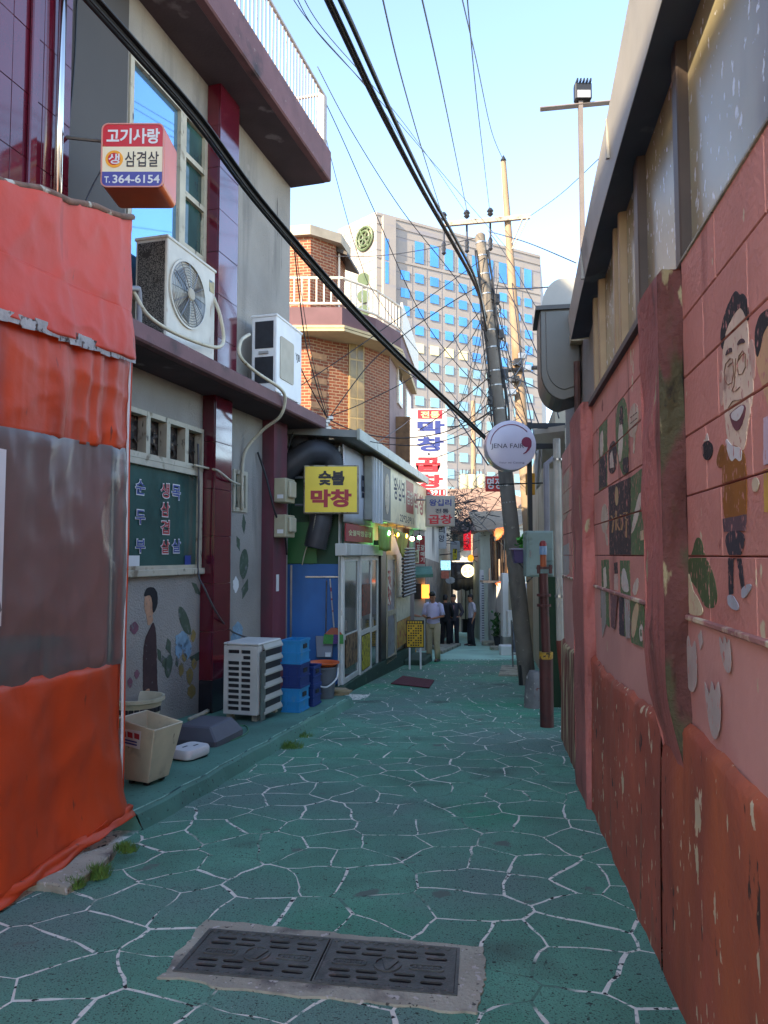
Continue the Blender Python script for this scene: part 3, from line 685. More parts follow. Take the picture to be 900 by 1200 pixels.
# old unit on the canopy with round fan
yf = -.52; ua, ub = FL.u(190, yf), FL.u(248, yf); zt = FL.px(190, 270, yf)[1]
WR = mat('rusty_white', 'c4bfb2', .5, .1, 5, .1, 30, layers=[('8a5a3c', (10, 10, 2.2), .62, .08), ('5a3d2c', (22, 22, 6), .70, .05)])
ac = fan_unit('condenser_unit', 'rust-streaked white condenser with round fan grille on the canopy slab', FL, ua, ub, yf, .40, ZT, zt, WR, 'condenser units')
cx, cz, rr = ua + (ub - ua) * .40, ZT + (zt - ZT) * .56, .36
m = MB(FL); m.lathe([(rr + .03, yf - .004), (rr + .03, yf - .02), (rr, yf - .02), (rr, yf + .01)], 32, (cx, 0, cz), 'y'); m.build('fan_shroud', WR, ac, smooth='auto')
m = MB(FL); m.lathe([(rr, yf - .003), (.01, yf - .003)], 32, (cx, 0, cz), 'y', cap=False); m.build('fan_cavity', mat('fan_dark', '3d3f40', .6, .2, 6), ac)
for k in range(3):
    a = k * 2 * pi / 3; q = MB(FL); q.face([(cx + .05 * cos(a), yf - .006, cz + .05 * sin(a)), (cx + .31 * cos(a - .25), yf - .005, cz + .31 * sin(a - .25)), (cx + .33 * cos(a + .6), yf - .012, cz + .33 * sin(a + .6)), (cx + .09 * cos(a + .9), yf - .009, cz + .09 * sin(a + .9))]); q.build('fan_blade', mat('fan_grey', '6c6e6d', .5, .1), ac, solid=.004)
gq = MB(FL)
for k in range(11):
    r_ = .06 + (rr - .06) * k / 10; gq.tube([(cx + r_ * cos(2 * pi * i / 28), yf - .022 - .02 * (1 - (r_ / rr) ** 2), cz + r_ * sin(2 * pi * i / 28)) for i in range(29)], .0045, 4)
for k in range(12):
    a = 2 * pi * k / 12; gq.tube([(cx + .05 * cos(a), yf - .045, cz + .05 * sin(a)), (cx + .22 * cos(a), yf - .038, cz + .22 * sin(a)), (cx + rr * cos(a), yf - .022, cz + rr * sin(a))], .005, 4)
gq.build('fan_guard', STEEL, ac)
m = MB(FL); m.lathe([(.075, yf - .05), (.06, yf - .062), (.01, yf - .066)], 16, (cx, 0, cz), 'y'); m.build('fan_boss', TAN, ac)
m = MB(FL); m.box(ua + (ub - ua) * .86, ua + (ub - ua) * .97, yf - .004, yf + .01, cz + .22, cz + .36); m.build('rating_plate', mat('plate_ochre', '9a8a58', .5, .2, 20, layers=[('3f5a6a', 14, .5, .1)]), ac)
# perforated side
q = MB(FL); q.box(ua - .006, ua + .01, yf + .03, yf + .37, ZT + .09, zt - .06); q.build('side_grille', mat('perforated', '6b6660', .6, .3, 60, layers=[('141414', (85, 85, 85), .48, .04), ('26221e', 5, .62, .04)]), ac)
# newer slim unit
yf2 = -.58; ua, ub = FL.u(322, yf2), FL.u(352, yf2); z0_, zt = ZT + .0, FL.px(322, 366, yf2)[1]
ac2 = fan_unit('condenser_unit', 'clean white condenser with square dark vents near the end of the canopy', FL, ua, ub, yf2, .40, z0_, zt, WHITE2, 'condenser units')
for (a, b) in ((.12, .46), (.57, .92)):
    q = MB(FL); q.box(ua - .008, ua + .01, yf2 + .05, yf2 + .34, z0_ + .05 + (zt - z0_ - .05) * a, z0_ + .05 + (zt - z0_ - .05) * b); q.build('side_vent', GRL, ac2)
q = MB(FL); q.box(ua - .02, ua - .0, yf2 + .12, yf2 + .28, z0_ + .05 + (zt - z0_ - .05) * .495, z0_ + .05 + (zt - z0_ - .05) * .535); q.build('handle', mat('handle_grey', '9a9a98', .5, .05), ac2, bevel=.006)
q = MB(FL); q.prism(rrect(ua + .12, ua + .62, z0_ + .28, zt - .28, .04), yf2 - .012, yf2 + .004); q.build('fan_cover', TAN, ac2)
q = MB(FL); write(q, 'YJB', ua + .70, ua + .88, zt - .52, zt - .38, yf2 - .003, .02); q.build('lettering', SDK, ac2)
# hoses on the canopy
HOSE = mat('cream_hose', 'bdb49d', .6, .15, 6, layers=[('7a6a52', 9, .64, .08)])
def smooth_pts(P, k=6):
    P = [V(p) for p in P]; out = []
    for i in range(len(P) - 1):
        a, b, c, d = P[max(i - 1, 0)], P[i], P[i + 1], P[min(i + 2, len(P) - 1)]
        for j in range(k):
            t = j / k; out.append(.5 * ((2 * b) + (c - a) * t + (2 * a - 5 * b + 4 * c - d) * t * t + (3 * b - a - 3 * c + d) * t ** 3))
    return out + [P[-1]]
def on(F, x, y, off): u_, z_ = F.px(x, y, off); return F.w(u_, off, z_)
def hose(name, label, pts, r, m_, cat='hose', group=None, k=6, n=7):
    q = MB(); q.tube(smooth_pts(pts, k), r, n); return q.build(name, m_, smooth=True, label=label, cat=cat, group=group)
hose('drain_hose', 'cream insulated pipe looping along the canopy edge below the rusty condenser', [on(FL, 147, 332, -.55), on(FL, 158, 345, -.60), on(FL, 172, 368, -.66), on(FL, 195, 385, -.66), on(FL, 228, 400, -.66), on(FL, 254, 407, -.66), on(FL, 262, 398, -.62), on(FL, 258, 370, -.6), on(FL, 250, 348, -.5)], .022, HOSE)
hose('drain_hose', 'cream hose curling off the white condenser down to the small window', [on(FL, 292, 392, -.5), on(FL, 282, 400, -.6), on(FL, 282, 418, -.66), on(FL, 300, 436, -.7), on(FL, 328, 455, -.72), on(FL, 334, 468, -.72), on(FL, 328, 488, -.6), on(FL, 308, 504, -.3), on(FL, 288, 528, -.06), on(FL, 284, 560, -.05), on(FL, 284, 598, -.05)], .024, HOSE)
hose('drain_hose', 'short cream pipe from the vent fan across the tiled pillar', [on(FL, 228, 545, -.08), on(FL, 245, 549, -.1), on(FL, 256, 552, -.25), on(FL, 270, 563, -.25), on(FL, 281, 568, -.06)], .016, HOSE)
GPVC = mat('grey_pvc', '77767a', .5, .1, 5)
hose('drain_pipe', 'grey plastic elbow pipe at the tent corner above the canopy', [on(FL, 140, 338, -.62), on(FL, 158, 338, -.62), on(FL, 163, 342, -.62), on(FL, 163, 380, -.62), on(FL, 160, 388, -.62), on(FL, 146, 388, -.62)], .028, GPVC, 'pipe', k=3)
hose('black_cable', 'black cable running down from the window corner to the ground condenser', [on(FL, 232, 520, -.06), on(FL, 233, 600, -.06), on(FL, 232, 668, -.07), on(FL, 240, 690, -.22), on(FL, 255, 720, -.26), on(FL, 272, 740, -.15), on(FL, 302, 751, -.4)], .012, mat('grey_cable', '4a4a4c', .6, .1), 'cable')
hose('black_cable', 'black cable dropping beside the corner pillar to the meter boxes', [on(FL, 302, 530, -.03), on(FL, 312, 560, -.12), on(FL, 322, 600, -.24), on(FL, 333, 625, -.24), on(FL, 336, 650, -.24)], .016, BLACK, 'cable')
hose('black_cable', 'thin wire hanging down the dark wall panel behind the box sign', [on(FL, 90, 0, -.04), on(FL, 86, 90, -.04), on(FL, 72, 230, -.04)], .008, BLACK, 'cable')
hose('black_cable', 'thin wire slanting from the tent top to the box sign', [at(100, 236, 6.0), at(110, 215, 6.3), at(119, 199, 6.6)], .007, BLACK, 'cable')

# condenser on the ground: slotted front and ribbed side
g0 = gnd(302, 846, .13); F8 = Frame(g0.x - .30 * g0.y, 0, .30)
ug = F8.Mi @ g0; U_ = ug.x
W8, D8, H8 = .46, .62, .90
zf = gz(g0.y) + .13
gc = thing('condenser_unit', 'cream condenser with slotted grille and ribbed side standing on the green pavement', 'air conditioner', F8.w(U_ + D8 / 2, W8 / 2, zf), 'condenser units')
m = MB(F8); m.box(U_ + .012, U_ + D8, .0, W8, zf + .07, zf + H8); m.build('casing', WHITE, gc, bevel=.012)
m = MB(F8); m.box(U_ - .01, U_ + D8 + .01, -.01, W8 + .01, zf + H8, zf + H8 + .03); m.build('top_cover', WHITE, gc, bevel=.012)
hl = []
for j in range(11):
    z_ = zf + .12 + j * .068
    hl += [rrect(.10, .225, z_, z_ + .045, .008, 2), rrect(.25, .40, z_, z_ + .045, .008, 2)] if j != 9 else [rrect(.10, .20, z_, z_ + .045, .008, 2)]
m = MB(F8); m.plate(rect(.004, W8 - .004, zf + .075, zf + H8 - .005), hl, U_ - .012, U_ + .008, ax='x'); m.build('slotted_grille', WHITE, gc)
m = MB(F8); m.box(U_ + .009, U_ + .0115, .05, W8 - .04, zf + .1, zf + H8 - .05); m.build('grille_cavity', GRL, gc)
m = MB(F8); m.box(U_ + .12, U_ + D8 - .02, -.014, .001, zf + .10, zf + H8 - .06); m.build('coil', GRL, gc)
for j in range(6):
    q = MB(F8); z_ = zf + .08 + j * .155; q.prism([(-.04, z_), (-.012, z_ + .05), (-.012, z_ + .02), (-.04, z_ - .02)], U_ + .1, U_ + D8, 'x'); q.build('louvre', mat('louvre_grey', 'a8a89e', .5, .1), gc)
m = MB(F8)
m.plate(rect(U_ + .02, U_ + .14, zf - .0, zf + H8 - .07), [disc(U_ + .08 + dx, zf + h, .008, 8) for dx, h in ((.02, .72), (-.02, .66), (.025, .45), (-.02, .4), (.02, .15), (-.02, .1))], -.032, -.018); m.build('mounting_bracket', STEEL, gc)
for a in (U_ + .02, U_ + D8 - .1):
    for b in (.02, W8 - .1):
        q = MB(F8); q.box(a, a + .08, b, b + .07, zf, zf + .07); q.build('foot', CONC, gc)

# ================================================================ clutter on the pavement
CRM = mat('cream_plastic', 'c4bea2', .45, .12, 5, layers=[('9a9680', 4, .6, .12), ('5f5a4c', (14, 14, 5), .68, .05)])
def box_taper(m, c, wx, wy, h, tx, ty, th, F, z, skew=0):
    """open tapered bin, walls with thickness"""
    def ring(sx_, sy_, zz, o=0): return [(c[0] - sx_ + o, c[1] - sy_, zz), (c[0] + sx_ + o, c[1] - sy_, zz), (c[0] + sx_ + o, c[1] + sy_, zz), (c[0] - sx_ + o, c[1] + sy_, zz)]
    m.loft([ring(wx, wy, z), ring(tx, ty, z + h, skew), ring(tx - th, ty - th, z + h, skew), ring(wx - th, wy - th, z + th)])
    return m
bg_ = gnd(166, 918, .13)
F7 = Frame(bg_.x - .45 * bg_.y, 0, .45); ub_ = (F7.Mi @ bg_).x
zf = gz(bg_.y) + .13
bn = thing('waste_bin', 'cream tapered plastic bin with a torn red and white notice stuck on it', 'bin', (bg_.x, bg_.y + .1, zf))
m = MB(F7)
zb0, zb1 = zf + .03, zf + .46
lo = [(ub_ - .06, -.12), (ub_ + .18, -.12), (ub_ + .18, .12), (ub_ - .06, .12)]; hi = [(ub_ - .10, -.21), (ub_ + .24, -.21), (ub_ + .24, .18), (ub_ - .10, .18)]
hs = [(-.0, .0), (0, .0), (0, .06), (0, .06)]
m.loft([[(a, b, zb0) for a, b in lo], [(a, b, zb1 + d[1]) for (a, b), d in zip(hi, hs)], [(a + sa, b + sb, zb1 + d[1]) for (a, b), d, (sa, sb) in zip(hi, hs, ((.012, .012), (-.012, .012), (-.012, -.012), (.012, -.012)))], [(a + sa, b + sb, zb0 + .02) for (a, b), (sa, sb) in zip(lo, ((.012, .012), (-.012, .012), (-.012, -.012), (.012, -.012)))]])
m.build('bin_body', CRM, bn, bevel=.006)
for a in (ub_ - .04, ub_ + .13):
    for b in (-.09, .06): q = MB(F7); q.box(a, a + .035, b, b + .035, zf, zb0 + .005); q.build('foot', BLACKP, bn)
# notice on the face turned to the camera (x = low side of the loft)
def lowface(s, t):  # s across (y), t up
    y_ = -.12 + .24 * s + (-.12 + .20 * s) * t; return (ub_ - .062 - .041 * t - .003, (-.12 - .12 * t) + (.24 + .20 * t) * s, zb0 + (zb1 - zb0 + .03 * s) * t)
q = MB(F7); q.face([lowface(.38, .60), lowface(.95, .62), lowface(.93, .90), lowface(.36, .93)]); q.build('notice', WHT, bn, solid=.002)
for k in range(3):
    s0 = .86 - k * .17; q = MB(F7); P = [V(lowface(s0, .78)), V(lowface(s0 - .13, .77)), V(lowface(s0 - .13, .87)), V(lowface(s0, .88))]; q.face([p - V((.004, 0, 0)) for p in P]); q.build('red_mark', REDT, bn)
for k in range(2):
    q = MB(F7); P = [V(lowface(.88, .66 + k * .05)), V(lowface(.45, .65 + k * .05)), V(lowface(.45, .68 + k * .05)), V(lowface(.88, .69 + k * .05))]; q.face([p - V((.004, 0, 0)) for p in P]); q.build('printed_line', BLUET, bn)
bs = gnd(168, 862, .13)
ba = thing('wash_basin', 'round cream plastic basin with slotted sides standing behind the bin', 'basin', (bs.x - .05, bs.y + .1, gz(bs.y) + .13))
m = MB(); cx, cy, zz = bs.x - .1, bs.y + .05, gz(bs.y) + .13
m.lathe([(.20, zz), (.27, zz + .36), (.30, zz + .37), (.30, zz + .41), (.275, zz + .41), (.25, zz + .36), (.19, zz + .03)], 28, (cx, cy, 0)); m.build('tub', CRM, ba, smooth='auto')
for k in range(14):
    a = -pi * .95 + k * .22; q = MB(); r0 = .262; q.box(-.025, .025, -.006, .006, 0, .05); q.vs = [V((cx, cy, zz + .26)) + V((cos(a), sin(a), 0)) * (r0 + p.y) + V((-sin(a), cos(a), 0)) * p.x + V((0, 0, p.z)) for p in q.vs]; q.build('slot', GRL, ba)
pb = gnd(238, 868, .13)
PG = mat('grey_resin', '55575f', .6, .1, 4)
F7b = Frame(pb.x - .28 * pb.y, 0, .28); uu = (F7b.Mi @ pb).x; zf = gz(pb.y) + .13; m = MB(F7b)
m.loft([[(uu - .28 , -.30, zf), (uu + .32, -.30, zf), (uu + .32, .24, zf), (uu - .28, .24, zf)], [(uu - .28, -.30, zf + .07), (uu + .32, -.30, zf + .07), (uu + .32, .24, zf + .07), (uu - .28, .24, zf + .07)], [(uu - .22, -.20, zf + .20), (uu + .26, -.20, zf + .20), (uu + .26, .16, zf + .20), (uu - .22, .16, zf + .20)]])
pw = m.build('parasol_weight', PG, bevel=.015, label='dark grey tapered resin parasol weight on the pavement', cat='parasol base')
wl_ = gnd(222, 888, .13); zf = gz(wl_.y) + .13
wt = thing('appliance_base', 'white rounded appliance base lying on the pavement by the bin', 'appliance', (wl_.x, wl_.y, zf))
F7c = Frame(wl_.x - .5 * wl_.y, 0, .5); uu = (F7c.Mi @ wl_).x
m = MB(F7c); P = rrect(uu - .16, uu + .17, -.13, .13, .07, 5); sh = lambda k: [(uu + (a - uu) * k, b * k) for a, b in P]
m.loft([[(a, b, zf + .02) for a, b in sh(.95)], [(a, b, zf + .03) for a, b in P], [(a, b, zf + .085) for a, b in P], [(a, b, zf + .105) for a, b in sh(.93)]]); m.build('shell', WHITE2, wt, smooth='auto')
m = MB(F7c); m.loft([[(a, b, zf) for a, b in sh(.9)], [(a, b, zf + .021) for a, b in sh(.93)]]); m.build('underside', BLACKP, wt)
for (a, b) in ((uu - .06, .02), (uu + .03, -.03)): q = MB(F7c); q.box(a, a + .06, b, b + .018, zf + .1045, zf + .107); q.build('slot', GRL, wt)
hose('water_hose', 'pale ribbed hose lying from the wall foot to the parasol weight', [gnd(222, 843, .16), gnd(240, 835, .16), gnd(258, 824, .18), gnd(268, 812, .3)], .028, HOSE)
hose('water_hose', 'thin green hose looped on the pavement beside the parasol weight', [gnd(248, 871, .138), gnd(270, 868, .138), gnd(290, 858, .138), gnd(286, 850, .138), gnd(262, 856, .138)], .007, mat('green_hose', '3f7a52', .5, .1))
# crates
CB = mat('light_blue_plastic', '2585bd', .5, .1, 5, layers=[('5f8fa8', (9, 9, 4), .62, .1), ('3a5566', (20, 20, 8), .68, .05)]); CN = mat('navy_plastic', '1c3472', .5, .1, 5, layers=[('4a5a80', (9, 9, 4), .64, .1)])
def crate(label, c, w_, d_, h, z, m_, rot=.25):
    r = thing('drink_crate', label, 'crate', (c.x, c.y, z), 'plastic crates beside the condenser')
    M = Matrix.Translation((c.x, c.y, 0)) @ Matrix.Rotation(-rot, 4, 'Z'); q = MB(M=M)
    q.loft([[(-w_, -d_, z), (w_, -d_, z), (w_, d_, z), (-w_, d_, z)], [(-w_, -d_, z + h), (w_, -d_, z + h), (w_, d_, z + h), (-w_, d_, z + h)], [(-w_ + .015, -d_ + .015, z + h), (w_ - .015, -d_ + .015, z + h), (w_ - .015, d_ - .015, z + h), (-w_ + .015, d_ - .015, z + h)], [(-w_ + .015, -d_ + .015, z + .02), (w_ - .015, -d_ + .015, z + .02), (w_ - .015, d_ - .015, z + .02), (-w_ + .015, d_ - .015, z + .02)]]); q.build('crate_body', m_, r)
    for zz, t in ((z + h - .03, .03), (z + h * .42, .02), (z, .025)):
        q = MB(M=M); q.plate(rect(-w_ - .012, w_ + .012, -d_ - .012, d_ + .012), [rect(-w_ + .002, w_ - .002, -d_ + .002, d_ - .002)], zz, zz + t, 'z'); q.build('rim', m_, r)
    for sx_ in (-1, 1):
        q = MB(M=M); q.box(sx_ * w_ - .014 if sx_ < 0 else w_ - .006, sx_ * w_ + .006 if sx_ < 0 else w_ + .014, -.06, .06, z + h * .62, z + h * .8); q.build('handle_slot', GRL, r)
        q = MB(M=M); q.box(-.02 + sx_ * w_ * .5, .02 + sx_ * w_ * .5, -d_ - .008, -d_ + .004, z + .03, z + h - .04); q.build('rib', m_, r)
c1 = gnd(345, 834, .13); z_ = gz(c1.y) + .13
crate('light blue plastic crate at the bottom of the stack behind the condenser', c1 + V((0, .1, 0)), .12, .17, .31, z_, CB)
crate('navy plastic crate in the middle of the stack behind the condenser', c1 + V((.01, .1, 0)), .12, .17, .31, z_ + .312, CN)
crate('light blue plastic crate topping the stack behind the condenser', c1 + V((0, .1, 0)), .125, .175, .31, z_ + .624, CB)
c2 = gnd(362, 828, .13); z_ = gz(c2.y) + .13
crate('navy plastic crate standing on the pavement beside the grey bucket', c2 + V((.0, .15, 0)), .10, .15, .27, z_, CN)
crate('navy plastic crate stacked upon another navy crate by the grey bucket', c2 + V((.0, .15, 0)), .10, .15, .27, z_ + .272, CN)
c3 = gnd(376, 820, .13) + V((.02, .2, 0)); z_ = gz(c3.y) + .13
bk = thing('bucket', 'grey plastic bucket with orange basin on top and white handle', 'bucket', (c3.x, c3.y, z_))
m = MB(); m.lathe([(.155, z_), (.20, z_ + .44), (.215, z_ + .44), (.215, z_ + .47), (.195, z_ + .47), (.15, z_ + .02)], 24, (c3.x, c3.y, 0)); m.build('pail', mat('grey_plastic', '5b5f66', .5, .1), bk, smooth='auto')
m = MB(); m.tube(smooth_pts([(c3.x - .21, c3.y - .04, z_ + .45), (c3.x - .13, c3.y - .21, z_ + .28), (c3.x + .05, c3.y - .25, z_ + .20), (c3.x + .2, c3.y - .1, z_ + .30), (c3.x + .215, c3.y, z_ + .44)]), .012, 6); m.build('handle', WHT, bk)
m = MB(); m.lathe([(.18, z_ + .475), (.22, z_ + .51), (.24, z_ + .515), (.24, z_ + .53), (.20, z_ + .525), (.16, z_ + .49)], 24, (c3.x, c3.y, 0)); m.build('orange_basin', mat('orange_basin', 'cc5a24', .45, .1), bk, smooth='auto')
c4 = gnd(397, 816, .12); z_ = gz(c4.y) + .10
for k, (dx, r_) in enumerate(((0, .1), (.03, -.2), (-.01, .4))):
    q = MB(M=Matrix.Translation((c4.x + dx, c4.y + .1, z_ + .03 * k + .03)) @ Matrix.Rotation(r_, 4, 'Z') @ Matrix.Rotation(.1 * (k - 1), 4, 'Y')); q.box(-.15, .15, -.11, .11, 0, .028)
    q.build('cardboard', mat('cardboard', '9c8a6a', .9, .15, 6), label=['flattened cardboard piece at the bottom of the small pile by the white doors', 'flattened cardboard piece between two others in the pile by the white doors', 'flattened cardboard piece on top of the small pile by the white doors'][k], cat='cardboard', group='cardboard pieces by the doors')
# ================================================================ right: painted block wall with windows above
PINK = mat('red_block_paint', 'cb8a7c', .75, .12, 2.2, .8, 45, layers=[('a86c60', (5, 5, .8), .60, .08), ('b06e64', (1.2, 1.2, .5), .56, .2), ('86453f', (7, 7, 7), .68, .06), ('c9908a', 3, .66, .12), ('cfc3a0', (9, 9, 4), .665, .02)], bdist=.006)
PLAS = mat('pink_plaster', 'cc958a', .65, .12, 1.5, .5, 25, layers=[('a8625a', (1, 1, .6), .58, .2), ('c9bd98', (12, 12, 4.5), .71, .02)], bdist=.006)
PLIN = mat('rust_red_plinth', 'a85640', .7, .3, 1.6, .6, 30, layers=[('7c4030', (1.1, 1.1, .9), .54, .18), ('8f5e4a', (8, 8, .9), .62, .08), ('b5603a', (1.4, 1.4, .35), .55, .15), ('94503f', (2.2, 2.2, .5), .58, .15), ('3d2a24', (16, 16, 7), .655, .04), ('c9ba9a', (22, 22, 9), .655, .015), ('c4b492', (7, 7, 4), .665, .008)], bdist=.008)
PEEL = mat('peeling_plinth', '7a4436', .8, .25, 2.5, .6, 25, layers=[('b3a37c', (9, 9, .9), .50, .05), ('5f5a3c', (5, 5, 1.2), .60, .08)], bdist=.01)
PILL = mat('pillar_red', 'a5625a', .75, .25, 1.5, 1.0, 25, layers=[('6e423c', (5, 5, 1.1), .58, .1), ('8c544e', (2.5, 2.5, .5), .55, .15), ('a39a78', (8, 8, 3), .68, .03)], bdist=.012)
MOSS = mat('mossy_edge', '5d3732', .9, .3, 4, 1.0, 25, layers=[('4a4630', (6, 6, 2), .50, .08), ('9a8f6c', (10, 10, 3), .62, .03), ('1e1a16', (9, 9, 3.5), .62, .05)], bdist=.02)
MORT = mat('red_mortar', '8a4a46', .9, .2, 8, .6, 50, layers=[('3a2422', 6, .55, .1), ('bfae90', 9, .66, .04)])
UE = FR.u(660)
rw = thing('block_wall_building', 'low workshop with red painted block wall, murals and a window band', 'building', FR.w(4, 0, gz(4)))
up0, up1 = FR.u(778, .09), FR.u(755, .09)
uq0, uq1 = FR.u(683, .09), FR.u(671, .09)
UB = -2.2  # hidden near end, cut short so sun reaches the ground behind the camera
ZL, CH = 1.36, .234
m = MB(FR); m.box(UB, UE, -.20, -.014, -1.2, 2.76); m.build('wall_core', MORT, rw)
blk = {}; BLOCKS = []
def block(u0, u1, z0, z1):
    BLOCKS.append((u0, u1, z0, z1)); a, b = u1 - u0, z1 - z0; key = (round(a, 3), round(b, 3))
    if key not in blk:
        g_ = .0022; e = .003; q = MB()
        q.loft([[(g_, -.02, g_), (a - g_, -.02, g_), (a - g_, -.02, b - g_), (g_, -.02, b - g_)], [(g_, -.004, g_), (a - g_, -.004, g_), (a - g_, -.004, b - g_), (g_, -.004, b - g_)],
            [(g_ + e, 0, g_ + e), (a - g_ - e, 0, g_ + e), (a - g_ - e, 0, b - g_ - e), (g_ + e, 0, b - g_ - e)]])
        me = bpy.data.meshes.new('block'); me.from_pydata([tuple(p) for p in q.vs], [], q.fs); me.materials.append(PINK)
        bm = bmesh.new(); bm.from_mesh(me); bmesh.ops.recalc_face_normals(bm, faces=bm.faces); bm.to_mesh(me); bm.free(); blk[key] = me
    piece('block', blk[key], rw, FR.M @ Matrix.Translation((u0, 0, z0)))
for (sa, sb) in ((UB, up0), (up1, uq0), (uq1, UE)):
    for c in range(6):
        z0 = ZL + c * CH; off = sa + (.235 if c % 2 else 0) ; edges = [sa]
        u_ = sa + (.235 if c % 2 else .47)
        # align joints with the photograph in the near bay
        if sa == UB: u_ = up0 - 9 * .47 + (.18 if c % 2 == 0 else .02); edges = [sa]
        while u_ < sb - .09:
            if u_ > sa + .09: edges.append(u_)
            u_ += .47
        edges.append(sb)
        for a, b in zip(edges, edges[1:]): block(a, b, z0, z0 + CH)
# plaster band, ledge and plinth
for (sa, sb, zp, pm) in ((UB, up0, .93, PLIN), (up1, uq0, .80, PLIN), (uq1, UE, .62, PEEL)):
    q = MB(FR); q.grid(lambda a, b: (sa + (sb - sa) * a, .004 + .004 * sin(a * 23 + b * 5), zp - .08 + (ZL - .004 - zp + .08) * b), 20, 4); q.build('plaster_band', PLAS, rw, smooth=True)
    q = MB(FR); q.box(sa, sb, -.01, .018, ZL - .012, ZL + .008); q.build('ledge', mat('chipped_ledge', 'a5736a', .8, .2, 6, .4, 40, layers=[('d6c9a8', (5, 5, 5), .52, .06)]), rw, bevel=.004)
    q = MB(FR)
    def fn(a, b, sa=sa, sb=sb, zp=zp):
        u = sa + (sb - sa) * a; lip = zp + .03 * sin(a * 5 + 1) + .02 * mnoise.noise(V((u * 6, 0, 0)))
        prof = [(lip + .035, .006), (lip + .012, .030), (lip - .006, .036), (lip - .1, .038), (lip - .4, .044), (-.2, .052), (-1.0, .06)]
        z, y = prof[int(round(b * 6))]; return (u, y + .004 * sin(u * 9 + z * 7) + .003 * sin(u * 23 - z * 13), z)
    q.grid(fn, 60, 6); q.build('plinth', pm, rw, smooth=True)
q = MB(FR)
def fp(a, b):
    i = int(round(b * 5)); y = [.012, .030, .036, .040, .048, .06][i]; u = up0 - .005 + (up1 - up0 + .01) * a
    z = [.80 + .04 * sin(a * 3) + .05 * mnoise.noise(V((u * 7, 1, 0))), .76, .70, .4, -.2, -1.0][i]; return (u, y + .003 * sin(u * 9 + z * 7), z)
q.grid(fp, 14, 5); q.build('plinth', PLIN, rw, smooth=True)
# pillars
def rpillar(u0, u1, dep, zt, front, side):
    n = 16; q = MB(FR)
    def dz_(z):
        if u0 != up0: return 1.0
        t = min(max((z - .62) / .5, 0), 1); return .12 + .88 * t * t * (3 - 2 * t)
    q.grid(lambda a, b: (u0 + .02 + (u1 - u0 - .02) * a, dep * dz_(-.9 + (zt - .015 + .9) * b) + (.008 * sin(b * 31 + a * 3) + .004 * sin(b * 77)) * (a > 0), -.9 + (zt - .015 + .9) * b), 4, 40); q.face([(u0, dep - .02, zt), (u1, dep - .02, zt), (u1, -.1, zt), (u0, -.1, zt)])
    q.face([(u0 + .02, dep, zt - .015), (u1, dep, zt - .015), (u1, dep - .02, zt), (u0, dep - .02, zt)]); q.grid(lambda a, b: (u1, dep * dz_(-.9 + (zt - .015 + .9) * b) * a, -.9 + (zt - .015 + .9) * b), 1, 40)
    p = q.build('pillar_face', front, rw, smooth='auto')
    q = MB(FR); q.grid(lambda a, b: (u0 + .02 * (a > .9) + .010 * sin(b * 45 + a * 4) * (a < .9), .0 + dep * dz_(-.9 + (zt - .015 + .9) * b) * a, -.9 + (zt - .015 * (a > .9) + .9) * b), 6, 60); q.build('pillar_edge', side, rw, smooth=True)
rpillar(up0, up1, .09, 2.74, PILL, MOSS)
rpillar(uq0, uq1, .09, 2.80, PILL, PILL)
# murals, laid block by block so the joints stay open
MUR = {}
def pm(h, k=.66): return mat('mural_' + h, h, .8, .12, 9, .3, 45, layers=[('b87468', (16, 16, 8), k - .01, .03), ('c0847a', (60, 60, 25), .60, .06), ('8a5a50', (5, 5, 5), .70, .1)], bdist=.006)
mur_n = 0
def mural(pts, h, lay=0, name='wall_painting', plaster=False):
    P = [FR.px(x, y) for x, y in handmade(pts, name == 'wall_painting')]; q = MB(FR); y0 = .0012 + lay * .0011 + (.009 if plaster else 0)
    if plaster: q.prism(P, y0, y0 + .001)
    else:
        for (a, b, c, d) in BLOCKS:
            if max(p[0] for p in P) < a or min(p[0] for p in P) > b or max(p[1] for p in P) < c or min(p[1] for p in P) > d: continue
            r = P
            for (nx, ny, cc) in ((-1, 0, -a - .005), (1, 0, b - .005), (0, -1, -c - .005), (0, 1, d - .005)):
                r = clip(r, nx, ny, cc)
                if len(r) < 3: break
            if len(r) >= 3: q.prism(r, y0 - .0014, y0 + .001)
        r = clip(P, 0, 1, ZL - .014)
        if len(r) >= 3: q.prism(r, y0 + .0075, y0 + .010)
    if q.vs: q.build(name, pm(h), rw)
def stroke(pts, wd, h, lay, plaster=False):
    L_, R_ = [], []
    for i, p in enumerate(pts):
        a, b = pts[max(i - 1, 0)], pts[min(i + 1, len(pts) - 1)]; dx, dy = b[0] - a[0], b[1] - a[1]; l = hypot(dx, dy) or 1
        L_.append((p[0] - dy / l * wd / 2, p[1] + dx / l * wd / 2)); R_.append((p[0] + dy / l * wd / 2, p[1] - dx / l * wd / 2))
    mural(L_ + R_[::-1], h, lay, 'painted_line', plaster)
def A6(l): return [(790 + x / 6, 320 + y / 6) for x, y in l]
def A2(l): return [(780 + x / 2.61, 500 + y / 2.61) for x, y in l]
def B3(l): return [(680 + x / 3.53, 440 + y / 3.53) for x, y in l]
SK = 'dcc6ae'
mural(A6([(345, 540), (365, 410), (420, 300), (465, 240), (490, 255), (525, 340), (528, 560), (562, 750), (555, 900), (520, 1080), (500, 1260), (400, 1290), (362, 1060), (345, 800)]), SK, 0)
mural(A6([(325, 690), (345, 680), (350, 940), (332, 930), (322, 850)]), 'c9a594', 0); mural(A6([(530, 480), (555, 458), (575, 560), (572, 740), (556, 750), (532, 620)]), 'c9a594', 0)
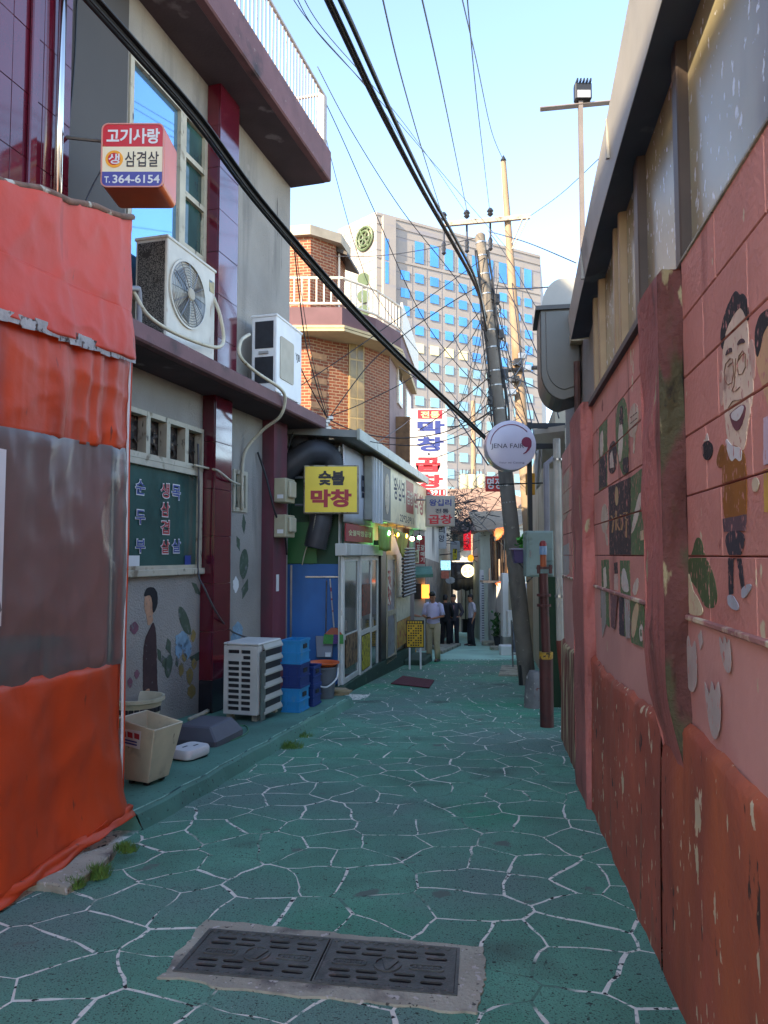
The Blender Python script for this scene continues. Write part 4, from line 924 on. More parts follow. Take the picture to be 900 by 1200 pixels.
mural(A6([(338, 520), (330, 430), (345, 340), (385, 220), (435, 112), (468, 160), (485, 135), (520, 190), (532, 300), (525, 350), (490, 258), (465, 238), (420, 300), (372, 390), (347, 545)]), '2a2728', 1)
mural(A6([(395, 985), (515, 900), (500, 1030), (462, 1112), (430, 1100), (405, 1030)]), '6f3f48', 2); mural(A6([(402, 990), (508, 912), (488, 1000), (455, 1042), (425, 1035)]), 'd8d4d0', 3)
for l in ([(365, 585), (380, 540), (410, 518), (418, 555), (392, 562)], [(448, 515), (462, 470), (492, 455), (508, 492), (478, 490)]): mural(A6(l), '4a3436', 2)
for l in ([(362, 680), (370, 640), (400, 600), (420, 600), (425, 700), (415, 770), (385, 785), (365, 750), (362, 680)], [(450, 640), (465, 580), (490, 545), (508, 570), (510, 660), (490, 705), (462, 715), (450, 640)], [(440, 600), (437, 700), (430, 780), (415, 830), (440, 830), (470, 800)], [(385, 660), (400, 640), (422, 625)], [(460, 615), (480, 580), (500, 560)], [(380, 960), (420, 900), (470, 890), (520, 880)]): stroke(A6(l), .55, '7a5f4c', 2)
mural(A2([(175, 70), (190, 52), (238, 62), (250, 120), (252, 265), (240, 295), (200, 300), (178, 280)]), '8f5a1e', 1)
mural(A2([(186, 30), (205, 60), (238, 62), (236, 112), (216, 92), (206, 112), (190, 70)]), 'd4d2d0', 2); mural(A2([(155, 108), (172, 50), (184, 60), (182, 120), (166, 128)]), '8f5a1e', 1)
mural(A2([(178, 282), (250, 268), (249, 318), (182, 322)]), '5c464c', 2); mural(A2([(182, 320), (248, 318), (238, 390), (215, 408), (195, 396)]), '35313a', 2)
mural(A2([(195, 398), (210, 404), (209, 512), (197, 514)]), '2b2930', 2); mural(A2([(222, 402), (233, 402), (245, 492), (235, 498)]), '2b2930', 2)
mural(A2([(192, 515), (210, 514), (229, 545), (226, 566), (195, 550)]), 'a9aeb6', 3); mural(A2([(234, 502), (246, 486), (268, 478), (264, 502), (240, 532)]), 'a9aeb6', 3)
mural(A2([(112, 62), (118, 50), (132, 40), (148, 58), (142, 98), (120, 105)]), '2a2526', 1); mural(A2([(120, 45), (130, 20), (136, 42)]), 'c9b8a8', 2); mural(A2([(268, 165), (280, 150), (292, 170), (284, 200), (270, 198)]), 'c8b89a', 2)
mural(A2([(60, 470), (66, 420), (82, 390), (95, 335), (112, 345), (120, 395), (140, 430), (152, 470), (160, 520), (152, 556), (122, 556), (100, 500), (80, 470)]), '4a5a35', 0)
mural(A2([(58, 560), (62, 470), (75, 440), (84, 500), (100, 520), (122, 575), (90, 580)]), 'c9bd98', 1)
mural([(886, 425), (888, 395), (896, 378), (912, 368), (920, 470), (905, 490), (895, 455)], 'c9a27a', 0); mural([(885, 392), (890, 370), (900, 362), (915, 355), (915, 372), (897, 382), (890, 420), (887, 415)], '2a2728', 1); mural([(896, 490), (915, 480), (915, 540), (896, 545)], 'c9b4c0', 1); mural([(896, 550), (915, 545), (915, 600), (897, 600)], 'c9a24a', 1)
for l in ([(55, 640), (70, 695), (78, 622), (88, 690), (100, 636), (107, 770), (98, 810), (85, 813), (70, 780)], [(173, 630), (186, 675), (190, 630), (198, 670), (207, 640), (213, 740), (203, 757), (190, 740), (178, 690)], [(125, 760), (145, 830), (150, 765), (160, 820), (175, 760), (180, 900), (170, 955), (155, 956), (140, 900)], [(108, 640), (118, 622), (124, 660), (116, 684)]): mural(A2(l), 'b5a8a0', 0, plaster=True)
GR = '5a7048'
mural(B3([(78, 215), (112, 180), (112, 458), (78, 478)]), GR); mural(B3([(148, 118), (195, 72), (203, 408), (175, 420), (148, 300)]), GR)
mural(B3([(82, 350), (110, 320), (110, 458), (80, 470)]), '3b3436', 1); mural(B3([(88, 230), (96, 228), (98, 330), (86, 345), (82, 290)]), 'c9b9a8', 2)
mural(B3([(118, 300), (140, 260), (152, 300), (150, 390), (130, 412), (118, 390)]), '3d3030', 1); mural(B3([(124, 330), (134, 310), (142, 380), (126, 385)]), 'c9b9a8', 2); mural(B3([(160, 200), (172, 175), (180, 260), (172, 360), (160, 350)]), 'cfc2b0', 2); mural(B3([(168, 130), (176, 125), (180, 200), (164, 205)]), '35302f', 2); mural(B3([(178, 345), (200, 335), (202, 405), (180, 400)]), '3d3233', 2)
def ell(cx, cy, rx, ry, n=16, tl=0.0): return [(cx + rx * cos(2 * pi * i / n) + tl * sin(2 * pi * i / n), cy + ry * sin(2 * pi * i / n)) for i in range(n)]
mural(B3(ell(222, 185, 20, 72, tl=-6)), 'bfae98', 1); mural(B3([(222, 240), (230, 235), (224, 325), (220, 320)]), 'bfae98', 1)
for k in range(3):
    for j in range(3): stroke(B3([(210 + j * 10, 175 + k * 24 - j * 8), (218 + j * 10, 168 + k * 24 - j * 8)]), 1.0, '5a4a44', 2)
mural(B3([(118, 462), (210, 420), (212, 748), (122, 744)]), '3b3030', 0); mural(B3([(144, 480), (152, 452), (160, 480), (158, 535), (148, 540)]), 'b59a6c', 1)
for l in ([(130, 580), (140, 600), (134, 650)], [(145, 590), (160, 585), (150, 610), (165, 640)], [(168, 575), (178, 610), (172, 640)], [(180, 570), (195, 565), (188, 590), (200, 600)], [(192, 600), (192, 670)], [(150, 560), (150, 640)]): stroke(B3(l), 1.6, 'b08a5c', 1)
mural(B3([(205, 425), (265, 378), (268, 748), (212, 746)]), GR); mural(B3([(240, 500), (254, 478), (256, 520), (236, 610), (215, 660), (212, 640)]), 'cfc2b0', 1); mural(B3([(250, 645), (262, 640), (264, 680), (252, 682)]), 'c8b08a', 1)
mural(B3(ell(102, 592, 14, 62)), 'bfae98', 1); mural(B3([(102, 640), (110, 640), (116, 705), (110, 700)]), 'bfae98', 1)
mural(B3([(88, 765), (118, 760), (126, 1042), (92, 1000)]), GR); mural(B3([(96, 800), (106, 790), (112, 870), (100, 890)]), 'cfc2b0', 1); mural(B3([(92, 890), (112, 880), (114, 1030), (98, 1085)]), '9a958e', 1)
mural(B3([(142, 775), (154, 772), (156, 820), (142, 820)]), '35302f', 1); mural(B3([(142, 822), (156, 822), (158, 890), (142, 886)]), 'bfa698', 1); mural(B3([(132, 890), (162, 900), (150, 1050), (135, 1040)]), '6b4c4e', 1)
mural(B3([(165, 765), (205, 765), (212, 1085), (172, 1075)]), GR); mural(B3([(172, 810), (186, 790), (200, 860), (205, 900), (172, 890)]), 'd0c8bc', 1); mural(B3([(168, 900), (188, 910), (192, 1080), (170, 1070)]), '38313a', 1); mural(B3([(190, 915), (212, 920), (214, 1085), (198, 1088)]), 'a9a49c', 1)
mural(B3([(216, 880), (238, 830), (244, 860), (236, 905), (224, 912)]), 'cfc2b0', 1); mural(B3([(215, 930), (270, 940), (279, 1130), (220, 1105)]), GR); mural(B3([(222, 1000), (240, 935), (254, 950), (240, 1060), (228, 1090), (220, 1070)]), 'c8b08a', 1); mural(B3(ell(262, 1065, 8, 36)), 'd0c8bc', 1); mural(B3(ell(262, 1065, 3, 16)), GR, 2)
mural([(660, 560), (667, 548), (667, 600), (660, 612)], 'b8a08a'); mural([(660, 640), (667, 636), (667, 672), (660, 678)], 'b0a8a0')
# window band
FRM = mat('brown_frame', '4c4038', .45, .15, 5, .1, 20, .2); FRT = mat('tan_frame', 'a08a6c', .45, .12, 5, .1, 20, .2); SILL = mat('dark_sill', '2b2e38', .5, .15, 4)
FROST = mat('filmed_glass', '9a9274', .25, .3, .9, .06, 3, spec=.3, layers=[('a8ad8e', (.8, .8, .5), .52, .2), ('7a6448', (1.6, 1.6, .6), .56, .15), ('dde0e0', (26, 26, 16), .63, .02)])
yw = -.045
ps = [(px_, w_, mm) for px_, w_, mm in ((1300, .09, FRM), (817, .085, FRM), (764, .11, FRM), (741, .05, FRT), (734, .05, FRT), (714, .05, FRT), (707, .05, FRT))]
us_ = [FR.u(p[0], yw) for p in ps]
zlo, zhi = 2.765, 3.95
for (px_, w_, mm), u_ in zip(ps, us_):
    q = MB(FR); q.box(u_ - w_ / 2, u_ + w_ / 2, yw - .05, yw + .045, zlo, zhi); q.build('window_post', mm, rw, bevel=.006)
for a, b in ((UB + .05, us_[0]), (us_[0], us_[1]), (us_[1], us_[2]), (us_[2], us_[3]), (us_[4], us_[5])):
    q = MB(FR); q.box(a + .03, b - .03, yw - .012, yw, zlo + .03, zhi); q.build('window_pane', FROST, rw)
    q = MB(FR); q.box(a + .03, b - .03, yw - .03, yw + .02, zlo, zlo + .035); q.build('bottom_rail', FRM, rw)
ue_ = FR.u(700, yw)
q = MB(FR); q.box(us_[3], us_[4], yw - .04, yw - .01, zlo, zhi); q.box(us_[5], ue_, yw - .04, yw - .01, zlo, zhi); q.build('grey_panel', mat('grey_sheet', '6b675f', .6, .15, 3), rw)
q = MB(FR); q.box(ue_, UE, -.2, -.05, 2.765, 3.9); q.build('upper_wall', STUC, rw)
q = MB(FR); q.box(UB, UE, -2.4, -.3, 2.765, 3.4); q.build('inner_partition', DARK, rw)
q = MB(FR); q.prism([(.03, 2.762), (.03, 2.80), (-.06, 2.83), (-.06, 2.762)], up1, uq0, 'x'); q.build('window_sill', SILL, rw)
q = MB(FR); q.box(UB, up0, -.07, .006, 2.762, 2.772); q.build('window_sill', CONC, rw)
# roof edge gutter following the slope
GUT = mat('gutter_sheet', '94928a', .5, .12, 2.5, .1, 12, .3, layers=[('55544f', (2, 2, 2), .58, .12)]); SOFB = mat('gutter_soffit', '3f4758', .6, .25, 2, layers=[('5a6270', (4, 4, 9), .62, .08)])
prof = [(-2.2, 4.45, .6), (1.4, 4.33, .58), (2.4, 4.23, .54), (2.9, 4.16, .48), (3.4, 4.08, .40), (3.9, 4.00, .33), (4.5, 3.92, .27), (5.4, 3.80, .22), (6.25, 3.66, .2)]
q = MB(FR); q2 = MB(FR); q3 = MB(FR)
for (ua, za, ha), (ub, zb_, hb) in zip(prof, prof[1:]):
    y1, y0 = .12, .13
    q.face([(ua, y1, za), (ub, y1, zb_), (ub, y1 - .02, zb_ - hb), (ua, y1 - .02, za - ha)]); q.face([(ua, y1, za), (ub, y1, zb_), (ub, y1 - .05, zb_ + .01), (ua, y1 - .05, za + .01)])
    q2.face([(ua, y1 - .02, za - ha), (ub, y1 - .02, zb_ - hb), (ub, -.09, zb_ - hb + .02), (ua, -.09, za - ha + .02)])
    q3.face([(ua, .07, za + .01), (ub, .07, zb_ + .01), (ub, -5, zb_ + .6), (ua, -5, za + .6)])
(ub, zb_, hb) = prof[-1]; q.face([(ub, .12, zb_), (ub, -.05, zb_), (ub, -.05, zb_ - hb), (ub, .10, zb_ - hb)])
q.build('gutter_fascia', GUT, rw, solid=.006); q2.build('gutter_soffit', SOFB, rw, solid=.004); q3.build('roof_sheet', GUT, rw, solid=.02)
for uu, zz in ((2.6, 4.2), (3.9, 4.0), (5.2, 3.82)):
    s_ = MB(FR); s_.box(uu, uu + .02, .10, .126, zz - .22, zz + .005); s_.build('gutter_seam', GUT, rw)
q = MB(FR); q.box(UB, UB + .2, -6, -.2, -1, 4.0); q.box(UE - .2, UE - .002, -6, -.2, -1.2, 3.9); q.build('end_wall', STUC, rw)
# metal exhaust hood
F_ = FR; hu0, hu1 = FR.u(684, .0) + .35, FR.u(684, .0) + .95
hd = thing('exhaust_hood', 'grey sheet-metal exhaust hood with rounded belly hanging off the wall end', 'exhaust hood', FR.w(hu0 + .3, .2, 2.9))
zb_, zt = FR.px(650, 466, .3)[1], FR.px(650, 352, .3)[1]
oy = .33; zb_, zt = 3.05, 3.93
P = [(-.04, zb_ + .05), (.12, zb_)] + [(oy - .22 + .22 * sin(a), zb_ + .28 - .28 * cos(a)) for a in [pi / 2 * k / 8 for k in range(1, 9)]] + [(oy, zt), (-.04, zt)]
HOOD = mat('hood_metal', '55544f', .45, .12, 2, .05, 10, .4)
q = MB(FR); q.prism(P, hu0, hu1, 'x'); q.build('belly', HOOD, hd, bevel=.01)
P2 = [(.04 + (b[0] - .04) * .82, zb_ + .1 + (b[1] - zb_) * .86) for b in P]
q = MB(FR); q.prism(P2, hu0 - .012, hu0 + .005, 'x'); q.build('side_plate', HOOD, hd, bevel=.004)
q = MB(FR); q.box(hu0 - .03, hu1 + .03, -.04, oy + .04, zt - .01, zt + .03); q.build('rim', mat('rim_dark', '3d3c3a', .5, .2, 6), hd)
P3 = [(-.04, zt + .03)] + [(oy - .02 - .2 + .2 * cos(a), zt + .03 + .27 * sin(a)) for a in [pi / 2 * k / 8 for k in range(9)]] + [(-.04, zt + .30)]
q = MB(FR); q.prism(P3, hu0 + .02, hu1 - .02, 'x'); q.build('cowl', GUT, hd, smooth='auto')
q = MB(FR); q.box(hu0 - .16, hu0, -.06, .06, zb_ + .52, zb_ + .60); q.lathe([(.07, hu0 - .18), (.07, hu0 - .02), (.05, hu0 - .02), (.05, hu0 - .18)], 14, (0, .0, zb_ + .78), 'x'); q.build('foam_sleeve', mat('foam', 'b7ab8c', .9, .3, 12, 1, 30), hd)
q = MB(FR); q.tube([(hu0 - .05, -.0, 2.76), (hu0 - .05, -.0, 3.4)], .03, 8); q.build('rusty_post', mat('rusty', '4c3028', .7, .3, 8), rw)

# pipes at the wall end, hydrant standpipe, meter box
WP = mat('white_pipe', 'a9a79c', .5, .15, 4, layers=[('6f6d66', (5, 5, 2), .58, .1)]); RP = mat('dark_red_pipe', '4a2320', .6, .2, 3, .2, 30, layers=[('38201e', 6, .58, .1)])
b0 = gnd(660, 850); pr = thing('downpipe', 'off-white downpipe strapped to the end of the red wall', 'pipe', b0)
xp = at(655, 650, b0.y).x
def zpy(y, Y): return at(655, y, Y).z
q = MB(); q.tube([(xp, b0.y, zpy(752, b0.y)), (xp - .01, b0.y, 3.1)], .048, 12); q.build('upper_pipe', WP, pr, smooth='auto')
q = MB(); q.tube([(xp + .10, b0.y, b0.z + .03), (xp + .06, b0.y, b0.z + .35), (xp + .0, b0.y, zpy(752, b0.y) + .02)], .054, 12); q.build('lower_pipe', mat('red_pipe', '74382c', .6, .2, 4), pr, smooth='auto')
for y_ in (540, 700, 838):
    q = MB(); z_ = zpy(y_, b0.y); q.lathe([(.060, z_), (.060, z_ + .03)], 12, (xp + (.08 if y_ > 800 else 0), b0.y, 0)); q.box(xp + .02, xp + .2, b0.y - .01, b0.y + .01, z_ + .005, z_ + .025); q.build('strap', STEEL, pr)
for dx in (.12, .17, .22):
    pass
b1 = gnd(641, 852); st = thing('standpipe', 'dark red standpipe with flanges and striped cap in front of the meter box', 'pipe', b1)
X1 = b1.x
def z1p(y): return at(640, y, b1.y).z
q = MB(); q.tube([(X1, b1.y, b1.z - .03), (X1, b1.y, z1p(765))], .085, 14); q.build('sleeve', RP, st, smooth='auto')
q = MB(); q.tube([(X1, b1.y, z1p(766)), (X1 - .02, b1.y, z1p(672))], .055, 14); q.build('riser', RP, st, smooth='auto')
for y_ in (664, 696, 708): q = MB(); z_ = z1p(y_); q.lathe([(.09, z_ - .03), (.09, z_), (.06, z_ + .0)], 14, (X1 - .018, b1.y, 0)); q.build('flange', RP, st)
for dx in (-.09, .06): q = MB(); q.tube([(X1 + dx, b1.y - .05, z1p(662)), (X1 + dx, b1.y - .05, z1p(672))], .022, 8); q.build('bolt', RP, st)
q = MB(); q.tube([(X1 - .02, b1.y, z1p(664)), (X1 - .02, b1.y, z1p(642))], .04, 12); q.build('orange_band', mat('pipe_orange', '9a4a22', .5, .2, 6), st, smooth='auto')
q = MB(); q.lathe([(.045, z1p(645)), (.045, z1p(637)), (.03, z1p(634)), (.0, z1p(633))], 12, (X1 - .02, b1.y, 0)); q.build('cap', mat('pipe_cap', '7c2320', .5, .1), st, smooth='auto')
q = MB(); q.lathe([(.0475, z1p(650)), (.0475, z1p(640))], 12, (X1 - .02, b1.y, 0)); q.build('blue_label', mat('label_blue', '6d8aa8', .5, .2, 20), st)
q = MB(); q.lathe([(.0875, z1p(772)), (.0875, z1p(764))], 14, (X1, b1.y, 0)); q.build('yellow_tape', mat('tape_yellow', 'a8842a', .6, .3, 20, layers=[('3a2a1a', 25, .55, .06)]), st)
MBX = mat('meter_box_paint', '7d918a', .55, .12, 3, .1, 20, layers=[('5f6f68', (3, 3, 8), .58, .1), ('6d5238', (12, 12, 6), .72, .03)])
YM = 9.6; a, b = at(617, 676, YM), at(648.5, 622, YM)
mb_ = thing('meter_box', 'pale green metal meter box fixed beside the leaning pole', 'meter box', (a.x, YM, a.z))
q = MB(); q.box(a.x, b.x, YM, YM + .22, a.z, b.z); q.build('cabinet', MBX, mb_, bevel=.012)
q = MB(); q.box(a.x + .03, b.x - .015, YM - .012, YM + .001, a.z + .02, b.z - .02); q.build('door', MBX, mb_, bevel=.005)
q = MB(); q.box(a.x + .04, a.x + .06, YM - .03, YM - .010, (a.z + b.z) / 2 - .04, (a.z + b.z) / 2 + .04); q.build('latch', STEEL, mb_)
q = MB(); q.tube([((a.x + b.x) / 2 + .12, YM + .1, b.z - .01), ((a.x + b.x) / 2 + .12, YM + .1, b.z + .9), ((a.x + b.x) / 2 + .25, YM + .12, b.z + 1.0)], .04, 10); q.build('conduit', GPVC, mb_, smooth='auto')
q = MB(); q.box(b.x - .14, b.x - .04, YM + .22, YM + .32, gz(YM) - .05, b.z - .1); q.build('support_post', mat('dark_green', '1f3320', .7, .2), mb_)
bc = gnd(629, 832); 
q = MB(); rg = []
for k, (z_, s_) in enumerate(((-.05, .16), (.10, .15), (.3, .13), (.46, .11), (.52, .07))):
    rg.append([(bc.x + .02 + s_ * (1 + random.uniform(-.12, .12)) * cos(2 * pi * i / 10), bc.y + .25 + 1.2 * s_ * (1 + random.uniform(-.12, .12)) * sin(2 * pi * i / 10), bc.z + z_ * 1.0) for i in range(10)])
q.loft(rg); q.build('concrete_stump', mat('patched_concrete', '6f6d6b', .9, .3, 5, 1, 30, layers=[('b8b2a6', 6, .58, .05), ('6a3a36', 9, .64, .05)]), smooth='auto', label='rough patched concrete footing beside the dark red standpipe', cat='footing')
# ================================================================ nook between the building and the white shop
YN = 12.45
BLUP = mat('blue_panel', '2463a2', .55, .1, 1.5, .08, 20, layers=[('22588c', (1.5, 1.5, .6), .58, .15), ('3f6f9a', (14, 14, 14), .72, .03)])
GRN = mat('green_board', '1f4a30', .6, .2, 3); 
a, b = at(338, 800, YN), at(399, 661, YN)
bp = thing('blue_partition', 'flat blue painted partition closing the gap beside the white shop doors', 'partition', ((a.x + b.x) / 2, YN, gz(YN)))
q = MB(); q.box(a.x - .05, b.x, YN, YN + .04, gz(YN) + .05, b.z); q.build('panel', BLUP, bp, bevel=.004)
q = MB(); q.box(a.x + .02, a.x + .05, YN - .012, YN + .002, gz(YN) + .05, b.z - .02); q.build('edge_batten', STEEL, bp)
r0, r1 = at(358, 676, YN), at(396, 674, YN)
rk = thing('tool_rack', 'thin rail of hooks screwed high on the blue partition', 'rack', (r0.x, YN - .03, r0.z))
q = MB(); q.box(r0.x, r1.x, YN - .02, YN - .003, r0.z - .012, r0.z + .012); q.build('rail', STEEL, rk)
for k in range(6): q = MB(); x_ = r0.x + .04 + k * (r1.x - r0.x - .08) / 5; q.tube([(x_, YN - .02, r0.z), (x_, YN - .05, r0.z - .01), (x_, YN - .055, r0.z + .015)], .005, 5); q.build('hook', STEEL, rk)
t0, t1 = at(385, 678, YN), at(392, 738, YN)
bm2 = thing('broom', 'broom with orange block and green-purple bristles hanging on the blue partition', 'broom', (t1.x, YN - .08, t1.z - .2))
q = MB(); q.tube([(t0.x + .03, YN - .06, t0.z), (t1.x, YN - .08, t1.z)], .012, 8); q.build('handle', mat('red_white_stick', 'b9b4ae', .4, .1, 12, layers=[('a04a3a', (3, 3, 14), .55, .05)]), bm2)
q = MB(); q.loft([[(t1.x - .05, YN - .12, t1.z + .04), (t1.x + .05, YN - .12, t1.z + .04), (t1.x + .05, YN - .04, t1.z + .04), (t1.x - .05, YN - .04, t1.z + .04)], [(t1.x - .16, YN - .13, t1.z - .06), (t1.x + .15, YN - .13, t1.z - .08), (t1.x + .15, YN - .03, t1.z - .08), (t1.x - .16, YN - .03, t1.z - .06)]]); q.build('block', mat('broom_orange', 'a8573a', .6, .1), bm2)
for k, h in enumerate(('4a8a44', '4a8a44', '5c3f78', '4a8a44')):
    x_ = t1.x - .17 + k * .082; q = MB(); q.loft([[(x_, YN - .13, t1.z - .065), (x_ + .08, YN - .13, t1.z - .07), (x_ + .08, YN - .03, t1.z - .07), (x_, YN - .03, t1.z - .065)], [(x_ - .012, YN - .14, t1.z - .22), (x_ + .085, YN - .14, t1.z - .22), (x_ + .085, YN - .02, t1.z - .22), (x_ - .012, YN - .02, t1.z - .22)]]); q.build('bristles', mat('bristle_' + h, h, .8, .3, 60, .6, 90), bm2)
d0 = at(382, 740, YN)
dpn = thing('dustpan', 'grey long-handled dustpan hanging on the blue partition beside the broom', 'dustpan', (d0.x, YN - .06, at(382, 770, YN).z))
q = MB(); q.tube([(d0.x + .01, YN - .03, at(383, 680, YN).z), (d0.x, YN - .04, d0.z)], .010, 8); q.build('handle', STEEL, dpn)
zt, zb_ = at(380, 745, YN).z, at(380, 769, YN).z; xa, xb = at(370, 745, YN).x, at(391, 745, YN).x
q = MB(); q.loft([[(xa, YN - .03, zt), (xb, YN - .03, zt), (xb, YN - .012, zt), (xa, YN - .012, zt)], [(xa + .03, YN - .14, zb_), (xb - .02, YN - .14, zb_), (xb - .02, YN - .012, zb_), (xa + .03, YN - .012, zb_)]]); q.build('pan', mat('pan_grey', '77797e', .5, .1), dpn, bevel=.008)
q = MB(); q.box(d0.x, d0.x + .09, YN - .145, YN - .10, zb_ + .01, zb_ + .08); q.build('clip', WHT, dpn)
# green boarded cabinet above the blue panel
a, b = at(338, 660, YN + .1), at(403, 560, YN + .1)
gcab = thing('green_hoarding', 'dark green boarded hoarding above the blue partition', 'hoarding', ((a.x + b.x) / 2, YN + .1, a.z))
q = MB(); q.box(a.x - .05, b.x, YN + .06, YN + .10, a.z - .05, b.z); q.build('backboard', GRN, gcab)
for x_ in (a.x - .04, (a.x + b.x) / 2 - .12, b.x - .09): q = MB(); q.box(x_, x_ + .08, YN + .0, YN + .06, a.z - .02, b.z); q.build('upright', GRN, gcab)
q = MB(); q.box(a.x - .04, a.x + .5, YN - .012, YN + .02, a.z, at(340, 612, YN).z); q.build('side_board', mat('bright_green', '1f6a2c', .5, .1), gcab)
# flexible duct
DUC = mat('black_duct', '44454a', .55, .2, 4)
def ribbed(P, r, step=.028):
    P = smooth_pts(P, 10); m = MB(); L_ = 0; pts = [P[0]]; rs = [r]
    tot = [0]
    for i in range(1, len(P)): tot.append(tot[-1] + (P[i] - P[i - 1]).length)
    n = int(tot[-1] / step) * 2; pts, rs = [], []
    j = 0
    for k in range(n + 1):
        d = tot[-1] * k / n
        while j < len(tot) - 2 and tot[j + 1] < d: j += 1
        f = (d - tot[j]) / max(tot[j + 1] - tot[j], 1e-9); pts.append(P[j].lerp(P[j + 1], f)); rs.append(r if k % 2 else r * .86)
    m.tube(pts, rs, 16); return m
dc = thing('flexible_duct', 'thick black ribbed exhaust duct bending behind the yellow sign', 'duct', at(370, 640, YN - .2))
ribbed([at(330, 556, YN - .35), at(345, 542, YN - .38), at(365, 530, YN - .3), at(385, 535, YN - .16), at(391, 556, YN - .06)], .22).build('upper_bend', DUC, dc, smooth=True)
ribbed([at(375, 590, YN - .2), at(376, 610, YN - .24), at(372, 628, YN - .26), at(369, 642, YN - .26)], .20).build('hanging_bend', DUC, dc, smooth=True)
q = MB(); q.lathe([(.15, -.05), (.17, .14)], 14, at(352, 520, YN - .1), 'y'); q.build('collar', DUC, dc, smooth=True)
# yellow sign
YY = 11.95; a, b = at(355.5, 602, YY), at(420.5, 545, YY)
ys = thing('yellow_sign', 'yellow box sign lettered 숯불 막창 hanging before the black duct', 'sign', ((a.x + b.x) / 2, YY, a.z))
q = MB(); q.box(a.x, b.x, YY, YY + .16, a.z, b.z); q.build('sign_case', mat('tarnished_frame', '8c8270', .6, .3, 8, .2, 30, layers=[('4a3626', 12, .58, .08)]), ys, bevel=.01)
q = MB(); q.box(a.x + .025, b.x - .03, YY - .008, YY + .002, a.z + .025, b.z - .025); q.build('face_panel', mat('sign_face_yellow', 'ecca1c', .35, .06, 3, layers=[('b8960c', 5, .64, .1)]), ys)
W_, H_ = b.x - a.x, b.z - a.z
q = MB(); write(q, '숯불', a.x + W_ * .27, a.x + W_ * .74, a.z + H_ * .58, a.z + H_ * .88, YY - .011, .045); q.build('lettering', mat('black_vinyl', '181614', .5, .1), ys)
q = MB(); write(q, '막창', a.x + W_ * .13, a.x + W_ * .87, a.z + H_ * .13, a.z + H_ * .50, YY - .011, .05); q.build('lettering', REDT, ys)
q = MB(); q.tube([(a.x - .15, YY + .08, b.z - .2), (a.x + .02, YY + .08, b.z - .2)], .02, 6); q.tube([(a.x - .15, YY + .08, a.z + .15), (a.x + .02, YY + .08, a.z + .15)], .02, 6); q.build('bracket', STEEL, ys)
hose('thin_wire', 'pale thin wire hanging below the yellow sign', [at(370, 602, YY + .1), at(366, 625, YY + .1), at(358, 645, YY + .2), at(354, 662, YY + .3)], .009, HOSE, 'cable')
# meter boxes on the corner pillar
for k, (x0p, x1p, y0p, y1p, lab) in enumerate(((322, 345, 562, 590, 'upper cream electric meter box on the corner pillar above its twin'), (322, 345, 604, 630, 'lower cream electric meter box on the corner pillar below its twin'))):
    u0_, z0_ = FL.px(x0p, y1p, -.22); u1_, z1_ = FL.px(335, y0p, -.22)
    z0_, z1_ = FL.px(330, y1p, -.22)[1], FL.px(330, y0p, -.22)[1]
    mt = thing('electric_meter', lab, 'meter', FL.w(u0_, -.25, z0_), 'cream electric meters')
    q = MB(FL); q.box(u0_, u1_ - .05, -.40, -PD - .001, z0_, z1_); q.build('case', mat('cream_case', 'a9a184', .5, .1, 4), mt, bevel=.012)
    q = MB(FL); q.box(u0_ + .08, u1_ - .10, -.45, -.401, z0_ + .08, z1_ - .04); q.build('cover', mat('cream_cover', 'b8b096', .35, .1, 4), mt, bevel=.015)
    q = MB(FL); q.box(u0_ - .004, u0_ + .001, -.36, -.26, z0_ + .06, z0_ + .12); q.build('label_plate', WHT, mt)
q = MB(FL); u_, z_ = FL.px(325, 683, -PD); q.box(u_ - .05, u_ + .05, -PD - .006, -PD - .001, z_ - .13, z_ + .13); ho = q.build('house_number_plate', WHT, label='small white plate on the corner pillar', cat='plate')

# ================================================================ white shop
SHW = mat('shop_white', 'd0cdc2', .6, .12, 2.5, .15, 20, layers=[('8d897d', (2, 2, .5), .56, .15), ('6b6558', (10, 10, 3), .70, .05)])
SHG = mat('shop_glass', '4a4f4a', .08, .25, 2, spec=.6); BAN = mat('banner_cloth', 'd6d4d6', .8, .08, 2, .15, 6); PGRN = mat('green_plinth', '2a4a3c', .8, .25, 2, .3, 30, layers=[('4a6a55', 6, .62, .08)])
us0 = FS.u(400.5); us1 = FS.u(484); zE = 3.45
sh = thing('white_shop', 'white low shop with glazed doors, banner fascia and cream signboard', 'shop', FS.w((us0 + us1) / 2, 0, gz(15)))
q = MB(FS); q.box(us0 + .62, us1, .12, 5.5, -2, zE); q.box(us0, us0 + .7, .045, .06, -1.5, zE); q.build('shop_body', SHW, sh)
q = MB(FS); q.prism([(us0 - .05, gz(us0) - .2), (us1, gz(us1) - .3), (us1, gz(us1) + .38), (us0 + 3.4, gz(us0 + 3.4) + .34), (us0 - .05, gz(us0) + .16)], -.06, .13); q.build('plinth', PGRN, sh)
q = MB(FS); q.box(us1 - 1.7, us1 - .3, -.55, -.05, gz(us1) - .3, gz(us1) + .26); q.build('step', mat('green_step', '3d5347', .85, .2, 2, .3, 30), sh, bevel=.03)
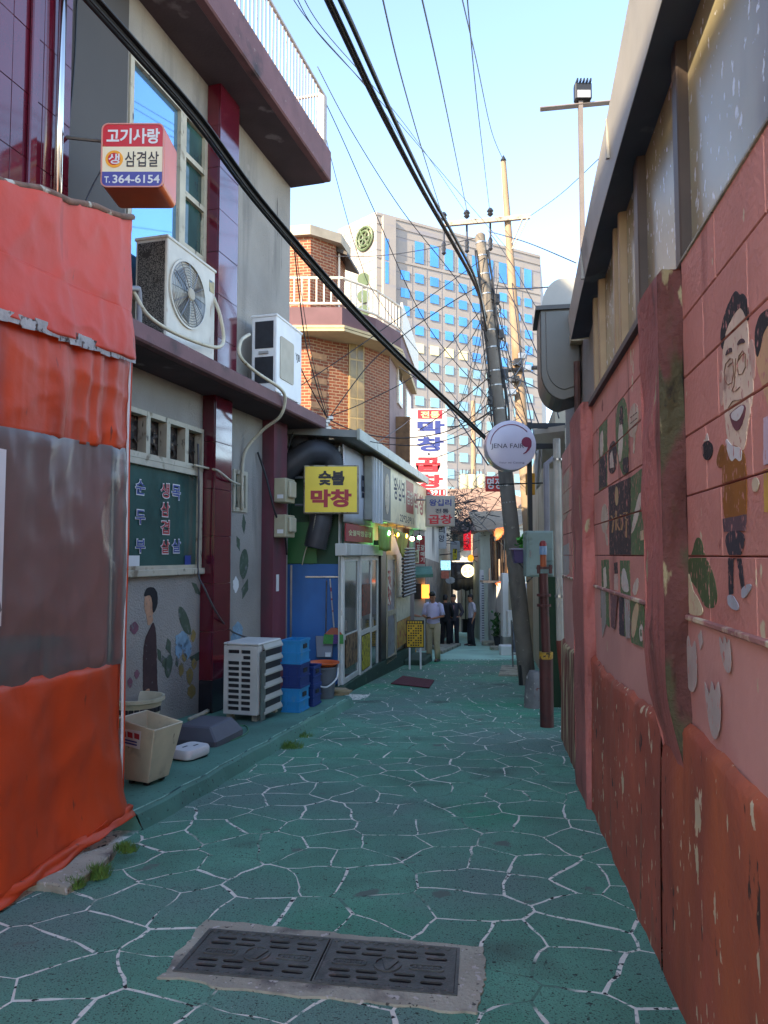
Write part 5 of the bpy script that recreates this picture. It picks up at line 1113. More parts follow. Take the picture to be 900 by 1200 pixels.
# roof
q = MB(FS); q.loft([[(us0 - .35, -.35, zE + .08), (us0 - .35, -.35, zE + .20), (us0 - .35, 5.6, zE + .7), (us0 - .35, 5.6, zE + .58)], [(us1 + .2, -.35, zE + .08), (us1 + .2, -.35, zE + .20), (us1 + .2, 5.6, zE + .7), (us1 + .2, 5.6, zE + .58)]]); q.build('roof', mat('roof_grey', '7c7d78', .7, .15, 2), sh)
q = MB(FS); q.box(us0 - .37, us1 + .22, -.40, -.352, zE + .04, zE + .22); q.build('eave_fascia', mat('eave_paint', 'a3a597', .5, .15, 3, layers=[('6c6f62', (3, 3, 3), .6, .1)]), sh)
q = MB(FS); q.box(us0 + .30, us0 + .34, .1, 4, zE - .45, zE + .1); q.build('gable_board', mat('gable_grey', '565856', .8, .2, 2), sh)
# doors: white frames
def at_u(px_, off=0): return FS.u(px_, off)
zsill = lambda u: gz(u) + .17
du0, du1 = at_u(402), at_u(443)
zt = FS.px(403, 652)[1]
dm = (du0 + du1) / 2
for (a_, b_, sg_) in ((du0, du0 + (du1 - du0) * .40, 0), (du0 + (du1 - du0) * .40, du0 + (du1 - du0) * .74, 1), (du0 + (du1 - du0) * .74, du1, 2)):
    zb_ = max(zsill(a_), zsill(b_)); d_ = window(FS, sh, a_ + .004, b_ - .004, zb_, zt, .085, mat('door_white', 'dad7cd', .5, .1, 4, .1, 20, layers=[('8c8474', (8, 8, 2.5), .66, .06)]), SHG, -.01 - .025 * (sg_ == 1), .05, rows_=(.36,), gl=.02, name='glazed_door', glname='door_pane')
    hd_ = MB(FS); hd_.box(a_ + .03, a_ + .05, -.06, -.03, zb_ + .9, zb_ + 1.08); hd_.build('handle', STEEL, d_)
    if sg_ == 1:
        for (za_, zb2, c1_, nm) in ((.50, .76, '7a3a2a', 'poster'), (.05, .33, 'b5a92a', 'poster')):
            q = MB(FS); q.box(a_ + .14, b_ - .16, -.04, -.03, zb_ + (zt - zb_) * za_, zb_ + (zt - zb_) * zb2); q.build(nm, mat('poster_' + c1_, c1_, .6, .4, 14, layers=[('2a2a26', (18, 18, 9), .56, .08)]), d_)
    if sg_ == 0:
        q = MB(FS); q.box(a_ + .16, b_ - .16, -.02, -.008, zb_ + .25, zb_ + .8); q.build('poster', mat('poster_brown', '8a6a4a', .6, .4, 14, layers=[('3a2a22', (12, 12, 6), .52, .1)]), d_)
q = MB(FS); q.box(du0 - .1, du1 + .1, -.09, .115, zt + .01, zt + .22); q.build('door_lintel', SHW, sh, bevel=.01)
for k in range(24): 
    pass
# second bay: dark jamb, glazed side panel, yellow poster board, hanging shutter
u2, u3, u4, u5 = at_u(444), at_u(450), at_u(462), at_u(478)
zt2 = FS.px(452, 650)[1]
q = MB(FS); q.box(u2, u3, -.05, .11, zsill(u2) - .2, zt2 + .3); q.build('dark_jamb', BLACKP, sh)
window(FS, sh, u3 + .01, u4 - .01, zsill(u4) + .12, zt2, .11, mat('panel_tan', 'a59b80', .6, .15, 4), mat('reflective_panel', '8c8f96', .3, .2, 3, layers=[('5a3a3a', (6, 6, 4), .6, .06)]), -.06, .06, rows_=(.45,), gl=.03, name='side_door', glname='door_pane')
q = MB(FS); q.box(u3 + .2, u3 + .5, -.062, -.045, zt2 - 1.1, zt2 - .35); q.build('poster', mat('poster_red', 'a05048', .6, .5, 12, layers=[('d0c8ba', (10, 10, 8), .5, .05)]), sh)
zy0, zy1, zy2 = FS.px(470, 755)[1], FS.px(470, 726)[1], FS.px(470, 699)[1]
q = MB(FS); q.box(u4, u5, -.06, -.01, zy0, zy1); ypo = q.build('yellow_board', mat('yellow_board', 'b89032', .6, .3, 10, layers=[('a04a28', (9, 9, 7), .55, .05)]), sh)
q = MB(FS); q.box(u4, u5, -.055, -.01, zy1 + .01, zy2); q.build('cream_board', mat('cream_board', 'c6bfa2', .6, .15, 8, layers=[('8c7a5a', (10, 10, 2), .64, .05)]), sh)
zs1 = FS.px(470, 640)[1]
for k in range(15):
    z_ = zy2 + .05 + k * (zs1 - zy2 - .05) / 15; q = MB(FS); q.tube([(u4 + .05 + .0 * k, -.2 + .012 * (k % 2), z_), (u5 - .25 - .03 * (15 - k) * -.3, -.2, z_ + .02)], .035, 6); q.build('shutter_slat', mat('shutter_dark', '3a3936', .6, .2, 8), sh)
q = MB(FS); q.box(u5 + .02, us1, -.03, .11, -2, zE - .1); q.build('brick_pier', mat('pier_brick', '6a5a54', .9, .2, 4, .3, 30), sh)
# banner wall above the doors
zb0, zb1 = FS.px(404, 628)[1], zE + .03
zb_b = FS.px(404, 612)[1]
q = MB(FS); q.grid(lambda a, b: (us0 + (at_u(434) - us0) * a, -.02 - .012 * sin(a * 9 + b * 4), zb_b + (zb1 - zb_b) * b), 14, 8); bn1 = q.build('white_banner', BAN, sh, smooth=True, solid=.004)
def brush(F, u0_, u1_, z0_, z1_, y_, n, m_, parent, seed):
    rnd = random.Random(seed); q = MB(F)
    for k in range(n):
        u_ = u0_ + (u1_ - u0_) * (k + .5) / n; w2 = (u1_ - u0_) / n * .40; h = z1_ - z0_
        for s in range(4):
            zc = z0_ + h * (.15 + .22 * s) + rnd.uniform(-.04, .04) * h; l = w2 * rnd.uniform(.5, 1.0); t = h * rnd.uniform(.04, .09); sk = rnd.uniform(-.08, .12) * h
            q.face([(u_ - l, y_, zc - sk), (u_ + l, y_, zc + sk), (u_ + l * .9, y_, zc + sk + t), (u_ - l, y_, zc - sk + t * 1.2)])
        q.face([(u_ + w2 * .5, y_ - .0006, z0_ + h * .08), (u_ + w2 * .75, y_ - .0006, z0_ + h * .08), (u_ + w2 * .85, y_ - .0006, z0_ + h * .92), (u_ + w2 * .5, y_ - .0006, z0_ + h * .95)])
    return q.build('brush_lettering', m_, parent)
INK = mat('ink', '2a2c3c', .7, .2, 10)
q = MB(FS); write(q, '막창', at_u(421), at_u(433) - .05, zb_b + .35, zb1 - .35, -.045, .04); q.build('lettering', INK, bn1)
q = MB(FS); q.box(us0 + .08, at_u(434), -.05, -.03, zt + .26, zb_b - .02); rb = q.build('red_banner', mat('red_banner', 'a8343a', .7, .12, 3), sh)
q = MB(FS); write(q, '숯불막창곱창', us0 + .25, at_u(432), zt + .36, zb_b - .12, -.053, .02); q.build('lettering', mat('banner_yellow', 'd8cf9a', .6, .1), rb)
# projecting signboard
so_ = -.20; g0_, g1_ = FS.u(436, so_), FS.u(499.5, so_)
zs0, zs1_ = FS.px(449, 612, so_)[1], FS.px(449, 548, so_)[1]
sb = thing('shop_signboard', 'long weathered cream signboard with brush lettering along the shop eave', 'sign', FS.w((g0_ + g1_) / 2, so_, zs0))
q = MB(FS); q.box(g0_, g1_, so_, -.04, zs0, zE + .02); q.build('sign_case', mat('sign_case', '9b9a8e', .6, .2, 3), sb, bevel=.015)
gm = FS.u(447, so_); gm2 = FS.u(457, so_)
q = MB(FS); q.box(g0_ + .02, gm, so_ - .03, so_ - .002, zs0 - .05, zE); q.build('folded_end_panel', mat('end_panel', 'c4c4c2', .6, .1, 3), sb)
for k in range(3): q = MB(FS); u_ = g0_ + .1 + k * (gm - g0_) / 3.2; q.box(u_, u_ + .03, so_ - .05, so_ - .03, zs0 - .03, zE - .02); q.build('panel_rib', mat('end_panel', 'c4c4c2'), sb)
q = MB(FS); q.box(gm, g1_ - .02, so_ - .012, so_ - .002, zs0 + .03, zE - .02); q.build('face_panel', mat('sign_face_cream', 'd2c69a', .5, .15, 1.5, layers=[('a0977a', (2, 2, 2), .58, .15)]), sb)
q = MB(FS); q.box(gm + .02, gm2, so_ - .016, so_ - .011, zs0 + .05, zE - .04); q.build('dark_side_panel', mat('panel_slate', '5f605e', .6, .15, 4), sb)
uc_ = (gm + gm2) / 2 + .05; zc_ = (zs0 + zE) / 2
q = MB(FS); q.prism(disc(uc_, zc_, .23, 24, .42), so_ - .022, so_ - .015); q.build('oval_emblem', mat('emblem_cream', 'b8a98c', .6, .2, 10, layers=[('8a4a38', 14, .6, .06)]), sb)
gA, gB = FS.u(461, so_), FS.u(475, so_); gC, gD = FS.u(475.5, so_), FS.u(484, so_); gE, gF = FS.u(485, so_), FS.u(496, so_)
q = MB(FS); write(q, '왕십리', gA, gB - .1, zs0 + .55, zE - .15, so_ - .014, .02); q.build('lettering', INK, sb)
q = MB(FS); q.box(gC, gD, so_ - .016, so_ - .011, zs0 + .35, zE - .08); q.build('red_panel', mat('faded_red', 'a8523c', .6, .15, 6), sb)
q = MB(FS); write(q, '곱창', gC + .1, gD - .1, zs0 + .55, zE - .3, so_ - .019, .02); q.build('lettering', mat('faded_cream', 'd0c4a0', .6, .1), sb)
q = MB(FS); write(q, '막창', gE, gF, zs0 + .4, zE - .25, so_ - .014, .03); q.build('lettering', mat('faded_red2', '9c4a38', .6, .15, 6), sb)
q = MB(FS); write(q, '2292-3911', FS.u(468, so_), FS.u(484, so_), zs0 + .10, zs0 + .26, so_ - .014, .01); q.build('lettering', INK, sb)
# lit bulbs and green-yellow awning cloth below the signboard
for k, (px_, py_, c_) in enumerate(((454.5, 624.5, '7dff9a'), (465, 626.5, 'ffb02a'), (475, 628, 'ffc23a'), (483, 631.5, 'ffb08a'), (491.5, 630, '6dffa0'))):
    p = on(FS, px_, py_, so_ - .03)
    lb_ = thing('string_bulb', ['lit green string bulb under the signboard nearest the white doors', 'lit deep amber string bulb hanging second along the signboard', 'lit golden string bulb in the middle of the row under the signboard', 'lit pinkish string bulb hanging fourth under the signboard', 'lit green string bulb at the far end of the signboard'][k], 'light bulb', p, 'string bulbs under the shop signboard')
    q = MB(); q.lathe([(.0, -.05), (.035, -.042), (.055, -.012), (.05, .02), (.025, .05)], 14, p); q.build('globe', mat('bulb_' + c_, 'e8e0c0', .3, 0, emit=(c_, 9.0)), lb_, smooth=True)
    q = MB(); q.lathe([(.024, .048), (.024, .10), (.01, .115)], 10, p); q.build('socket', BLACKP, lb_)
    q = MB(); q.tube([p + V((0, 0, .11)), V((p.x, p.y, zs0 + .01))], .006, 5); q.build('flex', BLACK, lb_)
def cloth(nm, pts, col, lab):
    q = MB(); a_, b_, c_, d_ = [V(p) for p in pts]
    q.grid(lambda u, v: a_.lerp(b_, u).lerp(d_.lerp(c_, u), v) + V((0, .03 * sin(u * 14) * v, .01 * sin(u * 9))), 14, 6)
    return q.build(nm, mat('cloth_' + col, col, .7, .2, 5, layers=[('c88a3a', (5, 5, 3), .56, .12)]), smooth=True, solid=.006, label=lab, cat='awning', group='awning cloths under the signboard')
cloth('awning_cloth', (on(FS, 443, 616, -.26), on(FS, 459, 618, -.26), on(FS, 458, 646, -.2), on(FS, 444, 645, -.2)), '8db03a', 'bright green awning cloth at the near end below the signboard')
cloth('awning_cloth', (on(FS, 460, 619, -.26), on(FS, 480, 627, -.26), on(FS, 473, 655, -.2), on(FS, 469, 648, -.2)), 'a8a82a', 'yellow-green awning cloth drooping under the middle of the signboard')
# mat on the ground, stand sign, red mat
mt_ = [gnd(458, 801, .02), gnd(472, 792, .02), gnd(509, 797, .02), gnd(503, 806, .02)]
q = MB(); q.loft([[(p.x, p.y, gz(p.y) + .012) for p in mt_], [(p.x, p.y, gz(p.y) + .026) for p in mt_]]); q.build('door_mat', mat('maroon_mat', '5d2a33', .95, .2, 20, .8, 90), label='maroon door mat lying on the green alley before the shop', cat='mat')
YSG = 16.6; a, b = at(476, 759, YSG), at(497, 727, YSG)
sgn = thing('stand_sign', 'yellow menu stand sign with black header beside the standing man', 'sign', ((a.x + b.x) / 2, YSG, gz(YSG)))
q = MB(); q.box(a.x, b.x, YSG, YSG + .05, a.z, b.z); q.build('board', mat('stand_black', '1d1a14', .6, .1), sgn)
H_ = b.z - a.z; W_ = b.x - a.x
q = MB(); q.box(a.x + .02, b.x - .02, YSG - .006, YSG + .001, a.z + .02, a.z + H_ * .86); q.build('face_panel', mat('stand_yellow', 'd8a81e', .5, .1), sgn)
for i in range(6):
    for j in range(9):
        if (i * 7 + j * 3) % 5: q = MB(); x_ = a.x + .04 + i * (W_ - .08) / 6; z_ = a.z + .04 + j * H_ * .79 / 9; q.box(x_, x_ + .036, YSG - .008, YSG - .005, z_, z_ + .032); q.build('menu_block', mat('stand_black', '1d1a14'), sgn)
for i in range(6): q = MB(); x_ = a.x + .03 + i * (W_ - .06) / 6; q.box(x_, x_ + .04, YSG - .004, YSG + .001, a.z + H_ * .89, a.z + H_ * .97); q.build('header_letter', mat('stand_yellow', 'd8a81e'), sgn)
for x_ in (a.x + .06, b.x - .10):
    q = MB(); q.box(x_, x_ + .04, YSG + .01, YSG + .05, gz(YSG), a.z + .01); q.build('leg', WHT, sgn)

# ================================================================ brick house behind the shop
def brick_mat():
    m = bpy.data.materials.new('brick'); m.use_nodes = True; t = m.node_tree; N, L = t.nodes, t.links; b = N['Principled BSDF']
    uv = N.new('ShaderNodeUVMap'); br_ = N.new('ShaderNodeTexBrick'); br_.inputs['Scale'].default_value = 1
    br_.inputs['Color1'].default_value = (*H('8a4a2c'), 1); br_.inputs['Color2'].default_value = (*H('703a26'), 1); br_.inputs['Mortar'].default_value = (*H('9c8568'), 1)
    br_.inputs['Brick Width'].default_value = .24; br_.inputs['Row Height'].default_value = .085; br_.inputs['Mortar Size'].default_value = .011
    L.new(uv.outputs[0], br_.inputs['Vector'])
    n = N.new('ShaderNodeTexNoise'); n.inputs['Scale'].default_value = 1.5; mi = N.new('ShaderNodeMix'); mi.data_type = 'RGBA'; mi.blend_type = 'MULTIPLY'
    r = N.new('ShaderNodeMapRange'); r.inputs[3].default_value = .75; r.inputs[4].default_value = 1.2
    L.new(n.outputs['Fac'], r.inputs[0]); c = N.new('ShaderNodeCombineColor')
    for i in range(3): L.new(r.outputs[0], c.inputs[i])
    mi.inputs['Factor'].default_value = 1; L.new(br_.outputs[0], mi.inputs['A']); L.new(c.outputs[0], mi.inputs['B']); L.new(mi.outputs['Result'], b.inputs['Base Color'])
    bp_ = N.new('ShaderNodeBump'); bp_.inputs['Strength'].default_value = .6; bp_.inputs['Distance'].default_value = .01; bp_.invert = True
    L.new(br_.outputs['Fac'], bp_.inputs['Height']); L.new(bp_.outputs[0], b.inputs['Normal']); b.inputs['Roughness'].default_value = .85
    return m
BRK = brick_mat()
def uv_wall(o, vscale=1.0):
    me = o.data; uvl = me.uv_layers.new(name='UVMap')
    for p in me.polygons:
        n = p.normal; tdir = V((-n.y, n.x, 0)); tdir = tdir.normalized() if tdir.length > .01 else V((1, 0, 0))
        for li in p.loop_indices:
            co = me.vertices[me.loops[li].vertex_index].co; uvl.data[li].uv = (co.dot(tdir), co.z)
bh = thing('brick_house', 'two-tone brick house with white balcony railing and small roof turret', 'house', (-.5, 22, gz(22)))
zband = at(400, 372, 19).z
def ringz(pts, z0, z1, nm, m_, brick=False, parent=bh):
    q = MB(); q.loft([[(p[0], p[1], z0) for p in pts], [(p[0], p[1], z1) for p in pts]]); o = q.build(nm, m_, parent)
    if brick: uv_wall(o)
    return o
xq = lambda px_, Y: (px_ - 450) / FPX * Y
base = [(-4.5, 19.6), (xq(363, 19.4), 19.4), (xq(380, 19.35), 19.75), (xq(428, 20.4), 20.4), (xq(456, 21.4), 21.4), (xq(484, 27), 27), (-4.5, 27)]
ringz(base[:5] + [(xq(456, 21.4) + .03, 22), (-4.5, 27)], -2.5, zband - .25, 'brick_wall', BRK, True)
ringz([(xq(456, 21.4) + .02, 21.41), (xq(484, 27) + .02, 27), (-1, 27.0), (-.6, 21.5)], -2.5, zband - .22, 'stucco_wall', mat('mauve_stucco', '7d6a68', .9, .15, 2, .4, 40))
# quoins and stair window
gz0 = at(416, 560, 20.2).z; gz1 = at(416, 398, 20.2).z
def on_seg(p, q, f, o=0.0):
    d = V((q[0] - p[0], q[1] - p[1], 0)); n = V((d.y, -d.x, 0)).normalized(); r = V((p[0], p[1], 0)) + d * f + n * o; return r
P0, P1 = base[2], base[3]
def seg_plate(P0, P1, f0, f1, z0, z1, o0, o1, nm, m_, parent=bh):
    a, b, c, d = on_seg(P0, P1, f0, o0), on_seg(P0, P1, f1, o0), on_seg(P0, P1, f1, o1), on_seg(P0, P1, f0, o1)
    q = MB(); q.loft([[(p.x, p.y, z0) for p in (a, b, c, d)], [(p.x, p.y, z1) for p in (a, b, c, d)]]); return q.build(nm, m_, parent)
fw0, fw1 = (407 - 380) / 48, (426 - 380) / 48
sw_ = seg_plate(P0, P1, fw0, fw1, gz0, gz1, -.05, .03, 'stair_window', mat('tan_frame2', 'a58c5c', .5, .15, 4))
nseg = 7
for i in range(2):
    for j in range(nseg):
        fa_ = fw0 + .03 + i * (fw1 - fw0 - .03) / 2; fb_ = fa_ + (fw1 - fw0) / 2 - .045; za = gz0 + .06 + j * (gz1 - gz0 - .06) / nseg; zb_ = za + (gz1 - gz0) / nseg - .06
        seg_plate(P0, P1, fa_, fb_, za, zb_, .028, .036, 'stair_pane', mat('amber_glass', '7d6a42', .25, .35, 2, spec=.6), sw_)
for j in range(44):
    z_ = -.2 + j * .17
    if j % 2 == 0: seg_plate(base[1], base[2], -.0, 1.0, z_, z_ + .165, .0, .02, 'quoin', mat('pale_brick', 'a07a58', .85, .15, 10))
# balcony band, cream mouldings
bnd = [(-4.5, 19.0), (xq(400, 19.0), 19.0), (xq(440, 19.9), 19.9), (xq(470, 21.3), 21.3), (xq(489, 26.6), 26.6), (-4.5, 26.6)]
ringz(bnd, zband - .25, zband + .28, 'balcony_band', mat('maroon_band', '63474a', .8, .15, 2), parent=bh)
for dz in (-.29, -.38):
    ringz([(p[0] + (.06 if p[0] > -4 and p[1] < 26 else 0), p[1] - .05 * (p[1] < 22)) for p in bnd], zband + dz, zband + dz + .07, 'cream_moulding', mat('cream_stone', 'b8a47c', .8, .1, 3))
# sloping rear eave and the white parapet
RW = mat('balustrade_white', 'cfc6b4', .6, .1, 5)
def rail_path(pts, z, nm):
    q = MB(); q.tube([(p[0], p[1], z) for p in pts], .035, 6); return q.build(nm, RW, bh)
rp = [(p[0] + .0, p[1] + .12) for p in bnd[:4]]
rl1 = rail_path(rp, zband + 1.12, 'balcony_railing'); rail_path(rp, zband + .42, 'bottom_rail')
bmesh_b = MB(); bmesh_b.tube([(0, 0, 0), (0, 0, .70)], .022, 5); o_ = bmesh_b.build('x', RW); bal_me = o_.data; bpy.data.objects.remove(o_)
for (p, q_) in zip(rp, rp[1:]):
    L_ = hypot(q_[0] - p[0], q_[1] - p[1]); n = int(L_ / .19)
    for k in range(n):
        f = (k + .5) / n; piece('baluster', bal_me, rl1, Matrix.Translation((p[0] + (q_[0] - p[0]) * f, p[1] + (q_[1] - p[1]) * f, zband + .42)))
q = MB(); c_, d_ = bnd[3], (bnd[4][0], bnd[4][1]); q.loft([[(c_[0], c_[1] + .1, zband + .28), (c_[0] + .06, c_[1] + .1, zband + .28), (c_[0] + .06, c_[1] + .1, zband + 1.25), (c_[0], c_[1] + .1, zband + 1.25)], [(d_[0], d_[1], zband + .28), (d_[0] + .06, d_[1], zband + .28), (d_[0] + .06, d_[1], zband + 1.25), (d_[0], d_[1], zband + 1.25)]]); q.build('side_parapet', RW, bh)
# turret
T = [(xq(336, 20), 20.1), (xq(362, 20), 20.0), (xq(390, 20), 20.6), (xq(402, 21), 21.6), (xq(395, 22), 22.6), (-4.4, 22.6), (-4.4, 20.3)]
zT = at(370, 277, 20).z
ringz(T, zband + .28, zT, 'turret_wall', BRK, True)
T2 = [(p[0] + (.18 if p[0] > -1.9 else 0), p[1] - .15) for p in T]
ringz(T2, zT, zT + .28, 'turret_roof', mat('turret_conc', 'a09684', .85, .15, 3))
q = MB(); a = at(393, 298, 20.7); q.loft([[(a.x, 20.7, a.z + .25), (a.x + .35, 20.5, a.z - .02), (a.x + .35, 20.5, a.z - .10), (a.x, 20.7, a.z + .1)], [(a.x + .1, 22, a.z + .25), (a.x + .65, 22, a.z - .02), (a.x + .65, 22, a.z - .10), (a.x + .1, 22, a.z + .1)]]); q.build('turret_canopy', mat('dark_canopy', '3b3632', .7, .2), bh)
q = MB(); q.box(xq(396, 21), xq(396, 21) + .05, 20.75, 20.8, zband + .28, a.z + .1); q.build('canopy_post', RW, bh)
# windows in the stucco flank
for (f0, f1, y0_, y1_) in ((.25, .42, 425, 472), (.58, .8, 440, 490)):
    z1_, z0_ = at(468, y0_, 22.8).z, at(468, y1_, 22.8).z
    w_ = seg_plate((xq(456, 21.4) + .02, 21.41), (xq(484, 27) + .02, 27), f0, f1, z0_, z1_, -.02, .06, 'flank_window', RW)
    seg_plate((xq(456, 21.4) + .02, 21.41), (xq(484, 27) + .02, 27), f0 + .02, f1 - .02, z0_ + .1, z1_ - .1, .055, .07, 'pane', GLASS_B, w_)
a = at(474, 520, 23)
q = MB(); q.box(a.x - .35, a.x + .3, 22.6, 22.9, a.z - .6, a.z + .8); q.build('timber_box', mat('worn_timber', '6b4f34', .8, .3, 5, .3, 20), bh)

# ================================================================ office tower
OF = mat('office_stone', '8c8782', .7, .06, .3, layers=[('7f7e84', (.1, .1, .6), .55, .15)]); OG = mat('office_glass', '5f9fd8', .1, .2, .12, spec=1.0, metal=.6); OGY = mat('gold_reflection', 'd9cfa0', .5, .1, .3); OGT = mat('office_glass_low', '84a8b4', .1, .12, .06, spec=.9, metal=.3)  # pale yellow panes paint in the reflection of a sunlit building
Y1, Y2 = 140.0, 161.0
OA, OB = V((xq(441, Y1), Y1, 0)), V((xq(637, Y2), Y2, 0)); ZO = at(441, 248, Y1).z
OC = V((xq(395, 148), 148, 0))
ofc = thing('office_tower', 'tall pale stone office tower with rows of blue windows behind the alley', 'office building', ((OA.x + OB.x) / 2, 155, -3))
q = MB(); back = V((10, 40, 0)); ftp = [OC, OA, OB, OB + back, OC + back]
q.loft([[(p.x, p.y, -3) for p in ftp], [(p.x, p.y, ZO) for p in ftp]]); q.build('tower_body', OF, ofc)
dO = (OB - OA); LO = dO.length; dO.normalize(); nO = V((dO.y, -dO.x, 0))
FO = Frame(OA.x, OA.y, dO.x / dO.y)
def oplate(f0, f1, z0, z1, o0, o1, nm, m_, par=ofc):
    q = MB(FO); q.box(f0, f1, -o1, -o0, z0, z1); return q.build(nm, m_, par)
dh = (ZO - (-3)) / 19.6
cols = [FO.u(px_) for px_ in (475, 492, 510, 527.5, 544, 560, 576, 592, 608, 622)]
zr0 = FO.px(510, 331)[1]; zr1 = FO.px(510, 351)[1]; dh = zr0 - zr1
ws = (cols[3] - cols[2]) * .28
# stone joints as raised belt courses and piers
wme = {}
def win_piece(c, z, w_, h, m_, key):
    if key not in wme:
        q = MB(); q.box(-w_, w_, -.12, .02, -h, h); me = bpy.data.meshes.new('window'); me.from_pydata([tuple(p) for p in q.vs], [], q.fs); me.materials.append(m_); wme[key] = me
    piece('window', wme[key], ofc, FO.M @ Matrix.Translation((c, -.05, z)) @ Matrix.Rotation(random.uniform(-.004, .004), 4, 'Z'))
for i, c in enumerate(cols):
    if c > LO - 1: continue
    for r in range(13):
        z = zr0 - r * dh
        if i == 0 and r > 3: continue
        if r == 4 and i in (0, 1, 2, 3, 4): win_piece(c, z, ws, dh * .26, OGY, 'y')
        elif r > 4: win_piece(c, z, ws, dh * .26, OGT, 't')
        else: win_piece(c, z, ws, dh * .26, OG, 'b')
    if i > 0: win_piece(c, FO.px(510, 301)[1], ws, dh * .62, OG, 'tall')
for z in (FO.px(510, 278)[1], FO.px(510, 316)[1], ZO - .4): oplate(0, LO, z - .25, z + .25, .0, .15, 'belt_course', OF)
for k in range(0, 18): oplate(0, LO, ZO - 4 - k * dh - .06, ZO - 4 - k * dh + .06, .0, .05, 'joint_course', mat('stone_dark', '77767a', .8, .05))
for k in range(len(cols) - 1):
    c = (cols[k] + cols[k + 1]) / 2; oplate(c - .08, c + .08, 0, ZO - 5, .0, .06, 'joint_pier', mat('stone_dark', '77767a'))
oplate(FO.u(447) , FO.u(462), 0, ZO - .8, 0.0, .8, 'corner_bay', OF)
for z in (FO.px(455, 322)[1], FO.px(455, 295)[1]): oplate(FO.u(449), FO.u(453), z - 2.2, z + 2.2, .8, .85, 'slit_window', OG)
# gold side: joints and round emblem
FG = Frame(OC.x, OC.y, (OA.x - OC.x) / (OA.y - OC.y)); 
dG = (OA - OC); LG = dG.length; dG.normalize(); nG = V((-dG.y, dG.x, 0)); nG = nG if nG.y < 0 else -nG
def gplate(f0, f1, z0, z1, o, nm, m_):
    q = MB(); P = [OC + dG * f for f in (f0, f1)]; q.loft([[(P[0].x, P[0].y, z0), (P[1].x, P[1].y, z0), (P[1].x + nG.x * o, P[1].y + nG.y * o, z0), (P[0].x + nG.x * o, P[0].y + nG.y * o, z0)], [(P[0].x, P[0].y, z1), (P[1].x, P[1].y, z1), (P[1].x + nG.x * o, P[1].y + nG.y * o, z1), (P[0].x + nG.x * o, P[0].y + nG.y * o, z1)]]); return q.build(nm, m_, ofc)
GST = mat('warm_stone_joint', '8d7d6a', .8, .05)
for k in range(14): gplate(0, LG, ZO - 2 - k * 1.9, ZO - 1.9 - k * 1.9, .04, 'stone_joint', GST)
for k in range(1, 6): gplate(LG * k / 6 - .05, LG * k / 6 + .05, ZO - 30, ZO - .5, .05, 'stone_joint', GST)
ec = OC + dG * LG * .72; ez = at(424, 282, 143).z
q = MB()
for rr_ in (2.3, 1.5): q.tube([(ec.x + dG.x * rr_ * cos(a) + nG.x * .3, ec.y + dG.y * rr_ * cos(a) + nG.y * .3, ez + rr_ * sin(a)) for a in [2 * pi * i / 20 for i in range(21)]], .26, 6)
for k in range(6):
    a = k * pi / 3; q.tube([(ec.x + nG.x * .3, ec.y + nG.y * .3, ez), (ec.x + dG.x * 2.3 * cos(a) + nG.x * .3, ec.y + dG.y * 2.3 * cos(a) + nG.y * .3, ez + 2.3 * sin(a))], .22, 5)
q.build('round_emblem', mat('emblem_bronze', '4a5a3c', .5, .2, .5), ofc)
for z_ in (ez - 8.5, ez - 12, ez - 15):
    q = MB(); q.lathe([(.1, -.3), (1.3, -.25), (1.3, .25), (.1, .3)], 12, (ec.x + nG.x * .4, ec.y + nG.y * .4 - .2, z_), 'y'); q.build('wall_ornament', mat('emblem_bronze', '4a5a3c'), ofc)
# ================================================================ utility poles
PCON = mat('pole_concrete', '6b655c', .9, .15, 3, .5, 40, layers=[('4d4842', (3, 3, 1), .56, .12), ('8f887a', 14, .66, .06)])
YP = 13.7; pb_ = gnd(619, 800); pb_ = V((at(619, 800, YP).x, YP, gz(YP))); pt_ = at(562.5, 276, YP)
pole = thing('utility_pole', 'leaning concrete utility pole strapped with cables and steel bands', 'utility pole', pb_)
q = MB(); q.tube([pb_ - V((0, 0, .1)), pb_.lerp(pt_, .3), pb_.lerp(pt_, .6), pt_, pt_ + V((-.005, 0, .04))], [.160, .15, .125, .095, .06], 18); q.build('shaft', PCON, pole, smooth='auto')
dirp = (pt_ - pb_).normalized()
for k in range(15):
    f = .40 + k * .042 + random.uniform(-.008, .008); c = pb_.lerp(pt_, f); r_ = .160 - .065 * f + .008
    q = MB(); q.tube([c - dirp * .012, c + dirp * .012], r_, 16); q.build('steel_band', STEEL, pole)
for side in (-1, 1):
    for k in range(4):
        off = V((side * (.13 + .02 * k), -.05 - .02 * (k % 2), 0)); P = []
        for j in range(13):
            f = .52 + j * .037; P.append(pb_.lerp(pt_, f) + off * (1.05 - .35 * f) + V((random.uniform(-.02, .02), random.uniform(-.02, .02), 0)))
        q = MB(); q.tube(smooth_pts(P, 3), random.choice([.012, .016, .022]), 5); q.build('strapped_cable', BLACK, pole)
for f, s in ((.60, -1), (.75, 1), (.83, 1), (.66, 1)):
    c = pb_.lerp(pt_, f) + V((s * .17, -.06, 0)); q = MB(); q.tube([c + V((.07 * cos(a), 0, .09 * sin(a))) for a in [2 * pi * i / 14 for i in range(15)]], .012, 5); q.build('cable_coil', BLACK, pole)
    q = MB(); q.box(c.x - .05, c.x + .05, c.y - .03, c.y + .03, c.z + .1, c.z + .28); q.build('splice_box', BLACKP, pole, bevel=.01)
for f in (.55, .62, .69, .76, .84):
    c = pb_.lerp(pt_, f); q = MB(); q.tube([c - V((.0, .0, 0)), c + V((.22, -.02, .0)), c + V((.22, -.02, .04))], .008, 5); q.build('step_bolt', STEEL, pole)
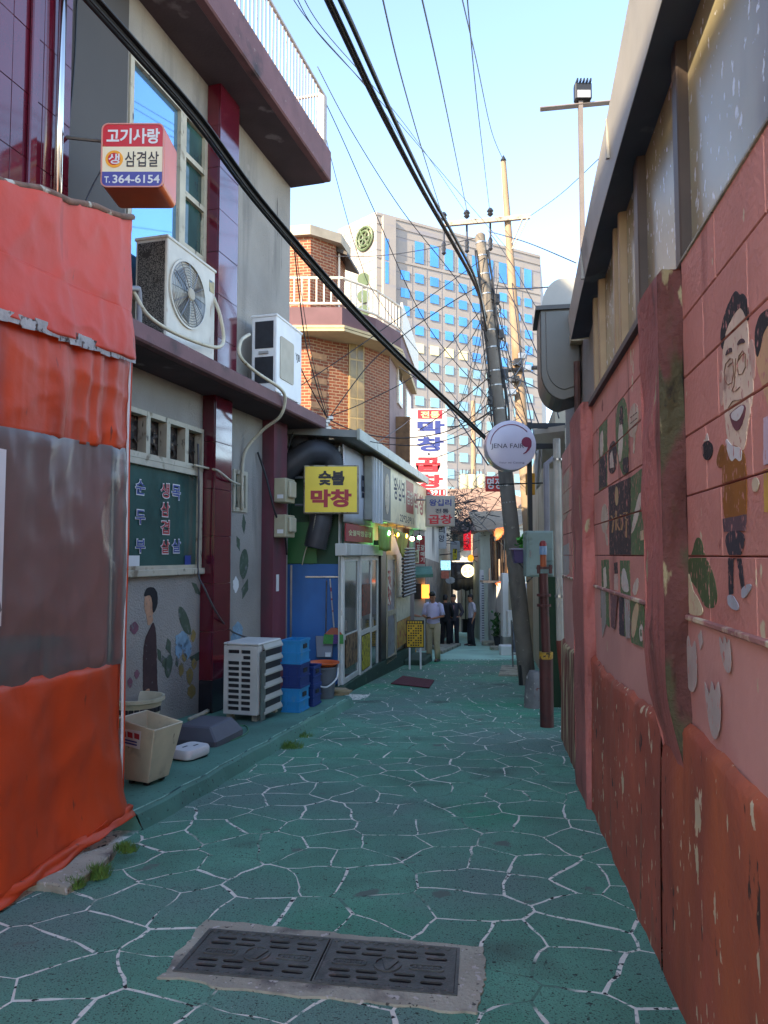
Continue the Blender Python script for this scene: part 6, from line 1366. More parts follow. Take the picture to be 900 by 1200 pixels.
q = MB(); c = pb_ + V((-.14, -.12, 0)); q.box(c.x - .05, c.x + .02, c.y, c.y + .06, gz(YP) - .05, gz(YP) + .38); q.build('foot_sleeve', BLACKP, pole)
q = MB(); q.tube([c + V((0, .03, .3)), c + V((-.06, .05, 1.6)), c + V((-.2, .05, 3.2))], .018, 6); q.build('ground_conduit', GPVC, pole)

WOOD = mat('tan_pole', '83705a', .8, .15, 2, .3, 20, layers=[('7a6248', (4, 4, .6), .58, .1)]); GREYW = mat('weathered_arm', '9a9082', .8, .2, 6, .3, 30, layers=[('6b5f50', 8, .58, .1)])
YW = 20.0; wt_, wb_ = at(590, 190, YW), V((at(631, 760, YW).x, YW, gz(YW)))
wp = thing('utility_pole', 'straight tan utility pole with double crossarm behind the leaning pole', 'utility pole', wb_)
q = MB(); q.tube([wb_ - V((0, 0, .1)), wb_.lerp(wt_, .5), wt_], [.20, .16, .075], 16); q.build('shaft', WOOD, wp, smooth='auto')
q = MB(); q.lathe([(.06, 0), (.09, .05), (.05, .12), (.01, .2)], 8, wt_); q.build('top_insulator', BLACKP, wp)
for dy in (-.14, .14):
    a, b = at(521, 263, YW + dy), at(621, 254, YW + dy); q = MB(); d = (b - a); q.loft([[a + V((0, -.05, -.06)), a + V((0, .05, -.06)), a + V((0, .05, .06)), a + V((0, -.05, .06))], [b + V((0, -.05, -.06)), b + V((0, .05, -.06)), b + V((0, .05, .06)), b + V((0, -.05, .06))]]); q.build('crossarm', GREYW, wp)
for (a, b) in (((618, 256), (600, 292)), ((612, 257), (600, 285))): q = MB(); q.tube([at(*a, YW - .2), at(*b, YW - .18)], .025, 5); q.build('brace', GREYW, wp)
INS = mat('insulator', '23252c', .35, .1)
for px_ in (520, 547, 574.5):
    p = at(px_, 258.5 - (px_ - 520) * .09, YW); q = MB(); q.lathe([(.03, .0), (.09, .06), (.06, .10), (.10, .15), (.06, .22), (.02, .25)], 10, p); q.build('pin_insulator', INS, wp)
    q = MB(); q.lathe([(.02, -1.0), (.07, -.95), (.05, -.9), (.07, -.82), (.05, -.78), (.07, -.7), (.03, -.6), (.03, -.1)], 10, p); q.build('hanging_insulator', INS, wp)
for k, (px_, py_) in enumerate(((612, 418), (607, 425), (618, 432), (604, 445), (600, 460))):
    p = at(px_, py_, YW - .2); q = MB(); q.box(p.x - .12, p.x + .10, p.y - .1, p.y + .1, p.z - .08, p.z + .1); q.build('splice_box', BLACKP if k % 2 else STEEL, wp, bevel=.02)
q = MB(); a, b = at(575, 436, YW - .2), at(650, 429, YW - .2); q.tube([a, b], .06, 6); q.build('lower_arm', BLACKP, wp)
YF = 40.0
fp = thing('utility_pole', 'slim distant pole carrying pale transformer cans above the rooftops', 'utility pole', (at(554, 700, YF).x, YF, gz(YF)))
q = MB(); q.tube([(at(556, 700, YF).x, YF, gz(YF)), at(554.5, 470, YF)], [.2, .13], 10); q.build('shaft', WOOD, fp, smooth='auto')
for px_ in (544, 553, 564):
    p = at(px_, 573, YF - .35); q = MB(); q.lathe([(.22, 0), (.24, .05), (.24, .72), (.2, .8)], 14, p); q.build('transformer_can', mat('can_cream', 'b5ab8c', .6, .12, 3), fp, smooth='auto')
    for dx in (-.1, .1): q = MB(); q.tube([p + V((dx, 0, .78)), p + V((dx, 0, 1.1))], .035, 6); q.build('bushing', INS, fp)

# floodlight mast on the workshop roof
YG = 8.2; a, b = at(683, 300, YG), at(683, 118, YG)
fm = thing('floodlight_mast', 'grey T-shaped mast with a single floodlight above the workshop roof', 'floodlight', (a.x, YG, 3.6))
q = MB(); q.box(a.x - .025, a.x + .025, YG - .025, YG + .025, 3.6, b.z); q.build('mast', mat('mast_paint', '6b6460', .6, .15, 4), fm)
p0, p1 = at(633, 128, YG), at(726, 119, YG); q = MB(); q.tube([p0, p1], .032, 4); q.build('crossbar', mat('mast_paint', '6b6460'), fm)
l0, l1 = at(673, 119, YG), at(692, 100, YG); q = MB(); q.box(l0.x, l1.x, YG - .06, YG + .04, l0.z, l1.z); q.build('lamp_housing', BLACKP, fm, bevel=.01)
for k in range(5): q = MB(); x_ = l0.x + .02 + k * (l1.x - l0.x - .04) / 4; q.box(x_ - .008, x_ + .008, YG - .09, YG + .06, l1.z - .005, l1.z + .03); q.build('cooling_fin', BLACKP, fm)
q = MB(); q.box(l0.x + .02, l1.x - .02, YG - .066, YG - .059, l0.z + .01, (l0.z + l1.z) / 2); q.build('lens', mat('lens_grey', '8d9196', .2, .1), fm)

# ================================================================ signs over the alley
def board(name, label, x0, y0, x1, y1, Y, th, m_, cat='sign', bevel=.008, group=None, frame=None):
    a, b = at(x0, y1, Y), at(x1, y0, Y); r = thing(name, label, cat, ((a.x + b.x) / 2, Y, a.z), group)
    q = MB(); q.box(a.x, b.x, Y, Y + th, a.z, b.z); q.build('sign_case', m_ if frame is None else frame, r, bevel=bevel)
    if frame is not None: q = MB(); q.box(a.x + .03, b.x - .03, Y - .008, Y + .001, a.z + .03, b.z - .03); q.build('face_panel', m_, r)
    return r, a, b
def put(r, txt, x0, y0, x1, y1, Y, m_, bold=.02):
    a, b = at(x0, y1, Y), at(x1, y0, Y); q = MB(); write(q, txt, a.x, b.x, a.z, b.z, Y, bold); return q.build('lettering', m_, r)
SW = mat('sign_white', 'b8b5b4', .5, .05, 2); NAVY = mat('sign_navy', '2a3878', .5, .08); SRD = mat('sign_red2', 'b02430', .5, .08)
YV = 20.3
r, a, b = board('hanging_sign', 'tall white vertical sign lettered 막창 곱창 with red header', 481, 479, 524, 602, YV, .25, SW)
q = MB(); a2, b2 = at(489.5, 490.5, YV), at(518, 480.5, YV); q.box(a2.x, b2.x, YV - .012, YV + .001, a2.z, b2.z); q.build('red_header', SRD, r)
put(r, '전통', 493, 482, 515, 489.5, YV - .016, mat('header_cream', 'e0cf90', .5, .05), .02)
put(r, '막', 489, 493, 521, 509, YV - .006, NAVY, .05); put(r, '창', 488, 512, 520, 529, YV - .006, NAVY, .05)
q = MB(); c = at(502.5, 532, YV - .004); q.prism(disc(c.x, c.z, .035, 10), YV - .006, YV + .001); q.build('dot', INK, r)
put(r, '곱', 487, 536, 516, 553, YV - .006, SRD, .05); put(r, '창', 488, 556, 519, 572, YV - .006, SRD, .05)
q = MB(); a2, b2 = at(497, 580.5, YV), at(522, 573.5, YV); q.box(a2.x, b2.x, YV - .010, YV + .001, a2.z, b2.z); q.build('red_footer', SRD, r)
put(r, '-3911', 501, 574.5, 521, 579.8, YV - .014, WHT, .02)
YV2 = 18.6
r, a, b = board('hanging_sign', 'small cream square sign lettered 왕십리 전통 곱창 beside the signboard end', 499, 581, 533, 617, YV2, .2, mat('sign_aged', 'a59f92', .6, .1, 3), frame=mat('sign_case', '9b9a8e'))
put(r, '왕십리', 503, 585, 529, 593, YV2 - .012, NAVY, .03); put(r, '전통', 510, 596, 526, 601.5, YV2 - .012, INK, .02); put(r, '곱창', 502, 603, 530, 614, YV2 - .012, SRD, .03)
q = MB(); q.tube([(a.x - .3, YV2 + .1, b.z - .1), (a.x + .02, YV2 + .1, b.z - .1)], .025, 6); q.build('bracket', STEEL, r)
# round sign
YR = 10.0; c = at(597, 523.5, YR); rr = 29.5 / FPX * YR
rs = thing('round_sign', 'round white lightbox sign reading Jena Fair on black brackets', 'sign', (c.x, YR, c.z - rr))
PW = mat('pearl_white', 'b5b0bc', .25, .06, 2); PC = mat('plum', '6a1836', .4, .05)
q = MB(); q.lathe([(rr * .90, -.15), (rr * .98, -.14), (rr, -.11), (rr, .11), (rr * .98, .14), (rr * .90, .15)], 48, (c.x, YR, c.z), 'y'); q.build('drum', PW, rs, smooth='auto')
yf_ = YR - .153
def ringarc(r0, r1, a0, a1, n=24): return [(c.x + r1 * cos(a0 + (a1 - a0) * i / n), c.z + r1 * sin(a0 + (a1 - a0) * i / n)) for i in range(n + 1)] + [(c.x + r0 * cos(a1 + (a0 - a1) * i / n), c.z + r0 * sin(a1 + (a0 - a1) * i / n)) for i in range(n + 1)]
q = MB(); q.prism(ringarc(rr * .805, rr * .835, radians(40), radians(178)), yf_ - .002, yf_ + .01); q.build('arc_line', PC, rs)
def rx(f): return c.x + rr * f
def rz(f): return c.z + rr * f
q = MB(); write(q, 'JENA FAIR', rx(-.80), rx(.50), rz(-.18), rz(.06), yf_ - .002, .004); q.build('lettering', mat('grey_letter', '3d3844', .5, .1), rs)
q = MB(); q.prism(disc(rx(.60), rz(.12), rr * .20, 24), yf_ - .003, yf_ + .01); q.build('comma_ball', PC, rs)
q = MB(); q.prism([(rx(.80), rz(.12)), (rx(.79), rz(-.05)), (rx(.70), rz(-.20)), (rx(.58), rz(-.32)), (rx(.47), rz(-.36)), (rx(.46), rz(-.33)), (rx(.56), rz(-.26)), (rx(.64), rz(-.12)), (rx(.66), rz(.0))], yf_ - .0035, yf_ + .01); q.build('comma_tail', PC, rs)
q = MB(); write(q, 'Your mi Casting', rx(-.5), rx(.5), rz(-.75), rz(-.66), yf_ - .002, 0); q.build('lettering', mat('grey_letter', '3d3844'), rs)
for y_ in (499, 523): p = at(620, y_, YR); q = MB(); q.box(c.x + rr * .7, at(662, y_, YR).x, YR - .03, YR + .03, p.z - .035, p.z + .035); q.build('bracket_arm', BLACKP, rs)
p, p2 = at(620, 495, YR + .05), at(620, 625, YR + .05); q = MB(); q.box(p.x - .03, p.x + .03, YR + .03, YR + .09, p2.z, p.z); q.build('bracket_post', BLACKP, rs)
q = MB(); a, b = at(575, 568, YR + .1), at(636, 566, YR + .1); q.tube([a, b], .010, 5); q.build('stay_rod', BLACKP, rs)
r, a, b = board('hanging_sign', 'small red banner sign lettered in white between the two poles', 569, 558, 590, 576, 16.0, .04, mat('sign_bright_red', 'c4302c', .5, .08)); put(r, '명정', 571, 560, 588, 573, 15.99, WHT, .02)
q = MB(); q.tube([at(589, 562, 16.02), at(600, 560, 16.02)], .02, 5); q.build('bracket', BLACKP, r)

# ================================================================ far left row
def house(name, label, pts, z0, z1, m_, cat='house', roof=None, rh=.5, over=.25, group=None):
    cx, cy = sum(p[0] for p in pts) / len(pts), sum(p[1] for p in pts) / len(pts)
    r = thing(name, label, cat, (cx, cy, gz(cy)), group)
    q = MB(); q.loft([[(p[0], p[1], z0) for p in pts], [(p[0], p[1], z1) for p in pts]]); q.build('wall', m_, r)
    if roof:
        e = [(p[0] + (p[0] - cx) / abs(p[0] - cx + 1e-6) * over, p[1] + (p[1] - cy) / abs(p[1] - cy + 1e-6) * over) for p in pts]
        t = [(cx + (p[0] - cx) * .35, cy + (p[1] - cy) * .35) for p in pts]
        q = MB(); q.loft([[(p[0], p[1], z1 + .002) for p in e], [(p[0], p[1], z1 + .1) for p in e], [(p[0], p[1], z1 + .1 + rh) for p in t]]); q.build('roof', roof, r)
    return r
GW1 = mat('far_wall_grey', 'b5b1a6', .9, .15, 1, .3, 10, layers=[('5c5a55', (1, 1, .4), .55, .15)]); GW2 = mat('far_wall_tan', 'b8ac94', .9, .15, 1, .3, 10); TILER = mat('brown_roof', '7a6456', .9, .2, 2, .5, 14); DSH = mat('dark_front', '6b645c', .7, .4, 3, layers=[('8f8270', 5, .6, .08)])
hA = house('eatery', 'dark fronted little eatery with orange panel beyond the white shop', [(1.25, 22.3), (2.0, 26.5), (-1.5, 27), (-1.8, 22.4)], -2, 2.6, GW1, 'eatery', TILER, .6)
def fr_(Y, X): return X
q = MB(); q.loft([[(1.27, 22.35, gz(22)), (2.02, 26.45, gz(26)), (2.03, 26.45, 1.3), (1.28, 22.35, 1.5)], [(1.22, 22.35, gz(22)), (1.97, 26.45, gz(26)), (1.97, 26.45, 1.3), (1.22, 22.35, 1.5)]]); q.build('shopfront', DSH, hA)
a, b = at(494, 701, 22.2), at(503, 685, 22.2); q = MB(); q.box(a.x, b.x, 22.15, 22.25, a.z, b.z); q.build('orange_panel', mat('orange_lit', 'd98a3c', .6, .1, emit=('ff9a3c', .5)), hA)
a, b = at(484, 702, 22.25), at(494, 684, 22.25); q = MB(); q.box(a.x, b.x, 22.2, 22.26, a.z, b.z); q.build('black_board', BLACKP, hA)
q = MB(); a, b = at(484, 677, 21.8), at(507, 664, 21.8); q.loft([[(a.x, 22.3, b.z), (b.x, 22.3, b.z), (b.x, 22.3, b.z - .06), (a.x, 22.3, b.z - .06)], [(a.x - .1, 21.5, a.z + .08), (b.x, 21.6, a.z + .12), (b.x, 21.6, a.z + .02), (a.x - .1, 21.5, a.z)]]); q.build('green_awning', mat('awning_green', '4f7a68', .6, .25, 4, layers=[('2f5248', (3, 3, 3), .56, .1)]), hA)
r, a, b = board('hanging_sign', 'red vertical sign with white lettering beyond the shop signboard', 487, 628, 498, 661, 21.0, .12, mat('sign_deep_red', 'a32838', .5, .1)); put(r, '마', 488, 631, 492.5, 637, 20.99, WHT, .02); put(r, '포', 488, 638.5, 492.5, 645, 20.99, WHT, .02); put(r, '갈', 493, 638.5, 497.3, 645, 20.99, WHT, .02); put(r, '매', 493, 646.5, 497.3, 652, 20.99, WHT, .02); put(r, '기', 493, 653, 497.3, 659, 20.99, WHT, .02)
r, a, b = board('hanging_sign', 'little cream vertical sign in front of the red vertical sign', 483.5, 645, 491, 660, 20.6, .06, mat('sign_pale', 'c9c4ac', .6, .1)); put(r, '주', 485, 647, 489.5, 652, 20.59, SDK, .01); put(r, '점', 485, 653, 489.5, 658, 20.59, SDK, .01)
hB = house('terrace_house', 'grey walled terrace house with tiled roof further down the alley', [(2.05, 27.2), (3.2, 34), (-1, 35), (-1.2, 27.3)], -2.5, 3.2, GW2, 'house', TILER, .8)
q = MB(); q.loft([[(2.08, 27.3, gz(27)), (3.22, 33.9, gz(34)), (3.22, 33.9, .9), (2.08, 27.3, 1.1)], [(2.02, 27.3, gz(27)), (3.15, 33.9, gz(34)), (3.15, 33.9, .9), (2.02, 27.3, 1.1)]]); q.build('shopfront', DSH, hB)
r, a, b = board('hanging_sign', 'pale vertical sign with dark lettering hung above the eatery roof', 511, 612, 523, 643, 26.6, .1, mat('sign_grey', 'a9a8a6', .6, .1)); put(r, '리', 514, 617, 521, 625, 26.59, INK, .01); put(r, '앙', 514, 627, 521, 635, 26.59, INK, .01)
r, a, b = board('hanging_sign', 'whitish vertical sign with yellow-black lower panel down the alley', 528, 634, 539, 657, 30, .1, mat('sign_silver', 'a8adb4', .5, .1)); q = MB(); a2, b2 = at(530.5, 656, 29.99), at(535.5, 643, 29.99); q.box(a2.x, b2.x, 29.97, 30.001, a2.z, b2.z); q.build('yellow_panel', mat('panel_yellow', 'cfc01e', .5, .4, 8, layers=[('1c1c18', (9, 9, 9), .52, .06)]), r)
r, a, b = board('hanging_sign', 'bright red vertical sign hung from the tangle of wires down the alley', 543.5, 622, 552, 645, 31, .1, mat('sign_scarlet', 'bd1f2c', .5, .08, emit=('c01020', .25))); put(r, '소', 545.5, 626, 550, 631, 30.99, WHT, .02); put(r, '금', 545.5, 632.5, 550, 638, 30.99, WHT, .02)
# small far signs
def disc_sign(name, label, px_, py_, r_, Y, m_, rz_=None, cat='sign'):
    p = at(px_, py_, Y); R_ = r_ / FPX * Y; t = thing(name, label, cat, (p.x, Y, p.z - R_))
    q = MB(); q.prism(disc(p.x, p.z, R_, 24, rz_ / FPX * Y if rz_ else None), Y - .06, Y + .06); q.build('drum', m_, t); 
    q = MB(); q.prism(disc(p.x, p.z, R_ * 1.08, 24, rz_ * 1.06 / FPX * Y if rz_ else None), Y - .03, Y + .03); q.build('rim', BLACKP, t)
    q = MB(); q.tube([(p.x + R_ * .9, Y, p.z + .05), (p.x + R_ + .5, Y + .1, p.z + .1)], .02, 5); q.build('bracket', BLACKP, t); return t, p, R_
t, p, R_ = disc_sign('round_lightbox', 'glowing pale yellow round lightbox under a black awning down the alley', 548, 669, 7.6, 30.5, mat('lit_disc', 'ece2b8', .5, .05, emit=('ffe9b0', .55)))
for (dx, dz) in ((-.12, .08), (.1, .1), (-.1, -.1), (.1, -.08)): q = MB(); write(q, '곱', p.x + dx - .07, p.x + dx + .07, p.z + dz - .07, p.z + dz + .07, 30.435, .01); q.build('lettering', mat('lit_orange', 'b8843a', .5, .1), t)
disc_sign('satellite_dish', 'white oval dish sign tilted beside the pale green house', 559.5, 650, 5.2, 28.5, mat('dish_white', 'c9cacc', .5, .05), 8, 'dish')
disc_sign('oval_sign', 'small white oval sign on a curved bracket behind the standing man', 527.5, 680, 5.6, 29, mat('oval_white', 'b8bcc0', .5, .2, 10, layers=[('4a4a52', 12, .6, .06)]), 4)
disc_sign('round_lantern', 'small violet round sign glowing faintly above the eatery', 510, 652, 4, 27.5, mat('violet', '7d6a92', .5, .15, 8))
disc_sign('round_lantern', 'small orange round lamp sign next to the white oval dish', 551.5, 654, 3.4, 28.2, mat('orange_lamp', 'c98a2a', .5, .1, emit=('ff9a20', .3)), 4)
# neon figure sign as a plain lit box
r, a, b = board('neon_box', 'small bluish white neon box sign above a pink panel down the alley', 514, 657, 528, 668, 28, .1, mat('neon_blue', 'a9cfe0', .4, .5, 14, layers=[('20303c', (12, 12, 12), .55, .06)], emit=('9fe0ff', .25)))
q = MB(); a2, b2 = at(516.5, 678, 28), at(526, 669, 28); q.box(a2.x, b2.x, 27.98, 28.06, a2.z, b2.z); q.build('pink_panel', mat('panel_pink', 'c9705a', .5, .2, 10), r)
# awnings and hanging clutter
aw = thing('black_awning', 'black quilted awning above the glowing round lightbox', 'awning', (at(545, 690, 31).x, 31, at(545, 690, 31).z))
a, b = at(530, 690, 31), at(562, 659, 31)
q = MB(); q.grid(lambda u, v: (a.x + (b.x - a.x) * u, 30.9 + .9 * v + .05 * sin(u * 22), a.z + (b.z - a.z) * (v ** .6) - .08 * abs(sin(u * 9)) * (1 - v)), 20, 8); q.build('canopy', mat('awning_black', '2c2f33', .7, .3, 5, layers=[('55585c', (3, 3, 3), .62, .06)]), aw, smooth=True, solid=.02)
for u_ in (a.x + .05, b.x - .05): q = MB(); q.tube([(u_, 31.8, b.z), (u_, 31.8, gz(31.8))], .03, 6); q.build('post', BLACKP, aw)
# end of the alley
hC = house('far_house', 'pale grey house with brown tiled roof closing the end of the alley', [(1.0, 45), (9.5, 43), (10, 49), (1, 51)], -3, 4.4, mat('far_wall_pale', 'aaa69e', .9, .12, .8, layers=[('6f6a64', (.8, .8, .4), .55, .15)]), 'house', TILER, 1.3)
for k in range(3):
    p = at(512 + k * 12, 640 - k * 4, 44); q = MB(); q.box(p.x - .35, p.x + .35, 43.9 - k * .3, 45, p.z - .5, p.z + .5); q.build('window', GLASS_B, hC)
hD = house('far_house', 'brown gabled house showing its slope above the pale green lean-to', [(5.2, 33), (11, 32), (11.5, 38), (5.4, 39)], -3, at(560, 612, 33).z, GW2, 'house', None)
q = MB(); a, b, c_, d_ = at(527, 622, 33), at(606, 622, 32), at(602, 572, 36), at(556, 572, 37); q.loft([[a, b, c_, d_], [p + V((0, .1, -.15)) for p in (a, b, c_, d_)]]); q.build('roof', TILER, hD)
# right far: pale green lean-to with poles stack, white house, bits
hE = house('lean_to', 'pale green lean-to shed with wood ledge beyond the leaning pole', [(at(563, 640, 27).x, 27), (at(604, 640, 25.4).x, 25.4), (7, 27.5), (7, 31), (at(563, 640, 27).x + .2, 31)], -2.2, at(570, 622, 26).z, mat('pale_green_wall', 'bcc6ba', .8, .12, 1.5, layers=[('7d857a', (2, 2, 1), .58, .12)]), 'shed')
q = MB(); a, b = at(562, 624, 26.5), at(605, 616, 25); q.loft([[(a.x - .1, 26.4, a.z), (b.x, 24.9, a.z + .1), (b.x + 2, 28, a.z + .9), (a.x, 30, a.z + .9)], [(a.x - .1, 26.4, a.z + .06), (b.x, 24.9, a.z + .16), (b.x + 2, 28, a.z + .96), (a.x, 30, a.z + .96)]]); q.build('roof', mat('plank_roof', '8a7458', .8, .2, 3), hE)
a, b = at(566, 683, 24.6), at(603, 678, 24.6)
led = thing('timber_ledge', 'weathered wood ledge carrying bundled poles on the lean-to', 'ledge', ((a.x + b.x) / 2, 24.8, a.z))
q = MB(); q.box(a.x, b.x, 24.6, 25.35, a.z, a.z + .07); q.build('shelf', mat('pale_wood', 'a58f78', .8, .15, 5), led)
for k in range(3): q = MB(); x_ = a.x + .2 + k * (b.x - a.x - .4) / 2; q.box(x_, x_ + .05, 24.62, 24.67, a.z + .07, a.z + .8 - .3 * (k == 0)); q.build('upright', mat('pale_wood', 'a58f78'), led)
bund = [at(577, 678, 24.8), at(600, 678, 24.8)]
for k in range(22):
    f = (k % 11) / 10; x_ = bund[0].x + (bund[1].x - bund[0].x) * f; yo = 24.75 + .12 * (k // 11) + random.uniform(0, .06)
    zt = at(590, 622, 24.8).z - abs(f - .6) * .3 + random.uniform(-.1, .1); q = MB(); q.tube([(x_, yo, a.z + .07), (x_ + .12 * (f - .5) + random.uniform(-.04, .04), yo + .1, zt)], random.choice([.022, .03, .035]), 6)
    q.build('timber_pole', mat(['dark_timber', 'mid_timber', 'tan_timber'][k % 3], ['2f241e', '4a3628', '8a6a48'][k % 3], .8, .2, 5), label=['dark weathered pole in the bundle leaning on the lean-to', 'brown weathered pole in the bundle leaning on the lean-to', 'tan weathered pole in the bundle leaning on the lean-to'][k % 3], cat='timber pole', group='poles bundled on the wood ledge')
def tarp(label, P, col): 
    P = [V(p) for p in P]; q = MB(); q.grid(lambda u, v: P[0].lerp(P[1], u).lerp(P[3].lerp(P[2], u), v) + V((0, -.12 * sin(pi * u) * sin(pi * v) - .04 * sin(9 * u + 5 * v), .03 * sin(7 * u))), 10, 8); return q.build('tarpaulin', mat('tarp_' + col, col, .6, .2, 4, layers=[('1c1a1a', (4, 4, 4), .56, .05)] if col == 'c0662a' else ()), smooth=True, solid=.01, label=label, cat='tarpaulin')
tarp('black and orange sheet thrown over the bundled poles', (at(577, 622, 24.6), at(598, 614, 24.6), at(597, 628, 24.45), at(578, 636, 24.45)), 'c0662a')
tarp('bright orange sheet hanging below the wood ledge', (at(580, 684, 24.5), at(603, 678, 24.3), at(602, 691, 23.9), at(590, 693, 23.9)), 'c4572a')
hF = house('whitewashed_house', 'low whitewashed house with concrete front behind the leaning pole', [(at(572, 700, 26).x, 26), (at(612, 700, 21).x, 21), (7.5, 21.2), (7.5, 25.2), (at(604, 640, 25.3).x, 25.3), (at(576, 640, 26).x, 26.2)], -2.2, at(590, 684, 24).z, mat('conc_front', 'c4c2be', .9, .15, 1.2, .3, 12, layers=[('6d6c6c', (1, 1, .5), .56, .12)]), 'house')
for (x0_, x1_, y0_, y1_, Y_, m_, nm) in ((589, 597, 672, 746, 22.6, WHT, 'white_column'), (595, 611, 716, 744, 21.2, WHT, 'white_ledge'), (598, 605, 682, 716, 21.6, CREAM, 'window_frame'), (600, 604, 684, 714, 21.5, GLASS_G, 'pane')):
    a, b = at(x0_, y1_, Y_), at(x1_, y0_, Y_); q = MB(); q.box(a.x, b.x, Y_ - .1, Y_ + .3, a.z, b.z); q.build(nm, m_, hF)
# laced signboard column
a, b = at(562, 743, 27), at(571, 668, 27)
lc = thing('tally_board', 'narrow white board covered in rows of small marks by the alley end', 'board', ((a.x + b.x) / 2, 27, a.z))
q = MB(); q.box(a.x, b.x, 26.85, 26.95, gz(27), b.z); q.build('board', mat('board_white', 'c4c6ca', .6, .1), lc)
for k in range(26):
    z_ = gz(27) + .15 + k * (b.z - gz(27) - .3) / 26; q = MB(); q.box(a.x + .07, b.x - .07, 26.845, 26.851, z_, z_ + .04); q.build('mark_row', mat('mark_grey', '5d626e', .6, .3, 20), lc)
# curtains / posts at the doorway behind the far people
for k, (px_, c_) in enumerate(((541, 'b5ad98'), (546, '9d9888'), (551, 'a8a294'), (555, '8a8a86'))):
    a, b = at(px_, 725, 34), at(px_ + 3.4, 682, 34); q = MB(); q.grid(lambda u, v: (a.x + (b.x - a.x) * u, 33.9 + .04 * sin(u * 12), a.z + (b.z - a.z) * v), 6, 3); q.build('door_curtain', mat('curtain_' + c_, c_, .8, .15, 3), solid=.02, label='pale hanging door strip at the dark doorway beneath the awning', cat='curtain', group='door strips at the dark doorway')
hG = house('passage_front', 'dark open passage front at the far bend of the alley', [(at(536, 700, 35).x, 35), (at(562, 700, 34.6).x, 34.6), (8, 38), (4, 40)], -3, at(545, 672, 35).z, mat('passage_wall', 'a09c94', .9, .15, 1.5), 'passage')
a, b = at(541, 752, 34.8), at(553, 690, 34.8); q = MB(); q.box(a.x, b.x, 34.4, 35.2, gz(35), b.z); q.build('doorway', DARK, hG)
# small items at right foot
p = gnd(580, 739); q = MB(); 
st_ = thing('potted_plant', 'leafy potted plant against the concrete front of the whitewashed house', 'plant', (p.x, p.y, gz(p.y)))
PYp = 24.2; p = at(585, 742, PYp); zg = gz(PYp)
q = MB(); q.lathe([(.14, zg), (.2, zg + .35), (.22, zg + .36), (.18, zg + .34)], 14, (p.x, PYp, 0)); q.build('pot', mat('dark_pot', '23262c', .6, .1), st_, smooth='auto')
LEAF = mat('leaf_green', '2f5a2a', .6, .3, 9)
def foliage(parent, c, r, h, n, sz, m_=LEAF, nm='foliage'):
    q = MB()
    for k in range(n):
        a_, rr_, zz = random.uniform(0, 2 * pi), r * random.random() ** .5, h * random.random(); b_ = V((c[0] + rr_ * cos(a_), c[1] + rr_ * sin(a_), c[2] + zz)); d1 = V((random.uniform(-1, 1), random.uniform(-1, 1), random.uniform(-.3, 1))).normalized() * sz; d2 = d1.cross(V((random.uniform(-1, 1), random.uniform(-1, 1), 1))).normalized() * sz * .4
        q.face([b_, b_ + d1 * .5 + d2, b_ + d1, b_ + d1 * .5 - d2])
    return q.build(nm, m_, parent)
foliage(st_, (p.x, PYp, zg + .36), .22, .75, 160, .14)
for (px_, py_, Y_, w_, h_, m_, lab) in ((586, 748, 22.8, .3, .12, CONC, 'grey stone slab step before the white column'), (577, 742, 25.0, .35, .16, CONC, 'concrete block step by the tally board'), (600, 758, 20.8, .35, .28, WHT, 'white painted concrete block at the house foot')):
    p = at(px_, py_, Y_); q = MB(); q.box(p.x - w_, p.x + w_, Y_ - .2, Y_ + .2, gz(Y_) - .05, gz(Y_) + h_); q.build('concrete_block', m_, bevel=.02, label=lab, cat='block')
# folding sign frame leaning near the pole
Y_ = 17.0; a, b = at(601, 768, Y_), at(611, 735, Y_)
ff = thing('a_frame_sign', 'small steel framed stand sign near the leaning pole foot', 'sign', ((a.x + b.x) / 2, Y_, gz(Y_)))
for x_ in (a.x, b.x): q = MB(); q.tube([(x_, Y_, gz(Y_)), (x_, Y_ + .15, b.z + .15)], .02, 6); q.build('leg', STEEL, ff)
for zz in (b.z + .1, gz(Y_) + .3): q = MB(); q.tube([(a.x, Y_ + .12, zz), (b.x, Y_ + .12, zz)], .015, 6); q.build('rail', STEEL, ff)
q = MB(); q.box(a.x + .02, b.x - .02, Y_ + .1, Y_ + .13, gz(Y_) + .34, b.z + .08); q.build('picture_panel', mat('picture', '6d7684', .5, .4, 10, layers=[('c9c9c4', (6, 6, 6), .54, .06)]), ff)
# beige building beyond the wall end, with tarp awning, green door
XB = lambda Y: 2.62 + .16 * (Y - 11)
hH = house('beige_house', 'beige rendered house tucked behind the end of the red wall', [(XB(11), 11), (XB(19.5), 19.5), (7.5, 20), (7.5, 11)], -1.8, 3.9, mat('beige_render', 'a39a86', .9, .1, 1.2, .3, 14, layers=[('857c6a', (1.2, 1.2, .5), .56, .14)]), 'house', None)
q = MB(); a, b = at(625, 750, 10.9), at(633, 676, 10.9); q.box(XB(11) - .25, XB(11) + .05, 10.85, 10.95, gz(11), b.z); q.build('green_door', mat('door_green', '1c3a1e', .6, .2, 3), hH)
q = MB(); q.loft([[at(626, 503, 10.5), at(662, 498, 9.4), at(662, 505, 9.4), at(626, 509, 10.5)], [at(628, 545, 11.4), at(662, 545, 10.4), at(662, 549, 10.4), at(628, 549, 11.4)]]); q.build('canvas_awning', mat('canvas_beige', 'a89f8e', .8, .1, 2), hH)
q = MB(); q.grid(lambda u, v: at(628 + 7 * u, 530 + 45 * v - 8 * u, 10.6) + V((0, .06 * sin(u * 12 + v * 4), 0)), 8, 10); q.build('hanging_canvas', mat('canvas_pale', 'b5b0a6', .8, .1, 2), hH, smooth=True, solid=.008)
